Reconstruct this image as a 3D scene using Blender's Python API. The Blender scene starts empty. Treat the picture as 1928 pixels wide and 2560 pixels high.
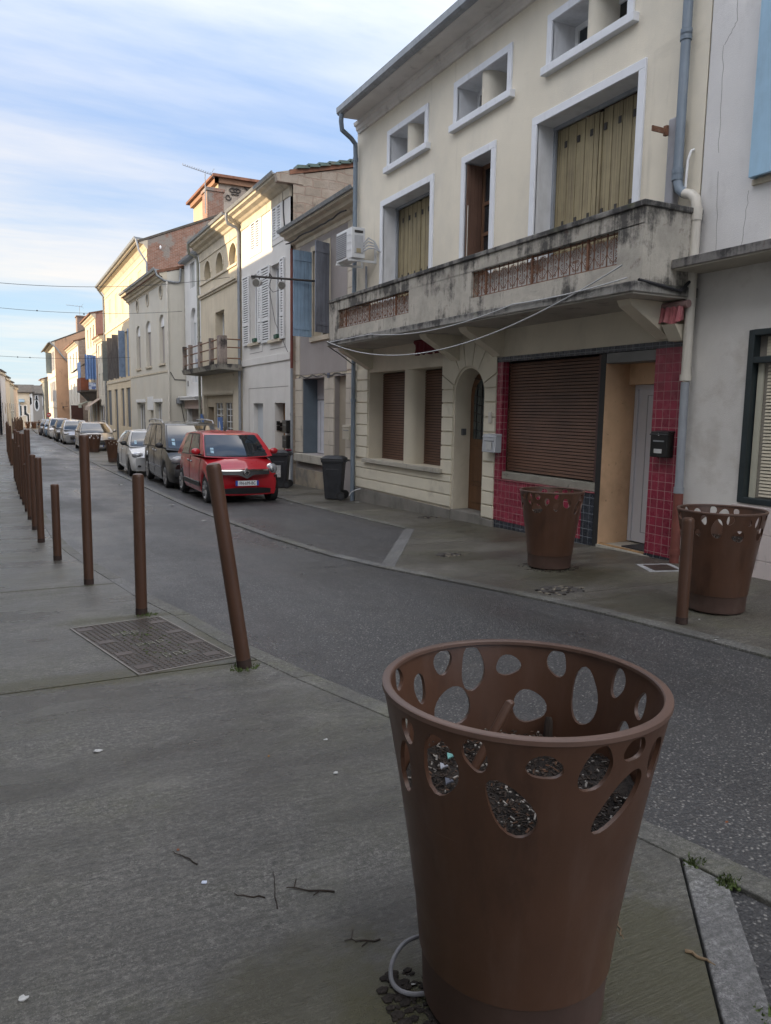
import bpy, bmesh, math, random
from mathutils import Vector, Matrix
from mathutils.geometry import delaunay_2d_cdt
import numpy as np
rnd = random.Random(7)
PI = math.pi
R = math.radians
S = bpy.context.scene
COL = S.collection

# ------------------------------------------------------------------ camera
def make_camera():
    yaw, pitch, roll = R(26.727), R(-7.483), R(0.899)
    fw = Vector((math.sin(yaw)*math.cos(pitch), math.cos(yaw)*math.cos(pitch), math.sin(pitch)))
    rt = Vector((math.cos(yaw), -math.sin(yaw), 0)); up = rt.cross(fw)
    r2 = rt*math.cos(roll) + up*math.sin(roll); u2 = up*math.cos(roll) - rt*math.sin(roll)
    cd = bpy.data.cameras.new('camera'); co = bpy.data.objects.new('camera', cd); COL.objects.link(co)
    M = Matrix((r2, u2, -fw)).transposed().to_4x4(); M.translation = Vector((0, 0, 1.7))
    co.matrix_world = M
    cd.sensor_fit = 'VERTICAL'; cd.sensor_height = 25.6; cd.lens = 19.0
    cd.clip_start = 0.05; cd.clip_end = 3000
    S.camera = co
make_camera()
S.view_settings.view_transform = 'Standard'; S.view_settings.look = 'None'
S.view_settings.exposure = 2.08; S.view_settings.gamma = 1

# ------------------------------------------------------------------ sun and sky
SUN_EL, SUN_AZ = 10.0, -76.0          # azimuth clockwise from +Y: low in the west, over the houses on the left
def make_light():
    e, a = R(SUN_EL), R(SUN_AZ)
    d = Vector((math.sin(a)*math.cos(e), math.cos(a)*math.cos(e), math.sin(e)))
    l = bpy.data.lights.new('sun', 'SUN'); l.energy = 2.0; l.angle = R(0.53); l.color = (1.0, 0.77, 0.50)
    o = bpy.data.objects.new('sun', l); COL.objects.link(o)
    o.rotation_euler = d.to_track_quat('Z', 'Y').to_euler(); o.location = d*200
    w = bpy.data.worlds.new('World'); S.world = w; w.use_nodes = True
    nt = w.node_tree; nt.nodes.clear(); N = nt.nodes.new; L = nt.links.new
    out = N('ShaderNodeOutputWorld'); bg = N('ShaderNodeBackground'); bg.inputs[1].default_value = 0.15
    sky = N('ShaderNodeTexSky'); sky.sky_type = 'NISHITA'; sky.sun_disc = False
    sky.sun_elevation = e; sky.sun_rotation = a; sky.air_density = 1.0; sky.dust_density = 1.2; sky.ozone_density = 1.5
    tc = N('ShaderNodeTexCoord'); sep = N('ShaderNodeSeparateXYZ'); L(tc.outputs['Generated'], sep.inputs[0])
    def M(op, a, b=None, c=None):
        n = N('ShaderNodeMath'); n.operation = op
        for i, v in enumerate((a, b, c)):
            if v is None: continue
            if isinstance(v, (int, float)): n.inputs[i].default_value = v
            else: L(v, n.inputs[i])
        return n.outputs[0]
    def MR(v, a, b, c, d_, smooth=True):
        n = N('ShaderNodeMapRange'); n.interpolation_type = 'SMOOTHSTEP' if smooth else 'LINEAR'
        L(v, n.inputs[0])
        for i, q in enumerate((a, b, c, d_)): n.inputs[i+1].default_value = q
        return n.outputs[0]
    def MIX(f, a, b):
        n = N('ShaderNodeMix'); n.data_type = 'RGBA'
        if isinstance(f, (int, float)): n.inputs[0].default_value = f
        else: L(f, n.inputs[0])
        for i, v in ((6, a), (7, b)):
            if isinstance(v, tuple): n.inputs[i].default_value = (*v, 1)
            else: L(v, n.inputs[i])
        return n.outputs[2]
    x, y, z = sep.outputs
    zc = M('MAXIMUM', z, 0.0)
    # clouds lie on a flat layer: direction projected onto a plane overhead
    den = M('ADD', zc, 0.09)
    cx = M('DIVIDE', x, den); cy = M('DIVIDE', y, den)
    cmb = N('ShaderNodeCombineXYZ'); L(cx, cmb.inputs[0]); L(cy, cmb.inputs[1])
    mp = N('ShaderNodeMapping'); L(cmb.outputs[0], mp.inputs[0])
    mp.inputs['Rotation'].default_value = (0, 0, R(22)); mp.inputs['Scale'].default_value = (0.34, 1.0, 1.0); mp.inputs['Location'].default_value = (3.1, 0.62, 0)
    n1 = N('ShaderNodeTexNoise'); L(mp.outputs[0], n1.inputs['Vector']); n1.inputs['Scale'].default_value = 0.75; n1.inputs['Detail'].default_value = 9; n1.inputs['Roughness'].default_value = 0.55; n1.inputs['Distortion'].default_value = 0.35
    n2 = N('ShaderNodeTexNoise'); L(mp.outputs[0], n2.inputs['Vector']); n2.inputs['Scale'].default_value = 3.2; n2.inputs['Detail'].default_value = 7; n2.inputs['Roughness'].default_value = 0.6
    dens = M('ADD', M('MULTIPLY', n1.outputs[0], 0.8), M('MULTIPLY', n2.outputs[0], 0.2))
    # a high veil, thin towards the horizon where clear bands show
    veil = M('ADD', MR(z, 0.10, 0.22, 0.0, 0.07), MR(z, 0.04, 0.16, 0.07, 0.0))
    cov = MR(M('ADD', dens, veil), 0.43, 0.76, 0.0, 1.0)
    cov = M('MULTIPLY', cov, MR(z, 0.0, 0.05, 0.0, 0.92))
    # warm near the sun's side of the horizon
    sd = N('ShaderNodeVectorMath'); sd.operation = 'DOT_PRODUCT'; L(tc.outputs['Generated'], sd.inputs[0]); sd.inputs[1].default_value = d
    warm = M('MULTIPLY', MR(sd.outputs['Value'], -0.35, 0.45, 0.0, 1.0), MR(z, 0.10, 0.50, 1.0, 0.2))
    ccol = MIX(warm, MIX(MR(z, 0.30, 0.62, 0.0, 1.0), (1.20, 1.38, 1.70), (3.45, 3.2, 2.9)), (1.95, 1.72, 1.42))
    bright = M('MULTIPLY', MR(z, 0.46, 0.85, 1.0, 2.5), MR(x, -0.05, -0.65, 1.0, 2.3))  # unseen sky overhead and to the west brightened to light the shaded facades
    back = MR(y, 0.0, -0.8, 1.0, 1.8)  # same added boost for the unseen sky behind the camera
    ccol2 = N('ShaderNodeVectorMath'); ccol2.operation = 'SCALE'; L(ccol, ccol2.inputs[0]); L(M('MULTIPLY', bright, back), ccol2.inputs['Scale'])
    blue = MIX(MR(z, 0.0, 0.34, 0.0, 1.0), (0.95, 1.25, 1.46), (0.48, 0.80, 1.42))
    base = MIX(0.92, sky.outputs[0], blue)
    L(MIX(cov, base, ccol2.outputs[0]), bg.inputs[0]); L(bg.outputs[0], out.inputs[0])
make_light()

# ------------------------------------------------------------------ ground profile: the street drops gently away from the camera
GY = [-30, 0, 6.5, 16, 27, 47, 90, 160, 400]
GZ = [0.62, 0.12, -0.035, -0.33, -0.48, -0.65, -1.05, -1.5, -2.8]
def gz(y): return float(np.interp(y, GY, GZ))

# ------------------------------------------------------------------ materials
MATS = {}
class NT:
    def __init__(s, name):
        s.m = bpy.data.materials.new(name); s.m.use_nodes = True
        s.t = s.m.node_tree; s.t.nodes.clear()
        s.out = s.N('ShaderNodeOutputMaterial'); s.b = s.N('ShaderNodeBsdfPrincipled'); s.L(s.b.outputs[0], s.out.inputs[0])
        s.tc = s.N('ShaderNodeTexCoord').outputs['Object']
    def N(s, t): return s.t.nodes.new(t)
    def L(s, a, b): s.t.links.new(a, b)
    def put(s, v, sock):
        if isinstance(v, (int, float)): sock.default_value = v
        elif isinstance(v, tuple): sock.default_value = (*v, 1) if len(v) == 3 and sock.type == 'RGBA' else v
        else: s.L(v, sock)
    def math(s, op, a, b=0.0, c=0.0):
        n = s.N('ShaderNodeMath'); n.operation = op
        for i, v in enumerate((a, b, c)): s.put(v, n.inputs[i])
        return n.outputs[0]
    def mapped(s, scale, vec=None, rot=(0, 0, 0)):
        n = s.N('ShaderNodeMapping'); s.L(vec or s.tc, n.inputs[0]); n.inputs['Scale'].default_value = scale; n.inputs['Rotation'].default_value = rot
        return n.outputs[0]
    def noise(s, scale, det=5, rough=0.55, vec=None, dist=0.0):
        n = s.N('ShaderNodeTexNoise'); s.L(vec or s.tc, n.inputs['Vector'])
        n.inputs['Scale'].default_value = scale; n.inputs['Detail'].default_value = det; n.inputs['Roughness'].default_value = rough; n.inputs['Distortion'].default_value = dist
        return n.outputs[0]
    def voro(s, scale, feat='F1', out='Distance', vec=None):
        n = s.N('ShaderNodeTexVoronoi'); s.L(vec or s.tc, n.inputs['Vector']); n.inputs['Scale'].default_value = scale; n.feature = feat
        return n.outputs[out]
    def rng(s, v, a, b, c=0.0, d=1.0):
        n = s.N('ShaderNodeMapRange'); s.put(v, n.inputs[0])
        for i, q in enumerate((a, b, c, d)): n.inputs[i+1].default_value = q
        return n.outputs[0]
    def mix(s, f, a, b, mode='MIX'):
        n = s.N('ShaderNodeMix'); n.data_type = 'RGBA'; n.blend_type = mode
        s.put(f, n.inputs[0]); s.put(a, n.inputs[6]); s.put(b, n.inputs[7])
        return n.outputs[2]
    def bump(s, h, strength=0.3, dist=0.01, prev=None):
        n = s.N('ShaderNodeBump'); n.inputs['Strength'].default_value = strength; n.inputs['Distance'].default_value = dist
        s.L(h, n.inputs['Height'])
        if prev: s.L(prev, n.inputs['Normal'])
        return n.outputs[0]
    def xyz(s):
        n = s.N('ShaderNodeSeparateXYZ'); s.L(s.tc, n.inputs[0]); return n.outputs
    def yz(s):
        x, y, z = s.xyz(); n = s.N('ShaderNodeCombineXYZ'); s.L(s.math('ADD', x, y), n.inputs[0]); s.L(z, n.inputs[1]); return n.outputs[0]
    def set(s, **k):
        for a, v in k.items(): s.put(v, s.b.inputs[a])
        return s.m

def mat(name, c, var=0.12, sc=1.5, rough=0.85, bump=0.0, bsc=60, stains=(), metal=0.0, spec=0.5, coat=0.0, rvar=0.0):
    """colour with soft mottling, optional stains ((colour, scale xyz, lo, hi, amount), ...), optional fine bump"""
    if name in MATS: return MATS[name]
    t = NT(name)
    hi = tuple(min(1, q*(1+var)) for q in c); lo = tuple(q*(1-var) for q in c)
    col = t.mix(t.rng(t.noise(sc, 7, 0.62), 0.3, 0.7), lo, hi)
    for (sc_, scale, a, b, amt) in stains:
        f = t.math('MULTIPLY', t.rng(t.noise(1.0, 8, 0.65, t.mapped(scale)), a, b), amt)
        col = t.mix(f, col, sc_)
    kw = dict(Metallic=metal)
    if rvar: kw['Roughness'] = t.rng(t.noise(sc*3, 5), 0.3, 0.7, max(0.02, rough-rvar), min(1, rough+rvar))
    else: kw['Roughness'] = rough
    if bump: kw['Normal'] = t.bump(t.noise(bsc, 4, 0.6), bump, 0.01)
    t.set(**{'Base Color': col, 'Specular IOR Level': spec, 'Coat Weight': coat, 'Coat Roughness': 0.03, **kw})
    MATS[name] = t.m
    return t.m
# ------------------------------------------------------------------ mesh builder (world coordinates until build)
def base_of(par):
    o = Vector((0, 0, 0)); p = par
    while p is not None:
        o += p.location; p = p.parent
    return o
class MB:
    def __init__(s): s.v = []; s.f = []; s.m = []; s.sm = []
    def add(s, vs, fs, m=0, sm=False):
        o = len(s.v); s.v += [tuple(p) for p in vs]
        for f in fs: s.f.append(tuple(o+i for i in f)); s.m.append(m); s.sm.append(sm)
        return s
    def box(s, x0, x1, y0, y1, z0, z1, m=0):
        if x0 > x1: x0, x1 = x1, x0
        if y0 > y1: y0, y1 = y1, y0
        if z0 > z1: z0, z1 = z1, z0
        v = [(x0,y0,z0),(x1,y0,z0),(x1,y1,z0),(x0,y1,z0),(x0,y0,z1),(x1,y0,z1),(x1,y1,z1),(x0,y1,z1)]
        return s.add(v, [(0,3,2,1),(4,5,6,7),(0,1,5,4),(1,2,6,5),(2,3,7,6),(3,0,4,7)], m)
    def quad(s, a, b, c, d, m=0): return s.add([a,b,c,d], [(0,1,2,3)], m)
    def hexa(s, lo, hi, m=0):
        """lo, hi: four points each, same winding (counter-clockwise seen from the hi side)"""
        return s.add(list(lo)+list(hi), [(3,2,1,0),(4,5,6,7),(0,1,5,4),(1,2,6,5),(2,3,7,6),(3,0,4,7)], m)
    def prism(s, poly, axis, a, b, m=0):
        """extrude a 2D polygon along 'x','y' or 'z' from a to b"""
        P = {'x': lambda p, t: (t, p[0], p[1]), 'y': lambda p, t: (p[0], t, p[1]), 'z': lambda p, t: (p[0], p[1], t)}[axis]
        n = len(poly); v = [P(p, a) for p in poly] + [P(p, b) for p in poly]
        fs = [tuple(range(n)), tuple(range(2*n-1, n-1, -1))] + [(i, (i+1) % n + 0, (i+1) % n + n, i+n) for i in range(n)]
        return s.add(v, fs, m)
    def tube(s, pts, r, n=8, m=0, sm=True, caps=True):
        pts = [Vector(p) for p in pts]; rs = r if isinstance(r, (list, tuple)) else [r]*len(pts)
        vs = []; fs = []; up = None
        for i, p in enumerate(pts):
            t = (pts[min(i+1, len(pts)-1)] - pts[max(i-1, 0)]).normalized()
            if up is None:
                up = Vector((0,0,1)) if abs(t.z) < 0.9 else Vector((1,0,0))
            a = t.cross(up)
            if a.length < 1e-5: a = t.cross(Vector((0.3,1,0.2)))
            a.normalize(); b = a.cross(t).normalized(); up = b
            for k in range(n):
                an = 2*PI*k/n; vs.append(p + (a*math.cos(an) + b*math.sin(an))*rs[i])
        for i in range(len(pts)-1):
            for k in range(n):
                k2 = (k+1) % n; fs.append((i*n+k, i*n+k2, (i+1)*n+k2, (i+1)*n+k))
        s.add(vs, fs, m, sm)
        if caps:
            s.add(vs[:n], [tuple(range(n-1, -1, -1))], m); s.add(vs[-n:], [tuple(range(n))], m)
        return s
    def lathe(s, prof, cx, cy, n=24, m=0, sm=True, close=False):
        vs = []; fs = []
        for (r, z) in prof:
            for k in range(n):
                a = 2*PI*k/n; vs.append((cx+r*math.cos(a), cy+r*math.sin(a), z))
        q = len(prof)
        for i in range(q-1 + (1 if close else 0)):
            i2 = (i+1) % q
            for k in range(n):
                k2 = (k+1) % n; fs.append((i*n+k, i*n+k2, i2*n+k2, i2*n+k))
        return s.add(vs, fs, m, sm)
    def disc(s, c, r, nrm, n=20, m=0, sq=1.0):
        nrm = Vector(nrm).normalized(); a = nrm.orthogonal().normalized(); b = nrm.cross(a)
        if abs(nrm.z) < 0.5:
            b = (Vector((0,0,1)) - nrm*nrm.z).normalized(); a = b.cross(nrm)
        c = Vector(c); return s.add([c + (a*math.cos(2*PI*k/n)*sq + b*math.sin(2*PI*k/n))*r for k in range(n)], [tuple(range(n))], m)
    def ell(s, c, rx, ry, rz, m=0, nu=14, nv=8):
        vs = []; fs = []
        for i in range(nv+1):
            t = PI*i/nv
            for k in range(nu):
                a = 2*PI*k/nu; vs.append((c[0]+rx*math.sin(t)*math.cos(a), c[1]+ry*math.sin(t)*math.sin(a), c[2]+rz*math.cos(t)))
        for i in range(nv):
            for k in range(nu):
                k2 = (k+1) % nu; fs.append((i*nu+k, (i+1)*nu+k, (i+1)*nu+k2, i*nu+k2))
        return s.add(vs, fs, m, True)
    def wall(s, X, outline, holes, depth, m=0, mr=None, extra=()):
        """flat wall in the plane x = X facing -x, with real openings; reveals run back by depth (one number or one per hole)"""
        mr = m if mr is None else mr
        pts = list(outline); edges = [(i, (i+1) % len(pts)) for i in range(len(pts))]
        hs = []
        for h in holes:
            if len(h) == 4 and isinstance(h[0], (int, float)):
                a, b, c, d = h; h = [(a,c),(b,c),(b,d),(a,d)]
            o = len(pts); pts += h; edges += [(o+i, o+(i+1) % len(h)) for i in range(len(h))]; hs.append(h)
        pts = [Vector(p) for p in pts]
        ov, oe, of, *_ = delaunay_2d_cdt(pts, edges, [], 0, 1e-5)
        def inside(p, poly):
            c = False; j = len(poly)-1
            for i in range(len(poly)):
                (xi, yi), (xj, yj) = poly[i], poly[j]
                if (yi > p[1]) != (yj > p[1]) and p[0] < (xj-xi)*(p[1]-yi)/(yj-yi)+xi: c = not c
                j = i
            return c
        fs = []
        for f in of:
            c = sum((ov[i] for i in f), Vector((0, 0)))/len(f)
            if inside(c, outline) and not any(inside(c, h) for h in hs):
                a = sum(ov[f[i]].x*ov[f[(i+1) % len(f)]].y - ov[f[(i+1) % len(f)]].x*ov[f[i]].y for i in range(len(f)))
                fs.append(tuple(f) if a < 0 else tuple(reversed(f)))
        s.add([(X, p.x, p.y) for p in ov], fs, m)
        for k, h in enumerate(hs):
            d = depth[k] if isinstance(depth, (list, tuple)) else depth
            n = len(h); v = [(X, *p) for p in h] + [(X+d, *p) for p in h]
            s.add(v, [(i, i+n, (i+1) % n + n, (i+1) % n) for i in range(n)], mr, n > 8)
        return s
    def frame(s, X, ya, yb, za, zb, w, proud, m=0, bottom=False, back=0.02, top=True):
        """a flat band of width w round an opening (outside it), standing proud of x = X"""
        x0, x1 = X-proud, X+back
        s.box(x0, x1, ya-w, ya, za - (w if bottom else 0), zb, m); s.box(x0, x1, yb, yb+w, za - (w if bottom else 0), zb, m)
        if top: s.box(x0, x1, ya-w, yb+w, zb, zb+w, m)
        if bottom: s.box(x0, x1, ya, yb, za-w, za, m)
        return s
    def build(s, name, mats, parent=None, bevel=0.0, tag_=None, flat=False, seg=2):
        me = bpy.data.meshes.new(name); o = bpy.data.objects.new(name, me); COL.objects.link(o)
        b = base_of(parent) if parent else (Vector(tag_['at']) if tag_ and 'at' in tag_ else Vector((0,0,0)))
        me.from_pydata([(p[0]-b.x, p[1]-b.y, p[2]-b.z) for p in s.v], [], s.f)
        if not isinstance(mats, (list, tuple)): mats = [mats]
        for q in mats: me.materials.append(q)
        me.polygons.foreach_set('material_index', s.m)
        if not flat: me.polygons.foreach_set('use_smooth', s.sm)
        bm = bmesh.new(); bm.from_mesh(me); bmesh.ops.remove_doubles(bm, verts=bm.verts, dist=1e-5)
        bm.to_mesh(me); bm.free()
        if any(s.sm): me.set_sharp_from_angle(angle=R(38))
        if bevel:
            md = o.modifiers.new('edge_wear', 'BEVEL'); md.width = bevel; md.segments = seg; md.limit_method = 'ANGLE'; md.angle_limit = R(40); md.harden_normals = False
        if parent: o.parent = parent
        else: o.location = b
        return o
def lab(o, label, cat, group=None):
    o['label'] = label; o['category'] = cat
    if group: o['group'] = group
    return o
def thing(name, label, cat, loc, group=None, rz=0.0):
    o = bpy.data.objects.new(name, None); COL.objects.link(o); o.location = loc; o.rotation_euler = (0, 0, rz); o.empty_display_size = 0.3
    return lab(o, label, cat, group)
def structure(o): o['kind'] = 'structure'; return o
def copy_tree(o, parent=None):
    c = o.copy(); COL.objects.link(c); c.parent = parent
    for ch in list(o.children): copy_tree(ch, c)
    return c
def text_mesh(name, txt, size, loc, rot, m, parent, depth=0.001, sx=1.0, align='CENTER'):
    cu = bpy.data.curves.new(name, 'FONT'); cu.body = txt; cu.size = size; cu.align_x = align; cu.align_y = 'CENTER'; cu.extrude = depth; cu.resolution_u = 3
    tmp = bpy.data.objects.new(name+'_t', cu); COL.objects.link(tmp)
    bpy.context.view_layer.update()
    me = bpy.data.meshes.new_from_object(tmp.evaluated_get(bpy.context.evaluated_depsgraph_get())); bpy.data.objects.remove(tmp)
    o = bpy.data.objects.new(name, me); COL.objects.link(o); me.name = name; me.materials.clear(); me.materials.append(m)
    o.parent = parent; o.location = Vector(loc) - base_of(parent); o.rotation_euler = rot; o.scale = (sx, 1, 1)
    return o
def arch(y0, y1, z0, zs, n=14, rise=None):
    """opening with a round head: jambs from z0 to the springing zs"""
    r = (y1-y0)/2; rise = r if rise is None else rise; c = (y0+y1)/2
    return [(y0, z0), (y1, z0)] + [(c + r*math.cos(PI*k/n), zs + rise*math.sin(PI*k/n)) for k in range(n+1)]
def circle(cy, cz, ry, rz, n=18): return [(cy+ry*math.cos(2*PI*k/n), cz+rz*math.sin(2*PI*k/n)) for k in range(n)]
def slats(mb, X, y0, y1, z0, z1, pitch, thick=0.012, gap=0.25, tilt=0.3, m=0):
    n = max(1, int(round((z1-z0)/pitch))); p = (z1-z0)/n
    for i in range(n):
        a = z0+i*p; b = a+p*(1-gap)
        mb.hexa([(X-thick, y0, a), (X+thick, y0, a), (X+thick, y1, a), (X-thick, y1, a)], [(X-thick*(1-tilt), y0, b), (X+thick, y0, b), (X+thick, y1, b), (X-thick*(1-tilt), y1, b)], m)
    return mb
def cornice(mb, X, y0, y1, prof, m=0):
    """mouldings along the wall: prof = [(projection, z), ...] bottom to top"""
    poly = [(X+0.05, prof[0][1])] + [(X-p, z) for p, z in prof] + [(X+0.05, prof[-1][1])]
    return mb.prism(poly, 'y', y0, y1, m)
# ------------------------------------------------------------------ shared materials
def m_concrete(name, c, broom=(5, 190, 1), wet=0.42, green=0.5, moss=(), mcol=(0.062, 0.058, 0.022)):
    t = NT(name)
    big = t.noise(0.55, 5, 0.6); mid = t.noise(4.0, 7, 0.65); fine = t.noise(1.0, 4, 0.6, t.mapped(broom)); grit = t.noise(230, 3, 0.7)
    lo = tuple(q*0.55 for q in c); hi = tuple(q*1.45 for q in c)
    col = t.mix(t.rng(big, 0.3, 0.7), lo, hi)
    col = t.mix(t.rng(mid, 0.25, 0.75, 0.0, 0.7), col, tuple(q*1.25 for q in c))
    col = t.mix(t.rng(fine, 0.38, 0.66, 0.0, 0.75), col, tuple(q*0.34 for q in c))
    col = t.mix(t.rng(grit, 0.50, 0.72, 0.0, 0.55), col, (c[0]*2.3, c[1]*2.3, c[2]*2.25))
    s1 = t.noise(1.0, 6, 0.78, t.mapped((9, 58, 1))); col = t.mix(t.rng(s1, 0.38, 0.56), tuple(q*0.58 for q in c), col); col = t.mix(t.rng(s1, 0.57, 0.70, 0, 0.3), col, tuple(q*1.9 for q in c))
    s2 = t.noise(46, 7, 0.85); col = t.mix(t.rng(s2, 0.52, 0.62, 0, 0.8), col, tuple(q*2.2 for q in c)); col = t.mix(t.rng(s2, 0.475, 0.38, 0, 0.8), col, tuple(q*0.30 for q in c))
    spk = t.voro(310, 'F1', 'Color'); sp = t.N('ShaderNodeSeparateColor'); t.L(spk, sp.inputs[0])
    col = t.mix(t.rng(sp.outputs[0], 0.955, 0.975, 0, 0.55), col, (0.34, 0.33, 0.30))
    col = t.mix(t.rng(sp.outputs[1], 0.90, 0.94, 0, 0.75), col, tuple(q*0.25 for q in c))
    cr = t.N('ShaderNodeTexVoronoi'); cr.feature = 'DISTANCE_TO_EDGE'; cr.inputs['Scale'].default_value = 0.55; wv = t.N('ShaderNodeVectorMath'); wv.operation = 'ADD'; nn = t.N('ShaderNodeTexNoise'); t.L(t.tc, nn.inputs['Vector']); nn.inputs['Scale'].default_value = 3.0; nn.inputs['Detail'].default_value = 6
    t.L(t.tc, wv.inputs[0]); t.L(nn.outputs['Color'], wv.inputs[1]); t.L(wv.outputs[0], cr.inputs['Vector'])
    crk = t.math('MULTIPLY', t.rng(cr.outputs['Distance'], 0.0, 0.006, 1, 0), t.rng(t.noise(0.8, 4), 0.47, 0.58)); col = t.mix(t.math('MULTIPLY', crk, 0.8), col, tuple(q*0.25 for q in c))
    gum = t.N('ShaderNodeTexVoronoi'); t.L(t.tc, gum.inputs['Vector']); gum.inputs['Scale'].default_value = 3.3; gs = t.N('ShaderNodeSeparateColor'); t.L(gum.outputs['Color'], gs.inputs[0])
    gm = t.math('MULTIPLY', t.rng(gum.outputs['Distance'], 0.045, 0.06, 1, 0), t.rng(gs.outputs[0], 0.66, 0.67)); col = t.mix(t.math('MULTIPLY', gm, 0.6), col, tuple(q*0.30 for q in c))
    pat = t.rng(t.noise(1.7, 8, 0.72), 0.54, 0.66); col = t.mix(t.math('MULTIPLY', pat, 0.45), col, tuple(q*1.75 for q in c))
    mo = t.math('MULTIPLY', t.rng(t.noise(0.9, 6, 0.7), 0.47, 0.64), t.rng(t.noise(14, 5, 0.7), 0.35, 0.65, 0.2, 1))
    col = t.mix(t.math('MULTIPLY', mo, green), col, (c[0]*0.72, c[1]*0.78, c[2]*0.30))
    wp = t.noise(0.8, 7, 0.64, t.mapped((0.5, 1.5, 1))); rg = t.rng(wp, 0.40, 0.62, wet, wet+0.36); col = t.mix(t.rng(wp, 0.40, 0.58, 0.72, 0.0), col, tuple(q*0.42 for q in c))
    n = t.bump(t.math('ADD', t.math('ADD', t.math('MULTIPLY', fine, 0.6), t.math('MULTIPLY', s1, 0.9)), t.math('ADD', t.math('MULTIPLY', s2, 0.5), t.math('MULTIPLY', grit, 0.4))), 0.85, 0.008)
    n = t.bump(mid, 0.25, 0.012, n)
    for (px, py, rx, ry, am) in moss:
        v = t.N('ShaderNodeVectorMath'); v.operation = 'SUBTRACT'; t.L(t.tc, v.inputs[0]); v.inputs[1].default_value = (px, py, 0)
        w = t.N('ShaderNodeVectorMath'); w.operation = 'MULTIPLY'; t.L(v.outputs[0], w.inputs[0]); w.inputs[1].default_value = (1/rx, 1/ry, 0)
        l = t.N('ShaderNodeVectorMath'); l.operation = 'LENGTH'; t.L(w.outputs[0], l.inputs[0])
        f = t.rng(t.math('ADD', l.outputs['Value'], t.math('MULTIPLY', t.math('SUBTRACT', t.noise(6, 8, 0.75), 0.5), 2.2)), 1.05, 0.45); col = t.mix(t.math('MULTIPLY', f, am), col, mcol)
    m = t.set(**{'Base Color': col, 'Roughness': rg, 'Normal': n, 'Specular IOR Level': 0.62}); MATS[name] = m; return m
def m_asphalt(name, c, stones=0.5):
    t = NT(name)
    big = t.noise(0.35, 5, 0.6)
    vec = t.tc
    vc = t.N('ShaderNodeTexVoronoi'); t.L(vec, vc.inputs[0]); vc.inputs['Scale'].default_value = 80; sc = t.N('ShaderNodeSeparateColor'); t.L(vc.outputs['Color'], sc.inputs[0])
    edge = t.rng(vc.outputs['Distance'], 0.25, 0.62, 1, 0)
    v2 = t.N('ShaderNodeTexVoronoi'); t.L(vec, v2.inputs[0]); v2.inputs['Scale'].default_value = 210; s2 = t.N('ShaderNodeSeparateColor'); t.L(v2.outputs['Color'], s2.inputs[0])
    col = t.mix(t.rng(big, 0.3, 0.7), tuple(q*0.75 for q in c), tuple(q*1.3 for q in c))
    col = t.mix(t.math('MULTIPLY', t.rng(s2.outputs[0], 0.3, 1.0, 0, 0.6), 1.0), col, tuple(q*1.9 for q in c))
    col = t.mix(t.math('MULTIPLY', edge, t.rng(sc.outputs[0], 0.45, 0.9, 0, stones*1.3)), col, (0.20, 0.195, 0.185))
    col = t.mix(t.math('MULTIPLY', edge, t.rng(sc.outputs[1], 0.88, 0.91, 0, stones*1.6)), col, (0.36, 0.345, 0.32))
    rg = t.rng(t.noise(0.7, 6, 0.6, t.mapped((1, 0.45, 1))), 0.35, 0.65, 0.26, 0.62)
    trk = t.rng(t.noise(0.55, 6, 0.65, t.mapped((1.6, 0.18, 1))), 0.40, 0.62); col = t.mix(t.math('MULTIPLY', trk, 0.45), col, tuple(q*0.45 for q in c))
    oil = t.rng(t.noise(1.1, 7, 0.7), 0.62, 0.74); col = t.mix(t.math('MULTIPLY', oil, 0.5), col, (c[0]*0.35, c[1]*0.34, c[2]*0.32))
    dust = t.rng(t.noise(2.3, 8, 0.7), 0.56, 0.74); col = t.mix(t.math('MULTIPLY', dust, 0.35), col, (0.10, 0.092, 0.075))
    h = t.math('ADD', t.math('MULTIPLY', edge, t.math('MULTIPLY', sc.outputs[2], 1.0)), t.math('MULTIPLY', t.noise(180, 3, 0.7), 0.6))
    m = t.set(**{'Base Color': col, 'Roughness': rg, 'Normal': t.bump(h, 0.8, 0.006), 'Specular IOR Level': 0.6}); MATS[name] = m; return m
def m_tile(name, c, grout, size=0.110, rough=0.22):
    t = NT(name)
    b = t.N('ShaderNodeTexBrick'); t.L(t.yz(), b.inputs['Vector']); b.offset = 0.0; b.squash = 1.0
    b.inputs['Scale'].default_value = 1.0; b.inputs['Brick Width'].default_value = size; b.inputs['Row Height'].default_value = size; b.inputs['Mortar Size'].default_value = 0.0032; b.inputs['Mortar Smooth'].default_value = 0.1
    b.inputs['Color1'].default_value = (*[q*0.82 for q in c], 1); b.inputs['Color2'].default_value = (*[min(1, q*1.15) for q in c], 1); b.inputs['Mortar'].default_value = (*grout, 1)
    col = t.mix(t.rng(t.noise(5, 7, 0.65), 0.45, 0.75, 0, 0.35), b.outputs['Color'], tuple(min(1, q*1.6+0.02) for q in c))
    m = t.set(**{'Base Color': col, 'Roughness': t.math('ADD', t.math('MULTIPLY', b.outputs['Fac'], 0.5), t.rng(t.noise(9, 4), 0.3, 0.7, rough-0.08, rough+0.14)), 'Normal': t.bump(t.math('SUBTRACT', 1.0, b.outputs['Fac']), 0.6, 0.003)}); MATS[name] = m; return m
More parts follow.
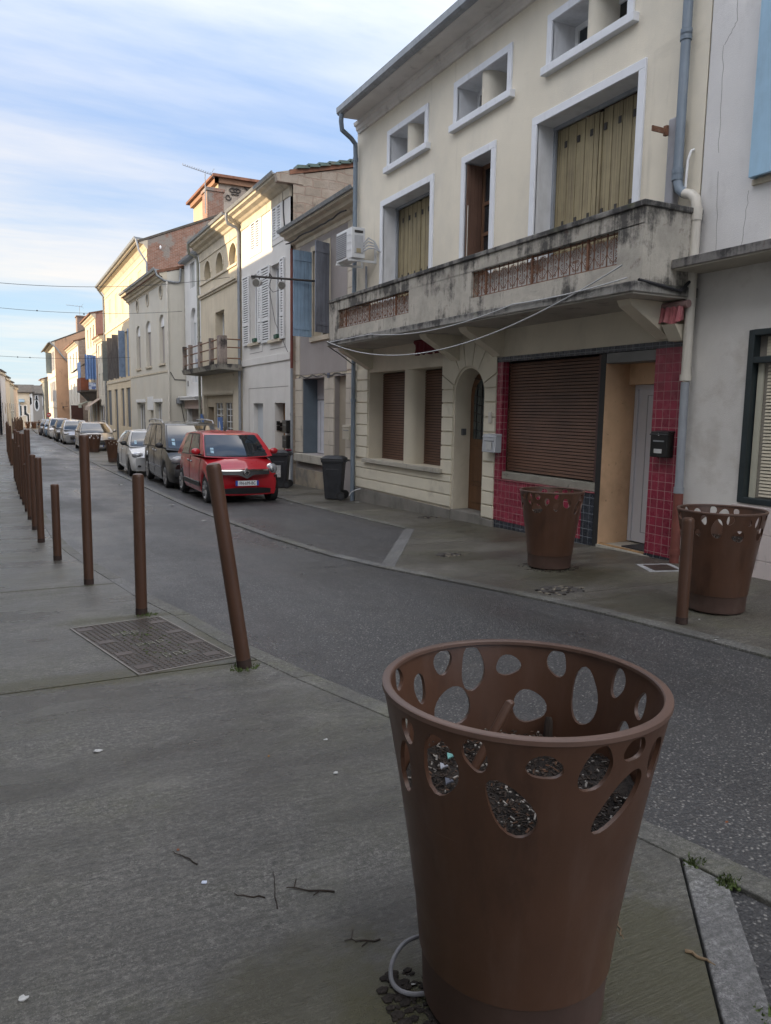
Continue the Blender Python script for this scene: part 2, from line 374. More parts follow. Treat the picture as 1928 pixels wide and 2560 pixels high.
def m_masonry(name, c1, c2, mortar, bw, bh, plaster=None, pf=(0.45, 0.6), size=0.02):
    t = NT(name)
    b = t.N('ShaderNodeTexBrick'); wv = t.N('ShaderNodeVectorMath'); wv.operation = 'ADD'
    t.L(t.yz(), wv.inputs[0]); nz = t.N('ShaderNodeTexNoise'); t.L(t.tc, nz.inputs['Vector']); nz.inputs['Scale'].default_value = 2.5
    sc = t.N('ShaderNodeVectorMath'); sc.operation = 'SCALE'; t.L(nz.outputs['Color'], sc.inputs[0]); sc.inputs['Scale'].default_value = bh*0.6; t.L(sc.outputs[0], wv.inputs[1]); t.L(wv.outputs[0], b.inputs['Vector'])
    b.inputs['Scale'].default_value = 1; b.inputs['Brick Width'].default_value = bw; b.inputs['Row Height'].default_value = bh; b.inputs['Mortar Size'].default_value = size; b.inputs['Mortar Smooth'].default_value = 0.3
    for k, v in (('Color1', c1), ('Color2', c2), ('Mortar', mortar)): b.inputs[k].default_value = (*v, 1)
    col = t.mix(t.rng(t.noise(3.5, 8, 0.7), 0.3, 0.7, 0.0, 0.6), b.outputs['Color'], tuple(q*0.55 for q in c1))
    if plaster: col = t.mix(t.rng(t.noise(0.7, 7, 0.65), *pf), col, plaster)
    col = t.mix(t.rng(t.noise(1.6, 8, 0.7), 0.56, 0.72, 0, 0.75), col, (0.05, 0.045, 0.04))
    m = t.set(**{'Base Color': col, 'Roughness': 0.9, 'Normal': t.bump(t.math('ADD', t.noise(30, 6, 0.7), t.math('MULTIPLY', b.outputs['Fac'], -0.8)), 0.6, 0.02)}); MATS[name] = m; return m
def m_roof(name, c):
    t = NT(name)
    x, y, z = t.xyz()
    w = t.N('ShaderNodeTexWave'); w.wave_type = 'BANDS'; w.bands_direction = 'Y'; t.L(t.tc, w.inputs['Vector']); w.inputs['Scale'].default_value = 1.7; w.inputs['Distortion'].default_value = 0.6
    col = t.mix(t.rng(t.noise(2.5, 8, 0.7), 0.3, 0.7), tuple(q*0.5 for q in c), tuple(q*1.35 for q in c))
    col = t.mix(t.rng(w.outputs[0], 0.0, 0.35, 0.7, 0), col, tuple(q*0.3 for q in c))
    col = t.mix(t.rng(t.noise(0.9, 6, 0.7), 0.5, 0.66, 0, 0.7), col, (0.07, 0.072, 0.05))
    m = t.set(**{'Base Color': col, 'Roughness': 0.9, 'Normal': t.bump(w.outputs[0], 0.7, 0.06)}); MATS[name] = m; return m
def m_wood(name, c, scale=(6, 60, 2.0), dark=(0.05, 0.03, 0.02), amt=0.7, rough=0.6):
    t = NT(name)
    g = t.noise(1.0, 7, 0.65, t.mapped(scale))
    col = t.mix(t.rng(g, 0.35, 0.68, 0, amt), c, dark)
    col = t.mix(t.rng(t.noise(1.2, 6, 0.6), 0.35, 0.7, 0, 0.45), col, tuple(min(1, q*1.7) for q in c))
    m = t.set(**{'Base Color': col, 'Roughness': rough, 'Normal': t.bump(g, 0.3, 0.004)}); MATS[name] = m; return m
def m_glass(name, c=(0.02, 0.025, 0.03), rough=0.04, spec=0.7):
    t = NT(name)
    m = t.set(**{'Base Color': t.mix(t.rng(t.noise(0.8, 3), 0.3, 0.7), tuple(q*0.6 for q in c), tuple(q*1.5 for q in c)), 'Roughness': rough, 'Specular IOR Level': spec, 'Coat Weight': 0.4, 'Coat Roughness': 0.02}); MATS[name] = m; return m
def m_mould(name, c, lo, hi, dark=(0.020, 0.019, 0.021), green=(0.07, 0.08, 0.03)):
    """weathered concrete with black run-off mould growing down from the coping and up from the foot"""
    t = NT(name); x, y, z = t.xyz()
    col = t.mix(t.rng(t.noise(2.2, 8, 0.65), 0.3, 0.7), tuple(q*0.65 for q in c), tuple(q*1.2 for q in c))
    runs = t.noise(1.0, 8, 0.7, t.mapped((7, 7, 0.7))); blot = t.noise(3.0, 9, 0.72)
    top = t.rng(z, hi-(hi-lo)*0.55, hi, -0.03, 0.10)
    foot = t.rng(z, lo, lo+(hi-lo)*0.22, 0.16, 0.0)
    s = t.math('ADD', t.math('ADD', t.math('MULTIPLY', runs, 0.55), t.math('MULTIPLY', blot, 0.45)), t.math('ADD', top, foot))
    blot2 = t.noise(1.1, 7, 0.7); s = t.math('ADD', s, t.math('MULTIPLY', t.math('SUBTRACT', blot2, 0.5), 1.1)); col = t.mix(t.rng(s, 0.50, 0.66, 0, 0.88), col, dark)
    col = t.mix(t.rng(t.noise(5, 7, 0.7), 0.62, 0.7, 0, 0.6), col, (0.10, 0.055, 0.045))
    col = t.mix(t.math('MULTIPLY', t.rng(t.noise(2.3, 7, 0.7), 0.60, 0.68), t.rng(z, hi-0.06, hi+0.02, 0, 0.7)), col, green)
    m = t.set(**{'Base Color': col, 'Roughness': 0.92, 'Normal': t.bump(t.math('ADD', blot, t.math('MULTIPLY', t.noise(60, 5, 0.7), 0.5)), 0.6, 0.015)}); MATS[name] = m; return m

GRIME = (0.06, 0.055, 0.045)
M_CONC = m_concrete('damp_pavement_concrete', (0.135, 0.130, 0.117), (4, 120, 1), 0.22, 0.40, ((1.62, 1.55, 0.42, 0.55, 0.75), (0.95, 1.55, 0.30, 0.40, 0.8), (0.7, 1.75, 0.5, 0.35, 0.45), (0.9, 4.86, 1.2, 0.10, 0.75), (0.9, 6.48, 0.6, 0.12, 0.7), (1.35, 5.6, 0.12, 0.9, 0.7), (0.4, 8.05, 0.9, 0.07, 0.6), (0.2, 4.98, 0.8, 0.14, 0.7)))
M_CONC2 = m_concrete('stained_pavement_concrete', (0.118, 0.108, 0.088), (6, 60, 1), 0.36, 0.55, ((5.5, 6.4, 0.75, 0.6, 0.85), (5.3, 4.9, 0.8, 0.7, 0.75), (4.95, 8.1, 0.5, 0.5, 0.7), (6.6, 9.5, 0.7, 2.0, 0.55), (5.1, 7.2, 0.6, 0.6, 0.5)), (0.045, 0.042, 0.022))
M_KERB = m_concrete('kerb_stone', (0.150, 0.146, 0.132), (40, 40, 1), 0.45, 0.6)
M_KERBL = m_concrete('pale_kerb_stone', (0.200, 0.198, 0.196), (40, 40, 1), 0.55, 0.25)
M_ASPH = m_asphalt('road_asphalt', (0.040, 0.040, 0.041), 0.5)
M_ASPH2 = m_asphalt('bay_asphalt', (0.038, 0.037, 0.038), 0.5)
M_EARTH = mat('bare_earth', (0.07, 0.06, 0.045), 0.3, 0.3, 0.95)
M_BROWN = mat('brown_lacquered_steel', (0.080, 0.038, 0.0225), 0.16, 2.2, 0.40, 0.05, 30, (((0.105, 0.062, 0.046), (14, 14, 1.1), 0.50, 0.72, 0.5), ((0.036, 0.017, 0.011), (6, 6, 1.6), 0.55, 0.70, 0.6), ((0.15, 0.105, 0.08), (2.2, 2.2, 60), 0.69, 0.72, 0.35), ((0.17, 0.125, 0.10), (60, 60, 60), 0.70, 0.74, 0.5)), spec=0.45, rvar=0.08)
M_BROWNLIP = mat('worn_brown_rim', (0.105, 0.060, 0.044), 0.2, 6, 0.45, 0.0, 1, (((0.26, 0.21, 0.18), (70, 70, 70), 0.66, 0.72, 0.6),))
M_BROWNBASE = mat('dusty_brown_plinth', (0.080, 0.046, 0.036), 0.2, 4, 0.62, 0.05, 40, (((0.15, 0.12, 0.10), (5, 5, 3), 0.55, 0.75, 0.4),))
M_SOIL = mat('potting_soil', (0.020, 0.015, 0.012), 0.5, 30, 0.95, 0.9, 60, (((0.10, 0.085, 0.07), (130, 130, 130), 0.62, 0.68, 0.9),))
M_CHIP = mat('bark_chip', (0.036, 0.024, 0.017), 0.6, 20, 0.9)
M_TWIG = mat('wet_twig', (0.030, 0.020, 0.014), 0.4, 20, 0.8)
M_LITTER = mat('crumpled_paper', (0.50, 0.50, 0.49), 0.1, 20, 0.9)
M_STEELDARK = mat('cast_iron', (0.060, 0.048, 0.040), 0.35, 9, 0.5, 0.2, 120, (((0.05, 0.06, 0.03), (8, 8, 8), 0.55, 0.7, 0.7),), metal=0.3)
M_MOSS = mat('moss', (0.060, 0.085, 0.022), 0.5, 18, 0.95, 0.6, 90)
M_BLACK = mat('black_rubber', (0.018, 0.018, 0.019), 0.2, 6, 0.75)
M_BLACKPL = mat('black_plastic', (0.022, 0.023, 0.026), 0.2, 6, 0.5)
M_ZINC = mat('zinc_gutter', (0.26, 0.275, 0.29), 0.2, 3, 0.45, 0.0, 1, (((0.10, 0.11, 0.11), (9, 9, 1.2), 0.5, 0.7, 0.5),), metal=0.35)
M_PVCBLUE = mat('blue_grey_pipe', (0.155, 0.195, 0.24), 0.14, 3, 0.5, 0.0, 1, (((0.30, 0.32, 0.34), (22, 22, 3), 0.60, 0.72, 0.4),))
M_PVCGREY = mat('grey_pipe', (0.26, 0.28, 0.31), 0.14, 3, 0.5, 0.0, 1, (((0.12, 0.12, 0.12), (9, 9, 1), 0.55, 0.72, 0.5),))
M_PVCCREAM = mat('cream_pipe', (0.56, 0.53, 0.47), 0.08, 3, 0.45, 0.0, 1, (((0.30, 0.28, 0.24), (12, 12, 1), 0.56, 0.74, 0.5),))
M_RED_PIPE = mat('rust_red_pipe', (0.17, 0.050, 0.038), 0.2, 4, 0.6)
M_WHITEPVC = mat('white_pvc', (0.72, 0.73, 0.74), 0.04, 4, 0.35)
M_WIRE = mat('grey_cable', (0.42, 0.43, 0.44), 0.1, 9, 0.5)
M_WIREBLK = mat('black_cable', (0.025, 0.025, 0.03), 0.2, 9, 0.6)
M_RUST = mat('rusty_iron', (0.17, 0.082, 0.048), 0.4, 14, 0.85, 0.2, 90, (((0.34, 0.26, 0.20), (20, 20, 20), 0.55, 0.7, 0.5),))
M_IRON = mat('dark_iron', (0.045, 0.04, 0.038), 0.3, 8, 0.7)
M_PANE = m_glass('window_glass')
M_PANEL = m_glass('curtained_glass', (0.22, 0.23, 0.24), 0.12, 0.5)
M_WHITEPAINT = mat('white_paint', (0.70, 0.71, 0.72), 0.06, 3, 0.6, 0.02, 50, ((GRIME, (9, 9, 0.9), 0.60, 0.80, 0.35),))
M_STONE = mat('pale_dressed_stone', (0.55, 0.49, 0.385), 0.14, 2.2, 0.88, 0.15, 60, ((GRIME, (5, 5, 0.6), 0.56, 0.78, 0.55), ((0.33, 0.30, 0.25), (1.3, 1.3, 1.3), 0.5, 0.7, 0.5)))
M_ROOF = m_roof('old_clay_tiles', (0.22, 0.105, 0.065))
M_ROOFGREY = m_roof('grey_weathered_tiles', (0.12, 0.105, 0.09))
M_RUBBLE = m_masonry('rubble_stone_gable', (0.30, 0.255, 0.205), (0.40, 0.345, 0.28), (0.33, 0.25, 0.20), 0.48, 0.24, (0.36, 0.31, 0.26), (0.50, 0.62))
M_BRICK = m_masonry('brick_gable', (0.25, 0.115, 0.075), (0.33, 0.17, 0.12), (0.36, 0.29, 0.24), 0.26, 0.075, (0.25, 0.225, 0.20), (0.50, 0.56), 0.016)

# ------------------------------------------------------------------ ground, road, pavements
def ground_sheet():
    xs = [-1500, -400, -100, -30, -8, 0, 4, 8, 20, 60, 200, 600, 1500]; ys = [-1200, -300, -60] + GY + [1500, 2500]
    mb = MB(); nx = len(xs); vs = []
    for y in ys:
        for x in xs: vs.append((x, y, gz(y)-0.07))
    mb.add(vs, [(j*nx+i, j*nx+i+1, (j+1)*nx+i+1, (j+1)*nx+i) for j in range(len(ys)-1) for i in range(nx-1)])
    structure(mb.build('ground', M_EARTH))
ground_sheet()
def yrange(a, b, step=1.0):
    n = max(1, int(math.ceil((b-a)/step))); ys = {a + (b-a)*i/n for i in range(n+1)}
    return sorted(ys | {q for q in GY if a < q < b})
def strip(mb, xl, xr, a, b, off, m=0, step=1.0, shear=0.0, skirt=0.0, nx=3):
    """a sheet between x = xl(y) and x = xr(y), draped on the street profile"""
    ys = yrange(a, b, step); vs = []; n = nx+1
    for y in ys:
        l, r = xl(y), xr(y)
        for i in range(n):
            x = l+(r-l)*i/nx; yy = y-shear*(x-0.6) if y in (ys[0], ys[-1]) else y
            vs.append((x, yy, gz(yy)+off))
    mb.add(vs, [(j*n+i, j*n+i+1, (j+1)*n+i+1, (j+1)*n+i) for j in range(len(ys)-1) for i in range(nx)], m)
    if skirt:
        k = len(ys)
        for side in (0, n-1):
            lo = [(vs[j*n+side][0], vs[j*n+side][1], vs[j*n+side][2]-skirt) for j in range(k)]; up = [vs[j*n+side] for j in range(k)]
            mb.add(up+lo, [(j, j+1, k+j+1, k+j) for j in range(k-1)], m)
        for e in (0, (k-1)*n):
            mb.add([vs[e+i] for i in range(n)] + [(vs[e+i][0], vs[e+i][1], vs[e+i][2]-skirt) for i in range(n)], [(i, i+1, n+i+1, n+i) for i in range(nx)], m)
    return mb
def pl(pts):
    ys = [p[1] for p in pts]; xs = [p[0] for p in pts]
    return lambda y: float(np.interp(y, ys, xs))
LK = pl([(2.72, -0.6), (2.36, 1.61), (2.27, 2.08), (1.92, 3.79), (1.62, 4.74), (1.54, 5.2), (1.39, 6.21), (1.19, 7.25), (0.99, 8.93), (0.85, 9.91), (0.71, 11.63), (0.66, 16), (0.60, 30), (0.62, 46), (0.86, 64), (1.30, 88), (1.0, 100), (-1.0, 112)])
LKI = lambda y: LK(y)-0.135
RK = pl([(5.05, -4), (4.77, 3.4), (4.58, 4.92), (4.25, 6.29), (3.95, 7.2), (3.84, 7.67), (3.64, 8.64), (3.48, 10.69), (3.42, 13.8), (3.38, 18), (3.34, 24), (3.25, 31), (3.30, 44), (3.25, 60), (3.15, 76), (3.1, 90), (3.4, 112)])
RKO = lambda y: RK(y)+0.14
BAND = lambda y: 2.165-(1.84-y)*0.852
def build_ground():
    mb = MB(); strip(mb, lambda y: LK(y)-0.02, lambda y: RK(y)+0.02, -2, 150, -0.018, 0, 0.8)
    mb2 = MB(); strip(mb2, lambda y: min(LK(y), BAND(y)+0.1), lambda y: LK(y)-0.10, -3, 1.72, -0.014, 0, 0.3)
    structure(mb.build('road', M_ASPH)); structure(mb2.build('driveway', M_ASPH2))
    # left pavement: slabs of brushed concrete with open joints
    mb = MB(); J = [-3, 1.86, 4.88, 8.06, 11.7, 16.1, 20.5, 25, 29.5, 34, 40, 47, 55, 64, 75, 88, 100, 112]
    for i in range(len(J)-1):
        a, b = J[i], J[i+1]
        f = (lambda y: BAND(y)) if i == 0 else (lambda y: LKI(y)+0.035)
        strip(mb, lambda y: -1.75 if y < 80 else -1.75+(y-80)*0.02, f, a+(0.0 if i in (0, 1) else 0.009), b-(0.0 if i == 0 else 0.009), 0.0, 0, 0.4 if b < 17 else 1.5, 0.0 if i in (0,) else 0.0, 0.07, 5)
    structure(mb.build('left_pavement', M_CONC))
    # kerb stones of the left pavement and the short band running towards the viewer
    mb = MB(); y = -0.5; k = 0
    while y < 100:
        ln = 0.98 if y < 40 else 3.0; c, s = [], []
        e = y+ln
        pts = [(LKI(y), y+0.006), (LK(y), y+0.006), (LK(e), e-0.006), (LKI(e), e-0.006)]
        h = 0.005+0.004*rnd.random()
        mb.hexa([(p[0], p[1], gz(p[1])-0.08) for p in pts], [(p[0], p[1], gz(p[1])+h) for p in pts], (k*7 % 5 == 1)*1 if y > 4.5 else 0)
        y = e; k += 1
    structure(mb.build('left_kerb', [M_KERB, M_KERBL], bevel=0.006))
    mb = MB(); d = Vector((-0.6486, -0.7611, 0)); n = Vector((0.7611, -0.6486, 0)); p0 = Vector((2.176, 1.838, 0))
    q = 0.0
    for ln in (0.92, 0.9, 0.9):
        a = p0+d*(q+0.006); b = p0+d*(q+ln-0.006); a2 = a+n*0.135; b2 = b+n*0.135
        if q == 0.0: a2 = a2+d*0.115
        pts = [a, b, b2, a2]
        mb.hexa([(p.x, p.y, gz(p.y)-0.08) for p in pts], [(p.x, p.y, gz(p.y)+0.004) for p in pts]); q += ln
    structure(mb.build('pale_kerb_band', M_KERBL, bevel=0.006))
    # right pavement, flush stone line, parking bays
    face = lambda y: 7.5 if y < 16 else (8.2 if y < 47 else 7.6)
    INN = 5.9
    def rp(y):
        if y < 7.67: return RKO(y)
        if y < 10.62: return 3.98+(y-7.67)*(5.90-3.98)/2.95
        if y < 29.6: return INN
        if y < 31.6: return INN-(y-29.6)*(INN-RKO(31.6))/2.0
        if y < 43.4: return RKO(y)
        if y < 45.2: return RKO(43.4)+(y-43.4)*(5.4-RKO(43.4))/1.8
        if y < 82: return 5.4
        return max(RKO(y), 5.4-(y-82)*1.2)
    mb = MB(); strip(mb, lambda y: RKO(y)-0.02, lambda y: max(rp(y)+0.02, RKO(y)), 7.0, 84, -0.014, 0, 0.5)
    structure(mb.build('parking_bay', M_ASPH2))
    mb = MB(); J = [-3, 1.5, 5.6, 9.1, 13.4, 17.6, 22, 27, 32, 38, 44, 52, 62, 75, 90, 112]
    for i in range(len(J)-1): strip(mb, lambda y: rp(y)-0.02, face, J[i]+0.004, J[i+1]-0.004, 0.0, 0, 0.3 if J[i] < 14 else 0.5, 0, 0.07, 5)
    structure(mb.build('right_pavement', M_CONC2))
    mb = MB(); y = -2.0; k = 0
    while y < 84:
        ln = 0.98 if y < 40 else 2.5; e = y+ln; pts = [(RK(y), y+0.006), (RKO(y), y+0.006), (RKO(e), e-0.006), (RK(e), e-0.006)]
        mb.hexa([(p[0], p[1], gz(p[1])-0.08) for p in pts], [(p[0], p[1], gz(p[1])+0.003+0.003*rnd.random()) for p in pts], (k % 3 == 1)*1 if 7.6 < y < 20 else 0); y = e; k += 1
    # the stones turning the corner of the bay
    A = Vector((3.99, 7.66, 0)); B = Vector((5.88, 10.62, 0)); d = (B-A).normalized(); n = Vector((-d.y, d.x, 0)); L_ = (B-A).length
    for i in range(3):
        a = A+d*(i*L_/3+0.006); b = A+d*((i+1)*L_/3-0.006); pts = [a, b, b+n*0.17, a+n*0.17]
        mb.hexa([(p.x, p.y, gz(p.y)-0.08) for p in pts], [(p.x, p.y, gz(p.y)+0.004) for p in pts], 1)
    y = 10.66
    while y < 29.4:
        pts = [(INN-0.12, y+0.006), (INN, y+0.006), (INN, y+0.974), (INN-0.12, y+0.974)]
        mb.hexa([(p[0], p[1], gz(p[1])-0.08) for p in pts], [(p[0], p[1], gz(p[1])+0.004) for p in pts]); y += 0.98
    structure(mb.build('flush_stone_line', [M_KERB, M_KERBL], bevel=0.005))
build_ground()
# ------------------------------------------------------------------ house helpers
def house(label, X, y0, y1, rz=0.0, name='house', cat='house', group=None):
    t = thing(name, label, cat, (X, y0, gz(y0)-0.05), group, rz)
    return t
def shell(root, X, y0, y1, zb, ze, rise, D, mwall, mroof, over=0.25, gable=None, back=True, roofname='roof'):
    """side and back walls and a ridged roof with clay-tile thickness"""
    xr = X+D*0.5; mb = MB(); e = 0.012
    for y, f in ((y0+e, 1), (y1-e, -1)):
        p = [(X+0.01, y, zb), (X+D, y, zb), (X+D, y, ze), (xr, y, ze+rise), (X+0.01, y, ze)]
        mb.add(p if f > 0 else p[::-1], [(0, 1, 2, 3, 4)], 0)
    mb.quad((X+D, y0+e, zb), (X+D, y1-e, zb), (X+D, y1-e, ze), (X+D, y0+e, ze))
    mb.build('side_walls', gable or mwall, root)
    sl = rise/(D*0.5); mb = MB(); th = 0.13
    a = [(X-over, ze-over*sl+0.02), (xr, ze+rise+0.02), (X+D+0.1, ze-0.1*sl+0.02), (X+D+0.1, ze-0.1*sl+0.02+th), (xr, ze+rise+0.02+th), (X-over, ze-over*sl+0.02+th)]
    mb.prism(a, 'y', y0-0.03, y1+0.01)
    return mb.build(roofname, mroof, root)
def window(root, X, ya, yb, za, zb, depth, mframe=None, mpane=None, fw=0.055, mull=1, trans=(), name='window'):
    """a glazed window at the back of an opening: frame bars and a pane"""
    mframe = mframe or M_WHITEPVC; mpane = mpane or M_PANE
    x = X+depth; mb = MB()
    mb.box(x-0.05, x, ya, ya+fw, za, zb).box(x-0.05, x, yb-fw, yb, za, zb).box(x-0.05, x, ya+fw, yb-fw, za, za+fw).box(x-0.05, x, ya+fw, yb-fw, zb-fw, zb)
    for k in range(mull):
        c = ya+(yb-ya)*(k+1)/(mull+1); mb.box(x-0.052, x, c-fw*0.5, c+fw*0.5, za+fw, zb-fw)
    for z in trans: mb.box(x-0.048, x, ya+fw, yb-fw, z-fw*0.4, z+fw*0.4)
    o = mb.build(name, mframe, root)
    MB().box(x-0.022, x-0.012, ya+fw*0.5, yb-fw*0.5, za+fw*0.5, zb-fw*0.5).build('pane', mpane, o)
    return o
def pipe(root, pts, r, m, name='downpipe', collars=(), clampm=None):
    mb = MB().tube(pts, r, 12)
    for (x, y, z) in collars: mb.tube([(x, y, z-0.035), (x, y, z+0.035)], r*1.2, 12)
    return mb.build(name, m, root)

# ------------------------------------------------------------------ the cream house with the balcony
def cream_house():
    X = 7.2; Y0, Y1 = 6.49, 15.93
    cream = mat('cream_render', (0.70, 0.645, 0.535), 0.05, 0.9, 0.9, 0.35, 70, (((0.56, 0.53, 0.46), (0.7, 0.7, 0.5), 0.45, 0.65, 0.6), (GRIME, (4, 4, 0.30), 0.60, 0.82, 0.30), ((0.30, 0.27, 0.22), (0.5, 0.5, 1.4), 0.60, 0.72, 0.25)))
    lower = mat('greyed_cream_render', (0.62, 0.565, 0.455), 0.07, 1.1, 0.9, 0.25, 70, (((0.33, 0.30, 0.24), (1.2, 1.2, 0.8), 0.52, 0.72, 0.45), ((0.035, 0.033, 0.03), (7, 7, 4), 0.69, 0.76, 0.8)))
    band = mat('pale_window_band', (0.70, 0.72, 0.76), 0.05, 3, 0.8, 0.05, 50, (((0.42, 0.43, 0.45), (5, 5, 1), 0.55, 0.75, 0.4),))
    reveal = mat('grey_reveal', (0.62, 0.63, 0.65), 0.08, 2, 0.85, 0.1, 50, (((0.33, 0.33, 0.33), (3, 3, 1), 0.5, 0.72, 0.5),))
    root = house('cream two storey house with a long mouldy concrete balcony over a shuttered shopfront', X, Y0, Y1)
    # upper wall
    at = [(12.90, 14.33, 6.585, 7.175), (10.33, 11.79, 6.60, 7.19), (7.79, 9.27, 6.61, 7.20)]
    big = [(12.65, 14.60, 3.14, 5.885), (10.70, 11.475, 3.14, 5.885), (7.53, 9.535, 3.14, 5.90)]
    mb = MB().wall(X, [(Y0, 3.05), (Y1, 3.05), (Y1, 7.72), (Y0, 7.72)], at+big, [0.44]*3+[0.38]*3, 0, 1)
    mb.build('upper_wall', [cream, reveal], root)
    for (a, b, c, d) in at:
        w = window(root, X, a, b, c, d, 0.44, M_WHITEPVC, M_PANE, 0.07, 1)
        MB().frame(X, a, b, c, d, 0.11, 0.03, 0).build('surround', band, w, 0.006)
        MB().box(X-0.10, X+0.2, a-0.19, b+0.14, c-0.115, c-0.002).build('sill', band, w, 0.01)
        cy = (a+b)/2; n = 10
        p = [(X+0.44, cy-0.13)] + [(X+0.19-0.17*math.sin(PI*k/n), cy-0.13*math.cos(PI*k/n)) for k in range(n+1)] + [(X+0.44, cy+0.13)]
        m2 = MB(); m2.prism(p, 'z', c, d); m2.sm = [len(f) == 4 for f in m2.f]; m2.build('mullion_pier', cream, w)
    plank = m_wood('weathered_yellow_boards', (0.30, 0.255, 0.15), (40, 40, 0.7), (0.10, 0.075, 0.055), 0.9, 0.8)
    dark = M_IRON
    for i, (a, b, c, d) in enumerate(big):
        if i == 1:
            w = window(root, X, a, b, c, d, 0.38, mat('brown_window_frame', (0.16, 0.085, 0.05), 0.2, 4, 0.6), M_PANE, 0.07, 0, (4.1, 4.75, 5.25), 'balcony_door')
            brown = m_wood('brown_board_shutter', (0.135, 0.075, 0.052), (20, 20, 0.6), (0.06, 0.035, 0.025), 0.6)
            mb = MB()
            for k in range(4): mb.box(X+0.015+0.075*k, X+0.087+0.075*k, b-0.035, b-0.006, c, d-0.02)
            mb.build('folded_shutter', brown, w)
            MB().tube([(X+0.03, b-0.045, c+0.1), (X+0.03, b-0.045, 5.2)], 0.008, 6).box(X+0.02, X+0.035, b-0.08, b-0.04, 4.05, 4.09).build('bolt_bar', M_PVCCREAM, w)
        else:
            x = X+0.38; mb = MB()
            n = 22; p = (b-a)/n
            for k in range(n):
                if k == n//2: continue
                mb.box(x-0.03-0.006*(k % 2), x, a+k*p+0.003, a+(k+1)*p-0.003, c, d-0.05)
            mb.box(x-0.05, x, a+(n//2)*p+0.004, a+(n//2)*p+0.05, c, d-0.08)
            for k in range(n):
                if k % 3 == 1: mb.box(x-0.043, x-0.02, a+(k+0.2)*p, a+(k+0.8)*p, d-0.33, d-0.24, 1); mb.box(x-0.043, x-0.02, a+(k+0.3)*p, a+(k+0.8)*p, d-1.45, d-1.36, 1)
            w = mb.build('board_shutters', [plank, dark], root)
            mb = MB().box(x-0.10, x-0.06, a+0.001, b-0.001, d-0.05, d-0.001); mb.box(x-0.09, x-0.05, b-0.05, b-0.001, c, d-0.05)
            mb.build('surround', M_PVCGREY, w)
        MB().frame(X, a, b, c, d, 0.115, 0.03).build('surround', band, w, 0.006)
    # ground storey
    zl = 2.545; archp = arch(10.71, 11.62, -0.03, 2.02, 16, 0.45)
    zb = gz(Y1)-0.1
    out = [(Y0, gz(Y0)-0.08), (Y1, zb), (Y1, 3.05), (Y0, 3.05)]
    shop = (6.98, 10.34, -0.052, 2.60)
    shop = [(6.98, -0.062), (10.34, -0.105), (10.34, 2.60), (6.98, 2.60)]
    MB().wall(X+0.002, out, [(12.04, 15.18, 0.685, zl), archp, shop], [0.42, 0.40, 0.35], 0).build('lower_wall', lower, root)
    # plinth and rusticated blocks
    plinth = mat('grey_plinth', (0.20, 0.19, 0.17), 0.15, 2, 0.9, 0.3, 60, ((GRIME, (3, 3, 2), 0.5, 0.7, 0.6),))
    MB().hexa([(X-0.035, 11.66, -0.35), (X+0.01, 11.66, -0.35), (X+0.01, Y1-0.01, -0.5), (X-0.035, Y1-0.01, -0.5)], [(X-0.035, 11.66, -0.035), (X+0.01, 11.66, -0.035), (X+0.01, Y1-0.01, 0.0), (X-0.035, Y1-0.01, 0.0)]).hexa([(X-0.035, 10.30, -0.35), (X+0.01, 10.30, -0.35), (X+0.01, 10.69, -0.35), (X-0.035, 10.69, -0.35)], [(X-0.035, 10.30, -0.05), (X+0.01, 10.30, -0.05), (X+0.01, 10.69, -0.04), (X-0.035, 10.69, -0.04)]).build('plinth', plinth, root, 0.006)
    MB().box(X-0.03, X+0.62, 10.70, 11.655, -0.35, -0.012).build('door_step', plinth, root, 0.008)
    bl = mat('cream_block_paint', (0.66, 0.615, 0.50), 0.06, 1.6, 0.85, 0.12, 50, (((0.30, 0.27, 0.22), (2, 2, 1.5), 0.58, 0.76, 0.5), ((0.04, 0.037, 0.033), (11, 11, 8), 0.70, 0.76, 0.7)))
    mb = MB(); pr = 0.028; g = 0.011
    zs = [0.68, 0.925, 1.17, 1.415, 1.66, 1.905, 2.15, 2.395, 2.63]
    for k in range(8): mb.box(X-pr, X+0.01, 15.215, 15.86, zs[k]+g, zs[k+1]-g)
    for (za, zc) in ((0.02, 0.215), (0.235, 0.45), (0.47, 0.585)): mb.box(X-pr, X+0.01, 11.68, 15.87, za, zc)
    z = 0.60; q = [0.60, 0.86, 1.115, 1.37, 1.625, 1.88, 2.125, 2.385]
    for k in range(6): mb.box(X-pr, X+0.01, 11.665, 12.035, q[k]+g, q[k+1]-g)
    mb.prism([(11.665, 2.136), (12.035, 2.136), (12.035, 2.362), (11.665, 2.19)], 'x', X-pr, X+0.01); mb.prism([(10.345, 2.141), (10.665, 2.141), (10.665, 2.19), (10.345, 2.325)], 'x', X-pr, X+0.01)
    q = [-0.03, 0.19, 0.415, 0.66, 0.91, 1.155, 1.40, 1.645, 1.89, 2.13, 2.375]
    for k in range(9): mb.box(X-pr, X+0.01, 10.345 if k > 0 else 10.33, 10.665, q[k]+g, q[k+1]-g)
    # fan of stones over the arch
    cy, cz = 11.165, 2.02
    def outer(a):
        dy, dz = math.cos(a), math.sin(a); t = 9
        for lim, v in ((12.035-cy, dy), (10.345-cy, dy), (2.96-cz, dz)):
            if abs(v) > 1e-6 and lim/v > 0: t = min(t, lim/v)
        return (cy+dy*t, cz+dz*t)
    cuts = [22, 55, 78, 102, 125, 158]
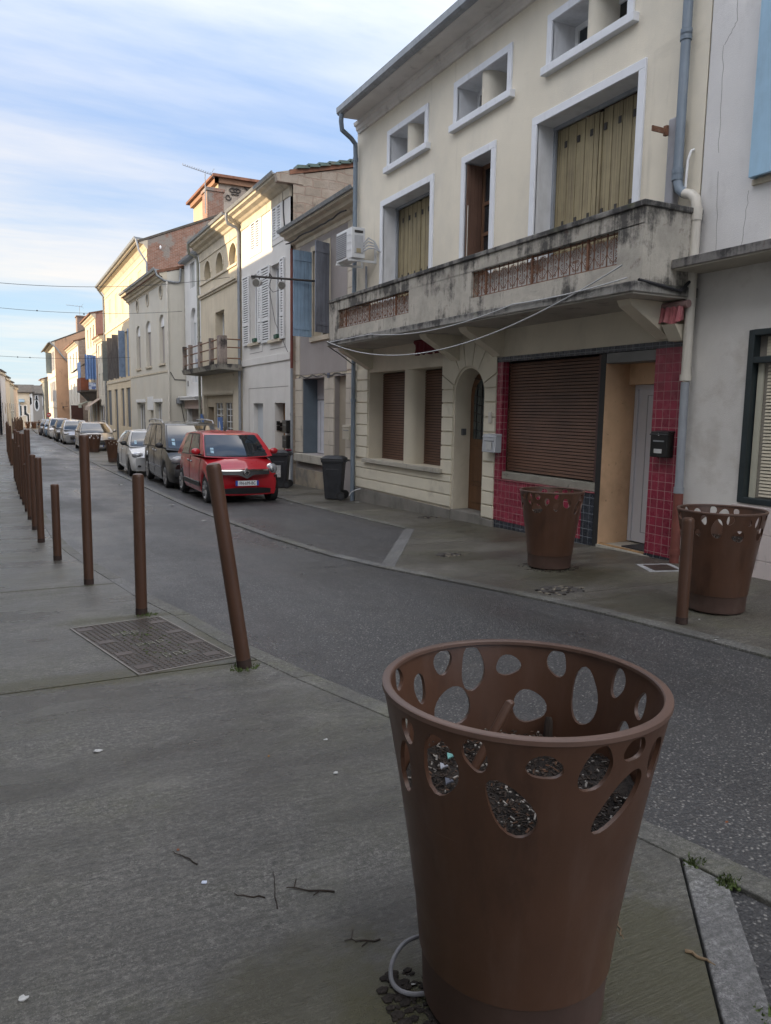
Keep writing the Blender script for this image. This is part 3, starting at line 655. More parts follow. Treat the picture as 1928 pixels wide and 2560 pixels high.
    for i in range(5):
        a0, a1 = R(cuts[i]+1.3), R(cuts[i+1]-1.3); n = 6
        inn = [(cy+0.50*math.cos(a0+(a1-a0)*k/n), cz+0.495*math.sin(a0+(a1-a0)*k/n)) for k in range(n+1)]
        o0, o1 = outer(a0), outer(a1); outp = [o0]
        for c in ((12.035, 2.96), (10.345, 2.96)):
            ca = math.atan2(c[1]-cz, c[0]-cy)
            if a0 < ca < a1: outp.append(c)
        outp.append(o1)
        mb.prism(outp + inn[::-1], 'x', X-pr, X+0.01)
    mb.build('rusticated_blocks', bl, root, 0.007)
    # twin ground-floor windows with roller shutters
    MB().box(X-0.10, X+0.42, 11.97, 15.34, 0.60, 0.683).build('window_ledge', plinth_pale(), root, 0.008)
    n = 10; p = [(X+0.42, 13.30)] + [(X+0.17-0.165*math.sin(PI*k/n), 13.49-0.19*math.cos(PI*k/n)) for k in range(n+1)] + [(X+0.42, 13.68)]
    mb = MB(); mb.prism(p, 'z', 0.685, zl); mb.sm = [len(f) == 4 for f in mb.f]; mb.build('window_pier', lower, root)
    SLATGAP = mat('slat_gap_shadow', (0.020, 0.012, 0.009), 0.1, 4, 0.9)
    slat = m_wood('brown_roller_slats', (0.125, 0.062, 0.038), (3, 1.3, 26), (0.05, 0.028, 0.02), 0.7, 0.5)
    for (a, b) in ((13.69, 15.17), (12.05, 13.29)):
        mb = MB(); slats(mb, X+0.34, a, b, 0.69, 2.53, 0.052, 0.012, 0.24, 0.7); mb.box(X+0.352, X+0.36, a, b, 0.69, 2.53, 1)
        mb.build('roller_shutter', [slat, SLATGAP], root)
    # arched door
    door = m_wood('brown_door_wood', (0.13, 0.062, 0.028), (16, 16, 1), (0.04, 0.02, 0.012), 0.7, 0.45)
    xd = X+0.38; poly = arch(10.715, 11.615, -0.01, 2.02, 14, 0.445)
    d = MB().prism(poly, 'x', xd-0.05, xd).build('arched_door', door, root)
    lp = [(10.82, 1.25), (11.50, 1.25), (11.50, 1.98)] + [(11.16+0.34*math.cos(PI*k/8), 1.98+0.34*math.sin(PI*k/8)) for k in range(1, 8)] + [(10.82, 1.98)]
    MB().prism(lp, 'x', xd-0.06, xd-0.045).build('pane', m_glass('door_glass', (0.05, 0.06, 0.06), 0.12), d)
    mb = MB()
    for k in range(7): mb.tube([(xd-0.07, 10.84, 1.30+0.15*k), (xd-0.07, 11.48, 1.42+0.15*k)], 0.008, 5)
    for k in range(4): mb.tube([(xd-0.07, 10.92+0.16*k, 1.26), (xd-0.07, 10.92+0.16*k, 2.2)], 0.008, 5)
    mb.build('iron_lattice', M_IRON, d)
    MB().box(xd-0.065, xd-0.045, 10.80, 11.53, 0.12, 0.42).box(xd-0.065, xd-0.045, 10.80, 11.53, 0.50, 1.12).build('panels', door, d, 0.008)
    MB().ell((xd-0.09, 10.79, 1.05), 0.03, 0.02, 0.02).build('handle', M_ZINC, d)
    MB().box(X+0.14, X+0.23, 11.585, 11.619, 1.315, 1.43).build('intercom', mat('grey_intercom', (0.10, 0.105, 0.11), 0.1, 5, 0.4), root, 0.006)
    MB().box(X-0.055, X-0.026, 10.42, 10.50, 1.55, 1.73).build('doorbell_box', M_PVCCREAM, root, 0.006)
    # tiled shopfront
    red = m_tile('red_wall_tiles', (0.235, 0.022, 0.047), (0.42, 0.26, 0.25)); blk = m_tile('black_wall_tiles', (0.026, 0.030, 0.040), (0.22, 0.24, 0.27), 0.110, 0.25)
    MB().box(X-0.012, X+0.34, 6.565, 10.352, 2.522, 2.602).build('black_tile_band', blk, root)
    for (px, dx, a, b, za, zc) in ((0.008, 0.34, 6.565, 6.992, -0.01, 2.52), (0.006, 0.11, 10.185, 10.337, 0.655, 2.52), (0.004, 0.3, 8.20, 10.337, -0.025, 0.64)): MB().box(X-px, X+dx, a, b, za, zc).build('red_tiles', red, root)
    for (px, a, b, za, zc) in ((0.013, 6.565, 6.996, -0.14, -0.012), (0.009, 8.20, 10.337, -0.16, -0.027), (0.007, 7.955, 8.198, -0.14, 0.64)): MB().box(X-px, X+0.3, a, b, za, zc).build('black_tiles', blk, root)
    MB().box(X-0.02, X+0.3, 7.95, 10.337, 0.642, 0.653).build('pink_edge_tile', mat('pink_edge', (0.34, 0.10, 0.12), 0.2, 4, 0.3), root)
    MB().box(X+0.03, X+0.3, 7.96, 10.183, 0.655, 0.775).build('concrete_sill', mat('chipped_concrete', (0.27, 0.26, 0.22), 0.2, 3, 0.9, 0.4, 60, ((GRIME, (9, 9, 9), 0.6, 0.72, 0.8),)), root, 0.01)
    mb = MB(); slats(mb, X+0.13, 8.06, 10.18, 0.80, 2.51, 0.047, 0.012, 0.24, 0.7); mb.box(X+0.141, X+0.15, 8.06, 10.18, 0.79, 2.51, 1)
    mb.build('shop_roller_shutter', [slat, SLATGAP], root)
    fr = mat('dark_brown_frame', (0.045, 0.030, 0.026), 0.2, 4, 0.5)
    MB().box(X+0.06, X+0.20, 7.955, 8.06, 0.79, 2.51).build('shutter_guide', m_wood('maroon_guide', (0.09, 0.045, 0.04), (9, 9, 1)), root)
    MB().box(X-0.004, X+0.33, 7.86, 7.953, -0.13, 2.51).build('black_jamb', mat('peeling_black_paint', (0.020, 0.020, 0.020), 0.2, 4, 0.6, 0.1, 30, (((0.16, 0.15, 0.10), (14, 14, 3), 0.66, 0.72, 0.8),)), root)
    orange = mat('ochre_plaster', (0.62, 0.42, 0.26), 0.12, 1.8, 0.9, 0.25, 60, (((0.30, 0.19, 0.11), (1.3, 1.3, 1.0), 0.5, 0.7, 0.6), ((0.08, 0.055, 0.04), (16, 16, 12), 0.64, 0.72, 0.8)))
    mb = MB(); zf = -0.05
    mb.quad((X+0.33, 7.858, zf), (X+0.68, 7.858, zf), (X+0.68, 7.858, 2.4), (X+0.33, 7.858, 2.4)); mb.box(X+0.005, X+0.33, 7.85, 7.859, zf, 2.39)
    mb.quad((X+0.35, 6.98, zf), (X+0.35, 6.98, 2.4), (X+0.68, 6.95, 2.4), (X+0.68, 6.95, zf)); mb.quad((X+0.02, 6.98, 2.395), (X+0.02, 7.86, 2.395), (X+0.68, 7.86, 2.395), (X+0.68, 6.9, 2.395)); mb.box(X+0.42, X+0.70, 6.96, 7.857, 2.12, 2.394)
    mb.quad((X+0.72, 6.9, zf), (X+0.72, 7.9, zf), (X+0.72, 7.9, 2.4), (X+0.72, 6.9, 2.4))
    mb.build('porch_walls', orange, root)
    MB().box(X+0.0, X+0.28, 6.995, 7.857, 2.385, 2.518).build('shutter_box', mat('dull_metal_box', (0.17, 0.17, 0.165), 0.15, 4, 0.6, 0.1, 30), root, 0.006)
    MB().box(X-0.02, X+1.0, 6.90, 7.858, -0.2, -0.04).build('threshold', plinth_pale(), root)
    MB().box(X+0.15, X+0.62, 7.02, 7.55, -0.04, -0.022).build('doormat', M_BLACKPL, root)
    MB().box(X+0.02, X+0.07, 6.995, 7.855, -0.04, -0.024).build('wood_strip', m_wood('pale_wood', (0.36, 0.22, 0.10), (30, 4, 30)), root)
    xd = X+0.60
    d = MB().box(xd-0.05, xd+0.02, 7.00, 7.79, -0.02, 2.06).build('white_door', mat('white_door_pvc', (0.62, 0.63, 0.67), 0.03, 3, 0.35), root, 0.004)
    MB().frame(xd-0.02, 7.00, 7.79, -0.02, 2.06, 0.06, 0.05).build('door_frame', MATS['white_door_pvc'], d, 0.004)
    mb = MB()
    for k in range(7): mb.box(xd-0.056, xd-0.049, 7.05, 7.32, 0.35+0.22*k, 0.37+0.22*k)
    mb.box(xd-0.055, xd-0.049, 7.62, 7.628, 0.12, 1.98).box(xd-0.055, xd-0.049, 7.05, 7.62, 0.12, 0.128).box(xd-0.055, xd-0.049, 7.05, 7.62, 1.972, 1.98)
    mb.build('mouldings', mat('door_groove', (0.30, 0.30, 0.33), 0.05, 4, 0.5), d)
    # balcony
    zt = 4.03; mo = m_mould('mouldy_concrete', (0.47, 0.44, 0.385), 3.05-root.location.z, 4.03-root.location.z); XF = 6.33
    slab = m_mould('mouldy_slab_edge', (0.30, 0.29, 0.27), 2.99-root.location.z, 3.13-root.location.z)
    bal = MB().box(6.21, 7.2, 6.42, 15.22, 3.055, 3.165).build('balcony', slab, root, 0.012)
    mb = MB().box(XF, XF+0.13, 6.44, 15.36, 3.165, 3.395)
    for (a, b) in ((6.44, 6.83), (9.86, 11.82), (14.92, 15.36)): mb.box(XF, XF+0.13, a, b, 3.395, 3.785)
    mb.box(XF, XF+0.13, 6.44, 15.36, 3.785, 3.965)
    for a in (6.44, 15.23): mb.box(XF+0.13, 7.2, a, a+0.13, 3.165, 3.965)
    mb.build('parapet', mo, bal, 0.006)
    mb = MB().box(XF-0.025, XF+0.155, 6.415, 15.385, 3.965, zt); 
    for a in (6.415, 15.205): mb.box(XF+0.155, 7.2, a, a+0.18, 3.965, zt)
    mb.build('coping', m_mould('black_coping', (0.27, 0.26, 0.24), 3.5-root.location.z, 4.0-root.location.z), bal, 0.012)
    MB().box(6.24, 7.2, 6.45, 15.2, 3.035, 3.055).build('soffit', mat('grey_soffit', (0.40, 0.375, 0.33), 0.12, 1.5, 0.9, 0.15, 40, ((GRIME, (4, 4, 4), 0.55, 0.7, 0.5),)), bal)
    for (a, b, za, zc) in ((11.82, 14.92, 3.395, 3.785), (6.83, 9.86, 3.395, 3.785)):
        mb = MB(); x = XF+0.05; n = 14; w = (b-a)/n
        mb.box(x-0.008, x+0.008, a, b, za+0.018, za+0.03).box(x-0.008, x+0.008, a, b, zc-0.03, zc-0.018)
        H = zc-za; zc2 = (za+zc)/2
        for k in range(n+1): mb.box(x-0.006, x+0.006, a+k*w-0.006, a+k*w+0.006, za, zc)
        for k in range(n):
            c = a+(k+0.5)*w
            if k % 5 == 2: mb.box(x-0.014, x+0.014, c-0.014, c+0.014, za, zc)
            mb.box(x-0.004, x+0.004, c-0.004, c+0.004, za, zc)
            for sy in (-1, 1):
                mb.tube([(x, c+sy*w*0.5*math.sin(PI*t/8), za+0.05+(H-0.1)*t/8) for t in range(9)], 0.0045, 5, caps=False)
                for (z0, sg) in ((zc2+0.035, 1), (zc2-0.035, -1), (za+0.075, 1), (zc-0.075, -1)):
                    mb.tube([(x, c+sy*(0.012+0.046*(1-t/9)*abs(math.sin(t*0.75))+0.014), z0+sg*0.036*math.cos(t*0.75)*(1-t/12)) for t in range(9)], 0.004, 4, caps=False)
        mb.build('iron_grille', M_RUST, bal)
        MB().box(x+0.075, x+0.085, a+0.02, b-0.02, za, zc-0.05).build('white_panel', mat('white_hoarding', (0.66, 0.66, 0.65), 0.1, 2, 0.8, 0, 1, (((0.26, 0.14, 0.09), (2.2, 2.2, 3.5), 0.57, 0.62, 0.9),)), bal)
    for (a, b) in ((15.02, 15.26), (11.47, 11.70), (10.19, 10.42), (6.75, 6.95)):
        MB().prism([(7.2, 2.62), (7.14, 2.62), (7.09, 2.66), (6.52, 2.97), (6.48, 3.035), (7.2, 3.035)], 'y', a, b).build('corbel', lower, bal, 0.006)
    # eaves
    ec = mat('eaves_paint', (0.64, 0.615, 0.58), 0.12, 1.4, 0.85, 0.1, 40, (((0.20, 0.18, 0.16), (2, 2, 2), 0.56, 0.72, 0.6),))
    cornice(MB(), X, Y0, Y1-0.08, [(0.0, 7.655), (0.035, 7.66), (0.05, 7.70), (0.075, 7.72), (0.09, 7.785), (0.125, 7.80), (0.14, 7.86)]).build('cornice', ec, root)
    MB().prism([(X-0.14, 7.862), (6.70, 7.845), (6.68, 7.85), (6.68, 7.91), (X+0.3, 8.06), (X+0.3, 7.9)], 'y', Y0, 15.64).build('eaves', ec, root)
    g = MB().prism([(6.679, 7.855), (6.60, 7.86), (6.565, 7.90), (6.56, 8.005), (6.572, 8.005), (6.58, 7.93), (6.679, 7.93)], 'y', Y0-0.0, 15.62).build('gutter', M_ZINC, root)
    shell(root, X, Y0, Y1, gz(Y1)-0.1, 7.9, 1.7, 10, lower, M_ROOF, -0.1)
    pipe(root, [(6.63, 15.50, 7.9), (6.63, 15.52, 7.72), (6.68, 15.58, 7.58), (6.98, 15.78, 7.52), (7.10, 15.83, 7.44), (7.11, 15.83, 7.2), (7.11, 15.83, -0.35)], 0.05, M_PVCBLUE, collars=((7.11, 15.83, 7.12), (7.11, 15.83, 3.75), (7.11, 15.83, 1.95)))
    q = pipe(root, [(7.10, 6.74, 8.0), (7.10, 6.74, 4.42), (7.10, 6.70, 4.30), (7.10, 6.62, 4.235)], 0.055, M_PVCBLUE, collars=((7.10, 6.74, 6.0), (7.10, 6.74, 5.95), (7.10, 6.74, 4.50), (7.10, 6.74, 4.44)))
    pipe(root, [(7.10, 6.62, 4.235), (7.10, 6.52, 4.20), (7.10, 6.45, 4.14), (7.10, 6.43, 4.02), (7.10, 6.43, 2.12)], 0.055, M_PVCCREAM, 'downpipe', ((7.10, 6.43, 4.0), (7.10, 6.43, 3.93), (7.10, 6.43, 2.15)))
    pipe(root, [(7.10, 6.43, 2.10), (7.11, 6.43, 0.80)], 0.05, M_PVCGREY, 'downpipe', ((7.11, 6.43, 0.84),))
    pipe(root, [(7.11, 6.43, 0.80), (7.11, 6.43, -0.05)], 0.056, M_RED_PIPE, 'downpipe', ((7.11, 6.43, 0.10),))
    pipe(root, [(7.185, 6.60, 4.72), (7.14, 6.60, 4.70), (7.12, 6.62, 4.6), (7.12, 6.63, 4.3)], 0.014, M_WHITEPVC, 'drain_hose')
    MB().box(7.09, 7.2, 6.79, 6.92, 4.0, 5.13).build('cable_trunking', mat('grey_trunking', (0.27, 0.27, 0.29), 0.15, 3, 0.5, 0, 1, ((GRIME, (9, 9, 1.5), 0.56, 0.75, 0.6),)), root, 0.02)
    MB().box(6.86, 7.2, 6.93, 6.945, 4.97, 5.03).box(7.06, 7.10, 6.91, 6.96, 4.95, 5.06).build('rusty_bracket', M_RUST, root)
    # what is left of the awnings
    pk = mat('faded_pink_canvas', (0.46, 0.155, 0.17), 0.2, 5, 0.9, 0.2, 30, (((0.55, 0.32, 0.32), (5, 5, 2), 0.5, 0.7, 0.6),)); rd = mat('dark_red_canvas', (0.125, 0.016, 0.022), 0.2, 5, 0.9)
    for (x, a, b, za, zc, m, nm) in ((6.98, 6.42, 6.96, 2.76, 2.96, pk, 1), (6.93, 11.73, 12.66, 2.745, 2.98, rd, 0)):
        mb = MB(); n = 36; vs = []
        for k in range(n+1):
            y = a+(b-a)*k/n; wv = 0.018*math.sin(k*1.1)+0.01*math.sin(k*2.7)
            bot = za+0.045*(1-abs(math.sin(PI*k/n*(4 if not nm else 2))))
            vs += [(x+wv*0.3, y, zc), (x+wv, y, (zc+bot)/2), (x+wv*1.6-0.01, y, bot)]
        mb.add(vs, [(3*k+j, 3*k+3+j, 3*k+4+j, 3*k+1+j) for k in range(n) for j in range(2)], 0, True)
        mb.add([(p[0]+0.012, p[1], p[2]) for p in vs], [(3*k+j, 3*k+1+j, 3*k+4+j, 3*k+3+j) for k in range(n) for j in range(2)], 0, True)
        aw = mb.build('awning_remnant', m, root)
        MB().tube([(x+0.04, a-0.04, zc+0.015), (x+0.04, b+0.04, zc+0.015)], 0.045, 12).build('roller', mat('worn_pink_roll', (0.26, 0.17, 0.16), 0.3, 5, 0.8) if nm else rd, aw)
        if nm: MB().hexa([(7.08, 6.50, 2.58), (7.2, 6.50, 2.58), (7.2, 6.70, 2.58), (7.08, 6.70, 2.58)], [(6.95, 6.50, 2.76), (7.2, 6.50, 2.76), (7.2, 6.70, 2.76), (6.95, 6.70, 2.76)]).build('bracket_arm', lower, aw)
    return root
def plinth_pale():
    return mat('pale_worn_concrete', (0.40, 0.375, 0.32), 0.12, 2.5, 0.9, 0.3, 60, ((GRIME, (6, 6, 2), 0.55, 0.74, 0.5),))
HOUSE_A = cream_house()

# ------------------------------------------------------------------ the roughcast neighbour on the right
def roughcast_house():
    X = 7.215; Y0, Y1 = -3.0, 6.486
    up = mat('pale_roughcast', (0.69, 0.68, 0.675), 0.06, 1.2, 0.95, 0.7, 130, (((0.34, 0.33, 0.32), (1.4, 1.4, 0.9), 0.55, 0.75, 0.4), ((0.10, 0.09, 0.08), (26, 26, 20), 0.72, 0.77, 0.8)))
    lo = mat('beige_roughcast', (0.66, 0.64, 0.61), 0.09, 1.2, 0.95, 0.7, 130, (((0.30, 0.25, 0.20), (1.0, 1.0, 1.3), 0.50, 0.70, 0.55), ((0.06, 0.05, 0.045), (22, 22, 16), 0.70, 0.75, 0.85)))
    root = house('grey roughcast house with a pale blue shutter and a black edged concrete canopy', X, Y0, Y1)
    win = (4.25, 5.70, 0.78, 2.63); w2 = (4.35, 5.05, 4.22, 6.1)
    MB().wall(X, [(Y0, 3.38), (Y1, 3.38), (Y1, 8.6), (Y0, 8.6)], [w2], 0.3).build('upper_wall', up, root)
    MB().wall(X, [(Y0, -0.2), (Y1, -0.2), (Y1, 3.38), (Y0, 3.38)], [win], 0.12).build('lower_wall', lo, root)
    MB().box(6.76, X+0.02, Y0, 6.425, 3.335, 3.435).build('canopy', m_mould('black_canopy_edge', (0.22, 0.21, 0.20), 3.2-root.location.z, 3.43-root.location.z), root, 0.01)
    MB().box(6.78, X, Y0, 6.40, 3.32, 3.335).build('canopy_soffit', mat('beige_soffit', (0.42, 0.39, 0.33), 0.1, 2, 0.9), root)
    grn = mat('dark_green_paint', (0.022, 0.032, 0.036), 0.2, 4, 0.45, 0.05, 30)
    a, b, c, d = win
    w = MB().box(X-0.02, X+0.10, a, a+0.07, c, d).box(X-0.02, X+0.10, b-0.07, b, c, d).box(X-0.02, X+0.10, a+0.07, b-0.07, d-0.06, d).box(X-0.02, X+0.10, a+0.07, b-0.07, c, c+0.06).box(X-0.025, X+0.09, a+0.07, b-0.07, 2.28, 2.345).build('shop_window', grn, root, 0.006)
    MB().box(X+0.09, X+0.096, a+0.03, b-0.03, c+0.03, d-0.03).build('pane', m_glass('blind_glass', (0.25, 0.23, 0.2), 0.08, 0.4), w)
    mb = MB(); slats(mb, X+0.075, a+0.1, b-0.20, c+0.08, 2.27, 0.036, 0.010, 0.35, 0.9); slats(mb, X+0.082, a+0.1, b-0.16, 2.36, d-0.07, 0.036, 0.004, 0.1, 0.5)
    mb.build('blind_slats', mat('cream_blind', (0.55, 0.50, 0.39), 0.06, 4, 0.6), w)
    MB().box(X+0.06, X+0.085, b-0.15, b-0.085, c+0.06, 2.28).build('inner_frame', mat('cream_frame', (0.50, 0.49, 0.40), 0.05, 4, 0.5), w)
    pk = mat('pinkish_block_paint', (0.60, 0.53, 0.51), 0.06, 2, 0.9, 0.3, 90, ((GRIME, (9, 9, 3), 0.62, 0.76, 0.7),))
    mb = MB()
    for k, (za, zb) in enumerate(((-0.1, 0.18), (0.185, 0.46), (0.465, 0.755))): mb.box(X-0.022, X+0.01, Y0, 5.76, za, zb)
    mb.build('block_apron', pk, root, 0.004)
    blue = m_wood('pale_blue_paint', (0.27, 0.42, 0.55), (9, 9, 1.2), (0.16, 0.22, 0.28), 0.45, 0.6)
    win2 = window(root, X, *w2, 0.28)
    lf = MB().box(X-0.115, X-0.075, 4.98, 5.78, 4.19, 6.15).build('shutter_leaf', blue, win2, 0.006)
    mb = MB().box(X-0.075, X-0.005, 5.755, 5.785, 4.19, 6.15); mb.build('leaf_edge', m_wood('worn_blue_edge', (0.38, 0.50, 0.58), (20, 20, 1.4), (0.10, 0.14, 0.2), 0.7), lf)
    for z in (4.33, 4.95, 5.5, 6.0): MB().box(X-0.09, X-0.002, 5.78, 5.80, z, z+0.08).build('hinge', M_WHITEPAINT, lf)
    MB().box(X-0.03, X-0.001, 4.2, 5.8, 4.13, 4.185).build('sill', M_STONE, win2)
    mb = MB(); y, z = 6.29, 6.4
    for (ya, yb, za, zb) in ((6.20, 6.16, 7.2, 5.9), (6.16, 6.30, 5.9, 5.72), (6.31, 6.28, 5.72, 4.6), (6.27, 6.22, 4.4, 3.45), (5.85, 5.90, 4.1, 3.45)):
        pts = [(X-0.001, ya+(yb-ya)*t/10+0.006*math.sin(t*2.3)+rnd.uniform(-.006, .006), za+(zb-za)*t/10) for t in range(11)]; mb.tube(pts, 0.0022, 4)
    mb.build('wall_cracks', mat('crack_shadow', (0.20, 0.19, 0.18), 0.1, 5, 0.95), root)
    shell(root, X, Y0, Y1, -0.4, 8.6, 1.5, 10, up, M_ROOF, 0.4)
roughcast_house()
# ------------------------------------------------------------------ the other houses of the right-hand row
def gable_roof(root, X, y0, y1, zb, ze, rise, D, m, mg, mroof, over=0.3, e=0.012):
    return shell(root, X, y0, y1, zb, ze, rise, D, m, mroof, over, mg)
def louvre(root, X, ya, yb, za, zb, m, parent=None, name='louvred_shutter', proud=0.05):
    mb = MB(); f = 0.07; x0, x1 = X-proud, X
    mb.box(x0, x1, ya, ya+f, za, zb).box(x0, x1, yb-f, yb, za, zb)
    zs = [za, za+(zb-za)*0.30, zb] if zb-za > 1.4 else [za, zb]
    for z in zs: mb.box(x0, x1, ya+f, yb-f, max(za, z-f/2), min(zb, z+f/2))
    for i in range(len(zs)-1): slats(mb, X-proud*0.55, ya+f, yb-f, zs[i]+f/2+0.01, zs[i+1]-f/2-0.01, 0.075, 0.012, 0.42, 0.0)
    o = mb.build(name, m, parent or root)
    return o
SLATBACK = mat('shutter_gap', (0.03, 0.03, 0.032), 0.1, 5, 0.9)
def grey_house():
    X = 7.55; Y0, Y1 = 15.96, 20.93; zg = gz(20.5)-0.1
    root = house('small low grey house with one big blue board shutter swung open', X, Y0, Y1)
    st = M_STONE; gr = mat('grey_taupe_render', (0.30, 0.275, 0.265), 0.07, 1.3, 0.9, 0.2, 60, ((GRIME, (7, 7, 0.5), 0.58, 0.8, 0.25),))
    MB().wall(X, [(Y0, 2.62), (Y1, 2.62), (Y1, 6.25), (Y0, 6.25)], [(18.38, 19.46, 3.66, 5.87)], 0.3).build('upper_wall', st, root)
    mb = MB().box(X-0.012, X+0.01, 17.2, 18.24, 2.68, 6.15).box(X-0.012, X+0.01, 19.6, 20.43, 2.68, 6.15).box(X-0.012, X+0.01, 18.24, 19.6, 2.68, 3.50).box(X-0.012, X+0.01, 18.24, 19.6, 6.0, 6.15)
    mb.build('render_panel', gr, root)
    w = window(root, X, 18.38, 19.46, 3.66, 5.87, 0.28, M_PVCCREAM)
    MB().frame(X, 18.38, 19.46, 3.66, 5.87, 0.13, 0.03, 0).box(X-0.06, X+0.05, 18.22, 19.62, 3.53, 3.655).build('surround', st, w, 0.006)
    bl = m_wood('chalky_blue_boards', (0.22, 0.32, 0.43), (13, 13, 0.8), (0.09, 0.10, 0.12), 0.55, 0.7); bg = m_wood('greyed_blue_boards', (0.17, 0.185, 0.22), (13, 13, 0.8), (0.05, 0.05, 0.06), 0.6, 0.75)
    for (hx, hy, fx, fy, m, tp) in ((7.53, 19.52, 6.98, 19.45, bl, 0), (7.53, 18.30, 7.07, 18.10, bg, 1)):
        d = Vector((fx-hx, fy-hy, 0)); L = d.length; d.normalize(); n = Vector((-d.y, d.x, 0)); mb = MB()
        k = 5; z0, z1 = 3.66, 5.86
        for i in range(k):
            a = Vector((hx, hy, 0))+d*(L*i/k+0.003); b = Vector((hx, hy, 0))+d*(L*(i+1)/k-0.003)
            p = [a-n*0.016, b-n*0.016, b+n*0.016, a+n*0.016]
            if (d.x*n.y-d.y*n.x) < 0: p.reverse()
            mb.hexa([(q.x, q.y, z0) for q in p], [(q.x, q.y, z1) for q in p])
        leaf = mb.build('shutter_leaf', m, w)
        mb = MB()
        for z in (z0+0.22, z1-0.22):
            a = Vector((hx, hy, 0))+d*0.02; b = Vector((hx, hy, 0))+d*(L-0.02); s = 0.03
            p = [a-n*s, b-n*s, b+n*s, a+n*s]
            mb.hexa([(q.x, q.y, z-0.045) for q in p], [(q.x, q.y, z+0.045) for q in p])
        mb.build('rail', m, leaf)
    hol = [(18.6, 20.24, 0.52, 2.58), (17.2, 17.94, 0.53, 2.58)]
    MB().wall(X+0.003, [(Y0, -0.42), (Y1, -0.55), (Y1, 2.62), (Y0, 2.62)], hol, [0.47, 0.14]).build('lower_wall', gr, root)
    zr = [0.535, 0.83, 1.18, 1.53, 1.90, 2.26, 2.60]; g = 0.006
    sb = mat('patchy_stone_blocks', (0.50, 0.455, 0.385), 0.16, 1.1, 0.9, 0.3, 60, ((GRIME, (5, 5, 1.5), 0.56, 0.74, 0.5),))
    for (a, b) in ((17.95, 18.59), (20.25, 20.92), (15.97, 17.19)):
        mb = MB()
        for i in range(6):
            c = (a+b)/2
            if i % 2: mb.box(X-0.03, X+0.01, a, c-g, zr[i]+g, zr[i+1]-g); mb.box(X-0.03, X+0.01, c+g, b, zr[i]+g, zr[i+1]-g)
            else: mb.box(X-0.03, X+0.01, a, b, zr[i]+g, zr[i+1]-g)
        mb.build('stone_pier', sb, root, 0.005)
    for (a, b) in ((20.46, 20.92), (15.97, 17.17)):
        mb = MB()
        for i in range(9): mb.box(X-0.02, X+0.01, a, b, 2.70+i*0.385+g, 2.70+(i+1)*0.385-g)
        mb.build('quoin_blocks', sb, root, 0.005)
    MB().box(X+0.13, X+0.15, 17.18, 17.96, 0.5, 2.6).build('blocked_doorway', mat('tan_blocked_render', (0.33, 0.29, 0.225), 0.1, 1.2, 0.9, 0.2, 50, ((GRIME, (4, 4, 1), 0.58, 0.76, 0.4),)), root)
    jb = mat('slate_blue_jamb', (0.105, 0.135, 0.165), 0.08, 3, 0.6)
    MB().box(X+0.01, X+0.46, 20.215, 20.239, 0.525, 2.575).build('door_jamb', jb, root)
    d = MB().box(X+0.43, X+0.47, 18.62, 20.21, 0.53, 2.0).build('white_shutter_door', mat('white_panel_door', (0.60, 0.61, 0.66), 0.04, 3, 0.5), root)
    mb = MB().box(X+0.42, X+0.47, 18.62, 20.21, 2.02, 2.57)
    mb.build('fanlight_panel', mat('mauve_panel', (0.40, 0.385, 0.41), 0.05, 3, 0.6), d)
    mb = MB()
    for k in range(6): mb.box(X+0.424, X+0.43, 18.7+0.25*k, 18.72+0.25*k, 0.6, 1.95)
    mb.build('boards', M_PVCGREY, d)
    MB().box(X-0.12, X+0.3, 18.42, 20.66, 0.29, 0.51).build('door_sill', plinth_pale(), root, 0.01)
    base = mat('flaking_base_render', (0.36, 0.31, 0.235), 0.15, 1.6, 0.92, 0.4, 50, (((0.20, 0.185, 0.17), (2.5, 2.5, 2.0), 0.48, 0.62, 0.85), ((0.42, 0.27, 0.17), (2, 2, 2), 0.58, 0.70, 0.7), ((0.10, 0.11, 0.06), (5, 5, 5), 0.62, 0.72, 0.6)))
    MB().hexa([(X-0.035, 17.96, -0.46), (X+0.01, 17.96, -0.46), (X+0.01, Y1-0.01, -0.55), (X-0.035, Y1-0.01, -0.55)], [(X-0.035, 17.96, 0.09), (X+0.01, 17.96, 0.09), (X+0.01, Y1-0.01, 0.08), (X-0.035, Y1-0.01, 0.08)]).build('base', base, root)
    MB().box(X-0.042, X-0.028, 18.22, 18.37, 2.55, 2.67).build('number_plate', mat('enamel_plate', (0.10, 0.12, 0.2), 0.1, 4, 0.3), root)
    cornice(MB(), X, Y0-0.02, 20.95, [(0.02, 6.17), (0.03, 6.27), (0.10, 6.30), (0.14, 6.37), (0.27, 6.40), (0.31, 6.47), (0.42, 6.50), (0.43, 6.55)]).build('cornice', st, root)
    MB().prism([(X-0.43, 6.551), (X-0.49, 6.555), (X-0.52, 6.63), (X-0.50, 6.64), (X-0.46, 6.585), (X+0.3, 6.585)], 'y', Y0-0.0, 20.97).build('gutter', M_ZINC, root)
    gable_roof(root, X, Y0, Y1, zg, 6.5, 1.05, 8.6, gr, gr, M_ROOF, 0.15)
    pipe(root, [(X-0.08, 20.93, 6.2), (X-0.08, 20.93, 2.9)], 0.045, M_RED_PIPE); pipe(root, [(X-0.08, 20.93, 2.9), (X-0.08, 20.93, -0.4)], 0.045, M_PVCGREY, 'downpipe', ((X-0.08, 20.93, 1.6),))
    mb = MB(); pts = [(X-0.05, 20.4-0.17*t, 2.62+0.03*math.sin(t*1.3)+rnd.uniform(-.015, .015)) for t in range(20)]
    mb.tube(pts, 0.011, 5); mb.tube([(p[0]-0.01, p[1], p[2]+0.02+rnd.uniform(-.01, .01)) for p in pts], 0.007, 5)
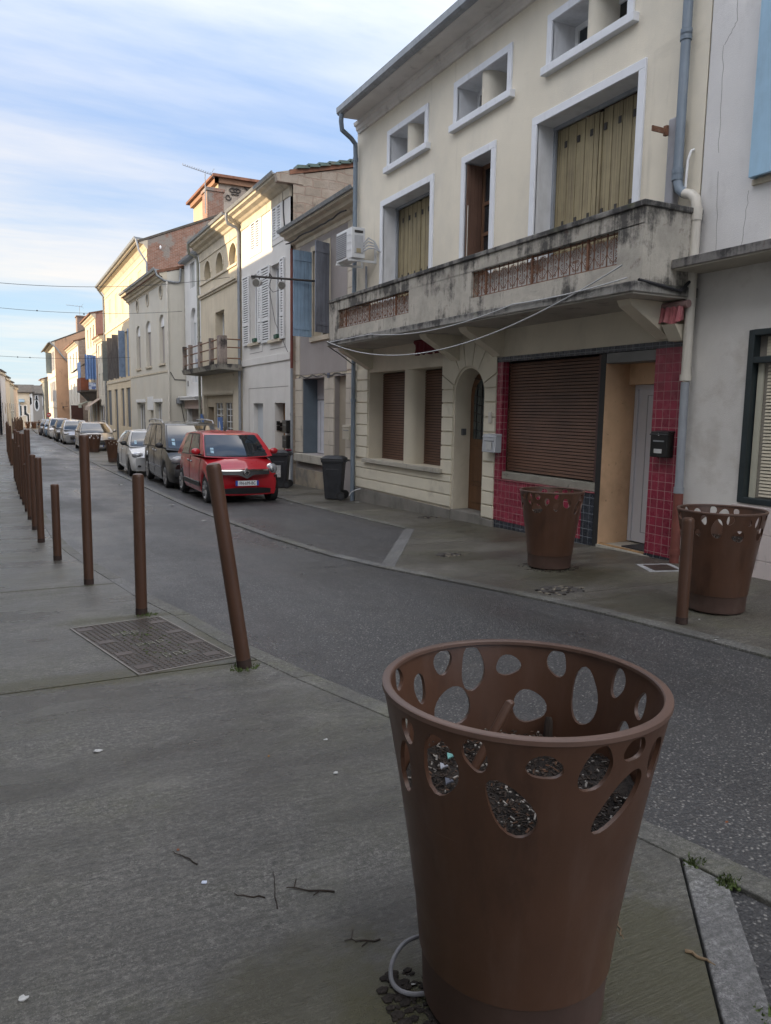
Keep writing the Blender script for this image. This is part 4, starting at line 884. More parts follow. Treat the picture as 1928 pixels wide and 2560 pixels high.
    pts = [(X-0.28+0.0*t, 20.85-0.26*t, 6.27+rnd.uniform(-.03, .03)) for t in range(17)]; mb.tube(pts, 0.02, 5)
    mb.build('facade_cables', M_WIREBLK, root)
grey_house()

def shutter_house():
    X = 7.45; Y0, Y1 = 20.97, 25.88; zg = gz(25)-0.1
    wh = mat('white_lime_paint', (0.62, 0.605, 0.58), 0.06, 1.2, 0.88, 0.15, 60, (((0.42, 0.39, 0.35), (7, 7, 0.5), 0.56, 0.76, 0.4), ((0.10, 0.09, 0.08), (20, 20, 6), 0.70, 0.76, 0.6)))
    root = house('white house with louvred shutters and a rubble stone gable beside the low grey house', X, Y0, Y1)
    hol = [(23.78, 24.72, 6.74, 7.62), (21.73, 22.53, 6.70, 7.60), (23.98, 24.87, 3.86, 6.0), (21.80, 22.73, 3.81, 6.0), (23.58, 24.62, 0.2, 1.92), (21.45, 22.42, -0.55, 1.93)]
    MB().wall(X, [(Y0, zg), (Y1, zg-0.05), (Y1, 7.95), (Y0, 7.95)], hol, [0.06, 0.06, 0.22, 0.22, 0.16, 0.35]).build('wall', wh, root)
    wp = mat('white_shutter_paint', (0.66, 0.665, 0.67), 0.05, 4, 0.6, 0, 1, ((GRIME, (12, 12, 2), 0.62, 0.76, 0.3),))
    for (a, b, c, d) in hol[:2]:
        cc = (a+b)/2
        fr = MB().frame(X, a, b, c, d, 0.16, 0.02, 0, True).build('attic_window', wh, root)
        MB().box(X+0.03, X+0.05, a, b, c, d).build('dark_gap', SLATBACK, fr)
        louvre(root, X+0.02, a, cc-0.01, c, d, wp, fr); louvre(root, X+0.02, cc+0.01, b, c, d, wp, fr)
    for i, (a, b, c, d) in enumerate(hol[2:4]):
        w = window(root, X, a, b, c, d, 0.2, M_WHITEPVC, M_PANEL, 0.06, 1)
        lv = ((24.90, 25.62), (23.62, 23.95)) if i == 0 else ((22.76, 23.57), (21.43, 21.78))
        for (p, q) in lv:
            MB().box(X-0.022, X-0.012, p+0.04, q-0.04, c, d).build('dark_gap', SLATBACK, w); louvre(root, X-0.015, p, q, c-0.03, d+0.05, wp, w)
        MB().box(X-0.10, X+0.1, a-0.08, b+0.08, c-0.09, c-0.002).build('sill', M_STONE, w, 0.008)
        MB().box(X-0.14, X+0.02, a+0.02, a+0.30, c, c+0.12).build('flower_box', mat('dark_green_box', (0.02, 0.075, 0.045), 0.2, 5, 0.5), w, 0.01)
    mb = MB().box(X-0.035, X+0.01, Y0+0.01, Y1-0.01, 3.15, 3.37)
    mb.build('string_course', wh, root, 0.008)
    gd = mat('joint_line', (0.25, 0.24, 0.23), 0.1, 4, 0.9); mb = MB()
    mb.box(X-0.004, X+0.004, 21.17, 25.11, 2.395, 2.415).box(X-0.004, X+0.004, 25.095, 25.115, zg+0.1, 2.395)
    for (a, b) in ((23.6, 24.98), (21.42, 22.85)): mb.box(X-0.004, X+0.004, a, b, 3.53, 3.55); mb.box(X-0.004, X+0.004, a, a+0.015, 3.55, 3.79)
    mb.build('incised_lines', gd, root)
    MB().box(X+0.15, X+0.17, 23.57, 24.63, 0.18, 1.93).build('blind_niche', mat('pale_blue_grey', (0.50, 0.53, 0.56), 0.05, 2, 0.8), root)
    d = MB().box(X+0.28, X+0.34, 21.46, 22.41, zg, 1.92).build('front_door', m_wood('ochre_door', (0.24, 0.12, 0.04), (9, 9, 1.2)), root)
    mb = MB()
    for k in range(2): mb.box(X+0.272, X+0.282, 21.56+k*0.42, 21.90+k*0.42, zg+0.3, 0.7); mb.box(X+0.272, X+0.282, 21.56+k*0.42, 21.90+k*0.42, 0.85, 1.8)
    mb.build('panels', MATS['ochre_door'], d, 0.006)
    cornice(MB(), X, Y0, Y1, [(0.0, 7.62), (0.03, 7.63), (0.03, 7.86), (0.10, 7.89), (0.16, 7.94), (0.30, 7.98), (0.34, 8.04), (0.46, 8.07), (0.47, 8.13)]).build('cornice', M_STONE, root)
    MB().prism([(X-0.47, 8.131), (X-0.53, 8.135), (X-0.56, 8.21), (X-0.54, 8.22), (X-0.50, 8.165), (X+0.3, 8.165)], 'y', Y0, Y1).build('gutter', M_ZINC, root)
    gable_roof(root, X, Y0-0.2, Y1, zg, 8.12, 1.2, 9.6, wh, M_RUBBLE, M_ROOF, 0.1)
    mb = MB(); n = 14
    for k in range(n):
        x = X+0.1+k*0.31; z = 8.12+0.25*(x-X)+0.17; mb.hexa([(x, Y0-0.30, z-0.02), (x+0.36, Y0-0.30, z+0.03), (x+0.36, Y0+0.05, z+0.03), (x, Y0+0.05, z-0.02)], [(x, Y0-0.30, z+0.07), (x+0.36, Y0-0.30, z+0.10), (x+0.36, Y0+0.05, z+0.10), (x, Y0+0.05, z+0.07)])
    mb.build('verge_tiles', mat('green_glazed_tiles', (0.07, 0.115, 0.10), 0.35, 4, 0.5, 0, 1, (((0.11, 0.11, 0.08), (3, 3, 3), 0.5, 0.62, 0.9),)), root)
    MB().hexa([(X-0.45, Y0-0.21, 7.9), (X+0.3, Y0-0.21, 7.9), (X+0.3, Y0+0.0, 7.9), (X-0.45, Y0+0.0, 7.9)], [(X-0.47, Y0-0.21, 8.13), (X+0.3, Y0-0.21, 8.33), (X+0.3, Y0+0.0, 8.33), (X-0.47, Y0+0.0, 8.13)]).build('cornice_end', M_RUBBLE, root)
    pipe(root, [(X-0.50, 25.85, 8.15), (X-0.50, 25.88, 7.98), (X-0.44, 25.92, 7.84), (X-0.15, 25.95, 7.75), (X-0.08, 25.95, 7.6), (X-0.08, 25.95, -0.5)], 0.05, M_PVCGREY, 'downpipe', ((X-0.08, 25.95, 3.0), (X-0.08, 25.95, 5.4)))
    mb = MB().tube([(X-0.02, 21.55, 7.85), (X-0.03, 21.5, 7.3), (X-0.02, 21.42, 6.9), (X-0.02, 21.40, 6.5)], 0.018, 6).tube([(X-0.03, 22.9, 5.5), (X-0.05, 22.2, 4.3), (X-0.02, 21.2, 3.4), (X-0.02, 21.05, 3.3)], 0.008, 5)
    mb.build('facade_cables', M_WIREBLK, root)
shutter_house()

def arched_house():
    X = 7.35; Y0, Y1 = 25.97, 31.42; zg = gz(31)-0.1
    tan = mat('tan_lime_render', (0.52, 0.455, 0.345), 0.10, 0.9, 0.9, 0.2, 50, (((0.36, 0.32, 0.27), (6, 6, 0.45), 0.52, 0.75, 0.6), ((0.62, 0.56, 0.45), (1, 1, 1), 0.55, 0.7, 0.5)))
    root = house('tan house with three half moon attic windows over a crumbling concrete balcony', X, Y0, Y1)
    ar = [arch(26.05, 27.02, 6.68, 6.86, 12, 0.50), arch(27.84, 28.85, 6.68, 6.86, 12, 0.50), arch(29.68, 30.65, 6.68, 6.86, 12, 0.50)]
    door = (27.80, 29.10, 3.23, 5.30)
    MB().wall(X, [(Y0, 2.98), (Y1, 2.98), (Y1, 7.9), (Y0, 7.9)], ar+[door], [0.2]*3+[0.35]).build('upper_wall', tan, root)
    pan = mat('olive_panel', (0.30, 0.26, 0.17), 0.1, 2, 0.8)
    for p in ar:
        c = (p[0][0]+p[1][0])/2; r = (p[1][0]-p[0][0])/2; n = 12
        o = [(c+(r+0.09)*math.cos(PI*k/n), 6.86+0.59*math.sin(PI*k/n)) for k in range(n+1)]; i = [(c+r*math.cos(PI*k/n), 6.86+0.50*math.sin(PI*k/n)) for k in range(n+1)]
        mb = MB()
        for k in range(n): mb.prism([o[k], o[k+1], i[k+1], i[k]], 'x', X-0.025, X+0.005)
        w = mb.build('attic_arch', M_STONE, root)
        MB().prism(p, 'x', X+0.17, X+0.19).build('panel', pan, w)
    mb = MB().box(X-0.05, X+0.01, Y0+0.01, Y1-0.01, 6.56, 6.63); mb.box(X-0.11, X+0.01, Y0+0.01, Y1-0.01, 6.10, 6.20).box(X-0.06, X+0.01, Y0+0.01, Y1-0.01, 6.03, 6.10)
    mb.build('string_course', M_STONE, root, 0.01)
    w = window(root, X, *door, 0.33, M_WHITEPVC, M_PANEL, 0.07, 1, (), 'balcony_door')
    cornice(MB(), X, Y0, Y1, [(0.0, 7.48), (0.03, 7.49), (0.03, 7.80), (0.09, 7.83), (0.14, 7.90), (0.28, 7.95), (0.32, 8.02), (0.44, 8.05), (0.45, 8.12)]).build('cornice', M_STONE, root)
    MB().prism([(X-0.45, 8.121), (X-0.51, 8.125), (X-0.54, 8.2), (X-0.52, 8.21), (X-0.48, 8.155), (X+0.3, 8.155)], 'y', Y0, Y1-0.1).build('gutter', M_ZINC, root)
    gable_roof(root, X, Y0, Y1, zg, 8.1, 1.15, 9.4, tan, tan, M_ROOF, 0.1)
    pipe(root, [(X-0.48, 31.25, 8.15), (X-0.48, 31.35, 8.0), (X-0.40, 31.5, 7.82), (X-0.1, 31.55, 7.7), (X-0.06, 31.55, 7.5), (X-0.06, 31.55, -0.5)], 0.055, mat('flaking_green_grey_pipe', (0.27, 0.275, 0.235), 0.2, 5, 0.7), 'downpipe', ((X-0.06, 31.55, 6.2), (X-0.06, 31.55, 4.6)))
    # ground storey: a framed garage front
    cr = mat('cream_shopfront_paint', (0.55, 0.50, 0.41), 0.07, 1.6, 0.8, 0.1, 40, ((GRIME, (6, 6, 0.8), 0.6, 0.8, 0.35),))
    MB().wall(X+0.003, [(Y0, zg), (Y1, zg-0.05), (Y1, 2.98), (Y0, 2.98)], [[(26.74, zg+0.06), (31.15, zg+0.02), (31.15, 2.25), (26.74, 2.25)]], 0.14).build('lower_wall', cr, root)
    MB().box(X-0.03, X+0.01, 26.6, 31.3, 2.29, 2.38).box(X-0.03, X+0.01, 26.6, 31.3, 2.88, 2.96).build('fascia_moulding', cr, root, 0.008)
    pn = mat('tan_garage_panel', (0.36, 0.31, 0.235), 0.08, 2, 0.8, 0.1, 30)
    w1, w2, dd = (27.35, 28.30, 0.1, 1.95), (28.62, 29.75, 0.1, 1.95), (30.05, 30.95, zg+0.05, 1.80)
    MB().wall(X+0.14, [(26.72, zg), (31.17, zg), (31.17, 2.27), (26.72, 2.27)], [w1, w2, dd], [0.08, 0.08, 0.3]).build('garage_panel', pn, root)
    for q in (w1, w2):
        mm = MB(); a, b, c, d = q; x = X+0.2
        w = MB().box(x+0.015, x+0.02, a, b, c, d).build('barred_window', M_PANE, root)
        for k in range(3): mm.box(x-0.012, x+0.012, a+(b-a)*k/2-0.02, a+(b-a)*k/2+0.02, c, d)
        for k in range(9): mm.box(x-0.010, x+0.010, a, b, c+(d-c)*k/8-0.014, c+(d-c)*k/8+0.014)
        mm.build('bars', M_WHITEPAINT, w)
    MB().box(X+0.36, X+0.42, 30.05, 30.95, zg, 1.8).build('side_door', MATS['ochre_door'], root)
    # balcony
    sl = m_mould('black_balcony_slab', (0.27, 0.255, 0.22), 2.95-root.location.z, 3.2-root.location.z)
    b = MB().hexa([(6.60, 25.62, 3.06), (X, 25.62, 3.02), (X, 31.40, 3.02), (6.60, 31.40, 3.06)], [(6.55, 25.6, 3.23), (X, 25.6, 3.23), (X, 31.42, 3.23), (6.55, 31.42, 3.23)]).build('balcony', sl, root)
    pm = m_mould('mouldy_posts', (0.30, 0.25, 0.22), 3.2-root.location.z, 4.2-root.location.z)
    for (y, w) in ((25.74, 0.13), (26.95, 0.07), (28.65, 0.07), (30.25, 0.07), (31.3, 0.07)):
        MB().box(6.58, 6.58+0.15 if w < 0.1 else 6.86, y-w, y+w, 3.23, 4.16).build('post', pm, b, 0.01)
    mb = MB()
    for z in (3.42, 3.78, 4.05):
        mb.tube([(6.65, 25.7, z), (6.65, 31.35, z)], 0.022, 6)
        mb.tube([(6.7, 25.68, z), (X-0.02, 25.68, z)], 0.022, 6)
    mb.build('rails', M_RUST, b)
    MB().hexa([(6.78, 29.1, 3.24), (6.80, 29.1, 3.24), (6.80, 29.6, 3.24), (6.78, 29.6, 3.24)], [(6.68, 29.2, 3.58), (6.70, 29.2, 3.58), (6.70, 29.6, 3.58), (6.68, 29.6, 3.58)]).build('leaning_board', mat('pale_blue_board', (0.46, 0.50, 0.60), 0.05, 4, 0.6), b)
arched_house()

def narrow_house():
    X = 7.82; Y0, Y1 = 31.46, 36.55; zg = gz(36)-0.1
    wh = mat('bright_white_render', (0.64, 0.64, 0.635), 0.05, 1, 0.9, 0.15, 50, (((0.20, 0.18, 0.17), (7, 7, 5), 0.68, 0.74, 0.8),))
    root = house('narrow white house front squeezed between the tan house and the round window house', X, Y0, Y1)
    h = [(34.45, 35.40, 7.05, 8.12), arch(34.30, 35.38, 2.9, 5.72, 12, 0.45), (33.2, 36.3, zg, 2.1)]
    MB().wall(X, [(Y0, zg), (Y1, zg), (Y1, 8.4), (Y0, 8.4)], h, [0.12, 0.2, 0.25]).build('wall', wh, root)
    gp = mat('grey_panel', (0.36, 0.37, 0.36), 0.06, 2, 0.8)
    MB().box(X+0.1, X+0.13, 34.4, 35.45, 7.0, 8.15).build('attic_panel', gp, root)
    MB().prism(h[1], 'x', X+0.17, X+0.2).build('window_panel', mat('pale_window_panel', (0.47, 0.50, 0.52), 0.05, 2, 0.7), root)
    MB().prism([(34.32, 5.55), (35.36, 5.55)] + [(34.84+0.52*math.cos(PI*k/10), 5.72+0.43*math.sin(PI*k/10)) for k in range(11)], 'x', X+0.14, X+0.17).build('arched_head', M_WHITEPAINT, root)
    MB().box(X-0.40, X+0.02, 33.0, 36.5, 2.20, 2.27).box(X-0.36, X+0.02, 33.1, 36.45, 2.10, 2.20).build('shop_canopy', M_WHITEPAINT, root, 0.01)
    MB().box(X-0.12, X+0.05, 33.1, 36.4, 1.72, 2.10).build('fascia', mat('dusty_pink_fascia', (0.42, 0.33, 0.30), 0.15, 2, 0.8), root)
    s = MB().box(X+0.2, X+0.24, 33.2, 36.3, zg, 2.1).build('shop_front', mat('brown_grey_panel', (0.22, 0.19, 0.175), 0.15, 2, 0.8), root)
    mb = MB()
    for k in range(4): mb.box(X+0.185, X+0.20, 33.4+k*0.7, 33.9+k*0.7, -0.3, 1.05)
    mb.build('panes', mat('pale_panes', (0.46, 0.42, 0.36), 0.1, 2, 0.4), s)
    MB().prism([(X-0.25, 8.28), (X-0.3, 8.36), (X+0.3, 8.55), (X+0.3, 8.28)], 'y', Y0, Y1).build('eaves', M_PVCGREY, root)
    gable_roof(root, X, Y0, Y1, zg, 8.3, 1.1, 9, wh, wh, M_ROOF, 0.15)
    MB().box(X-0.01, X+0.002, 36.05, 36.2, 2.75, 3.0).build('vent', SLATBACK, root)
narrow_house()

def oculus_house():
    X = 7.0; Y0, Y1 = 36.6, 46.1; zg = gz(46)-0.15
    cr = mat('ivory_render', (0.56, 0.535, 0.47), 0.06, 0.9, 0.9, 0.15, 50, (((0.40, 0.37, 0.31), (4, 4, 0.4), 0.55, 0.76, 0.45), ((0.60, 0.52, 0.38), (0.8, 0.8, 0.8), 0.55, 0.7, 0.4)))
    root = house('ivory house with three round attic windows and arched first floor windows', X, Y0, Y1, 0.0297)
    oc = [(43.55, 7.15), (40.85, 7.18), (37.74, 7.17)]; wn = [(43.0, 44.15), (40.25, 41.5), (37.17, 38.28)]
    hol = [circle(y, z, 0.30, 0.28) for y, z in oc] + [arch(a, b, 3.84, 5.72, 12, 0.40) for a, b in wn] + [(42.15, 44.3, zg+0.1, 2.0), (40.05, 40.75, zg+0.1, 1.6), (38.1, 39.6, zg+0.1, 2.0)]
    MB().wall(X, [(Y0, zg), (Y1, zg), (Y1, 7.7), (Y0, 7.7)], hol, [0.12]*3+[0.22]*3+[0.25]*3).build('wall', cr, root)
    for y, z in oc:
        n = 18; o = circle(y, z, 0.39, 0.37, n); i = circle(y, z, 0.30, 0.28, n); mb = MB()
        for k in range(n): mb.prism([o[k], o[(k+1) % n], i[(k+1) % n], i[k]], 'x', X-0.03, X+0.005)
        w = mb.build('round_window', M_STONE, root); MB().prism(circle(y, z, 0.32, 0.30), 'x', X+0.09, X+0.11).build('pane', M_PANE, w)
    for a, b in wn:
        w = MB().box(X+0.16, X+0.2, a-0.02, b+0.02, 3.82, 5.60).build('window', mat('warm_grey_shutter', (0.33, 0.305, 0.29), 0.06, 2, 0.8), root)
        MB().prism([(a, 5.58), (b, 5.58)] + [((a+b)/2+(b-a)/2*math.cos(PI*k/10), 5.72+0.40*math.sin(PI*k/10)) for k in range(11)], 'x', X+0.10, X+0.19).build('arched_head', M_WHITEPAINT, w)
        MB().box(X-0.07, X+0.1, a-0.1, b+0.1, 3.74, 3.835).build('sill', M_STONE, w)
    MB().box(X-0.025, X+0.005, Y0+0.01, Y1-0.01, 3.40, 3.48).build('string_course', M_STONE, root)
    for (a, b, c, d) in hol[-3:]: window(root, X, a, b, c, d, 0.22, M_WHITEPVC, M_PANE, 0.08, 2 if b-a > 1 else 0, (), 'ground_window')
    mb = MB()
    for (a, b, z) in ((41.95, 44.5, 2.02), (37.9, 39.8, 2.02)): mb.box(X-0.04, X+0.01, a, b, z, z+0.16)
    mb.box(X-0.03, X+0.01, 40.0, 41.4, 1.62, 2.3)
    mb.build('lintels', M_WHITEPAINT, root)
    cornice(MB(), X, Y0, Y1, [(0.02, 7.50), (0.04, 7.56), (0.14, 7.60), (0.17, 7.70), (0.27, 7.73), (0.30, 7.82), (0.42, 7.86), (0.45, 7.95)]).build('cornice', M_STONE, root)
    MB().prism([(X-0.45, 7.951), (X-0.53, 7.955), (X-0.56, 8.05), (X-0.54, 8.06), (X-0.49, 7.99), (X+0.3, 7.99)], 'y', Y0, Y1).build('gutter', M_ZINC, root)
    gable_roof(root, X, Y0, Y1, zg, 7.9, 1.2, 9, cr, cr, M_ROOF, 0.4)
    pipe(root, [(X-0.50, Y0-0.02, 7.95), (X-0.42, Y0-0.05, 7.70), (X-0.1, Y0-0.06, 7.50), (X+0.5, Y0-0.06, 7.46), (X+0.62, Y0-0.06, 7.52), (X+0.66, Y0-0.06, 8.1)], 0.05, M_ZINC)
    pipe(root, [(X+0.02, Y0-0.06, 7.48), (X+0.02, Y0-0.06, -0.4)], 0.05, M_PVCCREAM)
    mb = MB().tube([(X+0.1, Y0-0.03, 3.4), (X+0.3, Y0-0.03, 3.05), (X+0.8, Y0-0.03, 3.05)], 0.02, 6).tube([(X+0.55, Y0-0.03, 2.0), (X+0.7, Y0-0.03, 1.2), (X+0.8, Y0-0.03, 0.2)], 0.015, 5)
    mb.build('side_cables', M_WIREBLK, root)
    MB().box(X+0.35, X+0.65, Y0-0.2, Y0, 1.95, 2.2).build('junction_box', M_PVCGREY, root, 0.01)
oculus_house()

def tall_house():
    X = 7.86; Y0, Y1 = 46.5, 67.1; zg = gz(67)-0.2
    cr = mat('sandy_ashlar', (0.56, 0.475, 0.34), 0.09, 0.8, 0.9, 0.15, 40, (((0.36, 0.32, 0.26), (4, 4, 0.5), 0.55, 0.75, 0.5),))
    root = house('tall three storey sandstone house with a brick and rubble gable and a big chimney', X, Y0, Y1)
    hs = [56.2, 59.6, 62.6, 65.6]
    up = [(y-1.3, y-0.1, 8.25, 9.95) for y in (50.0, 53.6, 57.2, 60.6, 64.2)]
    win = [(a-1.3, a-0.1, 3.95, 6.9) for a in hs]; gr = [(54.3, 56.2, 0.4, 3.1), (57.2, 58.8, 0.4, 3.1), (60.6, 62.3, -0.9, 3.1), (64.2, 66.6, 0.3, 3.1)]
    MB().wall(X, [(Y0, zg), (Y1, zg), (Y1, 11.1), (Y0, 11.1)], up+win+gr, [0.06]*5+[0.2]*4+[0.15]*4).build('wall', cr, root)
    for q in up: MB().box(X+0.02, X+0.06, q[0]-0.02, q[1]+0.02, q[2]-0.02, q[3]+0.02).build('blind_panel', mat('pale_blind_panel', (0.46, 0.385, 0.275), 0.05, 2, 0.85), root)
    cols = [mat('bleached_blue_shutter', (0.16, 0.22, 0.32), 0.25, 3, 0.8), m_wood('black_peeling_shutter', (0.065, 0.06, 0.06), (9, 9, 1.5), (0.25, 0.23, 0.22), 0.5, 0.8), MATS['black_peeling_shutter'], mat('grey_green_shutter', (0.14, 0.155, 0.15), 0.2, 3, 0.8)]
    for q, m in zip(win, cols):
        w = window(root, X, *q, 0.18, M_PVCGREY, M_PANE, 0.08, 1)
        MB().box(X-0.44, X-0.01, q[1]+0.02, q[1]+0.07, q[2]-0.1, q[3]+0.1).build('shutter_leaf', m, w)
        MB().box(X-0.03, X-0.005, q[0]-0.55, q[0]-0.03, q[2]-0.1, q[3]+0.1).build('shutter_leaf', m, w)
    gm = mat('slate_blue_panel', (0.085, 0.10, 0.12), 0.12, 2, 0.6)
    for q in gr: MB().box(X+0.1, X+0.14, q[0]-0.02, q[1]+0.02, q[2]-0.02, q[3]+0.02).build('ground_opening', gm, root)
    MB().box(X-0.06, X+0.01, Y0+0.02, Y1-0.02, 7.6, 7.75).box(X-0.05, X+0.01, Y0+0.02, Y1-0.02, 3.58, 3.72).box(X-0.03, X+0.01, Y0+0.02, Y1-0.02, 10.35, 10.45).build('string_course', M_STONE, root)
    cornice(MB(), X, Y0, Y1, [(0.0, 10.75), (0.05, 10.8), (0.12, 10.9), (0.2, 11.0), (0.42, 11.05), (0.48, 11.2), (0.55, 11.25)]).build('cornice', M_STONE, root)
    MB().prism([(X-0.55, 11.251), (X-0.66, 11.26), (X-0.70, 11.38), (X-0.6, 11.36), (X+0.3, 11.3)], 'y', Y0, Y1).build('gutter', M_ZINC, root)
    shell(root, X, Y0, Y1, zg, 11.25, 2.35, 11, cr, M_ROOFGREY, 0.5, M_BRICK)
    ch = MB().box(11.45, 12.45, 46.9, 48.1, 12.2, 14.55).box(11.38, 12.52, 46.83, 48.17, 14.55, 14.75).build('chimney', M_BRICK, root, 0.02)
    MB().tube([(12.9, 47.3, 12.9), (12.9, 47.3, 13.75)], 0.1, 10).build('chimney_pot', mat('orange_clay_pot', (0.36, 0.13, 0.07), 0.2, 4, 0.8), ch)
    pipe(root, [(X-0.6, Y0+0.05, 11.3), (X-0.45, Y0-0.05, 10.6), (X-0.06, Y0-0.06, 10.0), (X-0.06, Y0-0.06, 8.6)], 0.06, M_PVCGREY)
    pipe(root, [(X-0.6, Y1-0.4, 11.3), (X-0.3, Y1-0.2, 10.9), (X-0.08, Y1-0.2, 10.6), (X-0.08, Y1-0.2, zg+0.1)], 0.07, M_ZINC)
    MB().ell((8.6, Y0-0.1, 10.9), 0.06, 0.06, 0.12).build('floodlight', M_WHITEPAINT, root)
tall_house()

def rear_house():
    x0, x1, y0, y1 = 12.95, 18.4, 50.0, 57.0; ze = 16.2
    root = thing('house', 'tall house set back behind the chimney with orange roof tiles and scrolled iron wall ties', 'house', (x0, y0, gz(y0)))
    m = m_masonry('pinkish_rubble', (0.38, 0.31, 0.26), (0.44, 0.37, 0.31), (0.36, 0.30, 0.25), 0.5, 0.26, (0.42, 0.36, 0.30), (0.46, 0.56))
    sand = mat('warm_stone_side', (0.42, 0.34, 0.235), 0.1, 1, 0.9)
    MB().box(x0+0.01, x1, y0, y1, gz(y0)-0.3, ze).build('wall', m, root); MB().box(x0-0.02, x0+0.008, y0-0.01, y1, 9, ze-0.002).build('west_wall', sand, root)
    cx = (x0+x1)/2; cyy = (y0+y1)/2; e = 0.45
    mb = MB(); b = [(x0-e, y0-e, ze+0.02), (x1+e, y0-e, ze+0.02), (x1+e, y1+e, ze+0.02), (x0-e, y1+e, ze+0.02)]; b2 = [(p[0], p[1], p[2]+0.16) for p in b]
    mb.hexa(b, b2); mb.add(b2+[(cx, cyy, ze+1.25)], [(0, 1, 4), (1, 2, 4), (2, 3, 4), (3, 0, 4)])
    rf = mb.build('roof', m_roof('orange_clay_tiles', (0.26, 0.12, 0.075)), root)
    MB().box(x0-0.25, x1, y0-0.22, y0-0.01, ze-0.28, ze+0.015).box(x0-0.25, x0-0.03, y0-0.22, y1, ze-0.28, ze+0.015).build('eaves_course', mat('brick_eaves', (0.29, 0.165, 0.105), 0.2, 4, 0.9), root)
    mb = MB()
    for s in (-1, 1):
        c = 14.0
        pts = [(c+s*(0.10+0.27*math.sin(t*0.62)*(1-t*0.02)), y0-0.06, 15.62-0.14*math.cos(t*0.62)*(1-t*0.03)) for t in range(11)]; mb.tube(pts, 0.035, 5)
        pts = [(c+s*(0.55-0.2*math.cos(t*0.6)*(1-t*0.05)-0.1), y0-0.06, 15.15-0.20*math.sin(t*0.6)*(1-t*0.05)) for t in range(12)]; mb.tube(pts, 0.035, 5)
    mb.tube([(13.75, y0-0.06, 15.36), (14.25, y0-0.06, 15.36)], 0.035, 5).tube([(14.4, y0-0.06, 16.1), (14.8, y0-0.06, 15.75), (15.5, y0-0.06, 15.7), (16.0, y0-0.06, 15.45)], 0.05, 5).tube([(15.3, y0-0.06, 16.0), (15.35, y0-0.06, 15.5)], 0.04, 5)
    mb.build('iron_wall_tie', M_IRON, root)
rear_house()

def far_house(label, X, Y0, Y1, ze, c, gc=None, wins=(), rise=1.4, D=9, over=0.4, shutter=None, roof=None, storeys=(), extra=None, door=None, rz=0.0, name='house'):
    zg = gz((Y0+Y1)/2)-0.3
    k = '%s_%d_%d' % ('far_wall', int(abs(c[0])*100), int(abs(X*10+Y0)*7))
    m = mat(k, c, 0.08, 0.8, 0.9, 0.1, 40, ((GRIME, (3, 3, 0.5), 0.58, 0.78, 0.35),))
    mg = mat(k+'_gable', gc, 0.12, 0.7, 0.9, 0.2, 30, ((GRIME, (2, 2, 0.8), 0.55, 0.72, 0.6),)) if isinstance(gc, tuple) else (gc or m)
    root = house(label, X, Y0, Y1, rz, name)
    MB().wall(X, [(Y0, zg), (Y1, zg), (Y1, ze-0.05), (Y0, ze-0.05)], list(wins), 0.15).build('wall', m, root)
    for (a, b, cc, d) in wins:
        w = window(root, X, a, b, cc, d, 0.14, M_WHITEPAINT, M_PANE, 0.09, 1)
        if shutter:
            mb = MB(); L = min(0.55, (b-a)*0.5)
            mb.box(X-0.05, X-0.005, a-L, a-0.02, cc, d).build('shutter_leaf', shutter, w); MB().box(X-0.05, X-0.005, b+0.02, b+L, cc, d).build('shutter_leaf', shutter, w)
    cornice(MB(), X, Y0, Y1, [(0.0, ze-0.45), (0.08, ze-0.42), (0.14, ze-0.3), (0.30, ze-0.2), (0.36, ze-0.05), (0.42, ze-0.02)]).build('cornice', M_STONE, root)
    for z in storeys: MB().box(X-0.05, X+0.01, Y0+0.02, Y1-0.02, z, z+0.12).build('string_course', M_STONE, root)
    shell(root, X, Y0, Y1, zg, ze, rise, D, m, roof or M_ROOF, over, mg)
    if door: MB().box(X-0.02, X+0.03, door[0], door[1], zg, door[2]).build('door', door[3], root)
    return root
DARKSH = mat('dark_green_shutters', (0.045, 0.055, 0.05), 0.2, 3, 0.7); PALESH = mat('pale_grey_shutters', (0.42, 0.42, 0.42), 0.08, 3, 0.7); BROWNP = mat('dark_brown_panel', (0.06, 0.022, 0.016), 0.15, 3, 0.6)
h = far_house('low cream house with small dark windows beside the tall sandstone house', 7.72, 67.2, 71.95, 7.6, (0.52, 0.48, 0.40), None, [(68, 68.9, 5.4, 7.0), (70.2, 71.1, 5.4, 7.0), (68, 68.9, 2.7, 4.6), (70.2, 71.1, 2.7, 4.6), (67.8, 71.3, -0.8, 1.9)], 1.2)
h = far_house('sunlit upright cream house rising above the blue tarpaulin', 7.66, 72.0, 81.0, 9.85, (0.56, 0.49, 0.37), (0.36, 0.20, 0.16), [(73.2, 74.2, 7.2, 9.0), (75.6, 76.6, 7.2, 9.0), (78.2, 79.2, 7.2, 9.0), (73.0, 74.4, 3.6, 6.0), (77.5, 78.7, 3.6, 6.0), (73.0, 76.0, -0.9, 2.1), (77.0, 80.0, -0.9, 2.1)], 1.1, 9, 0.5, None, None, (6.5,))
h = far_house('pale house with a rough grey stone gable above the street corner', 7.2, 83.8, 97.5, 8.35, (0.56, 0.53, 0.46), M_RUBBLE, [(85.5, 86.7, 5.4, 7.4), (89, 90.2, 5.4, 7.4), (93, 94.2, 5.4, 7.4), (85.5, 86.7, 2.0, 4.2), (89, 90.2, 2.0, 4.2), (93, 94.2, 2.0, 4.2), (86, 87.4, -1, 0.9)], 1.4, 9, 0.45, None, None, (4.9,))
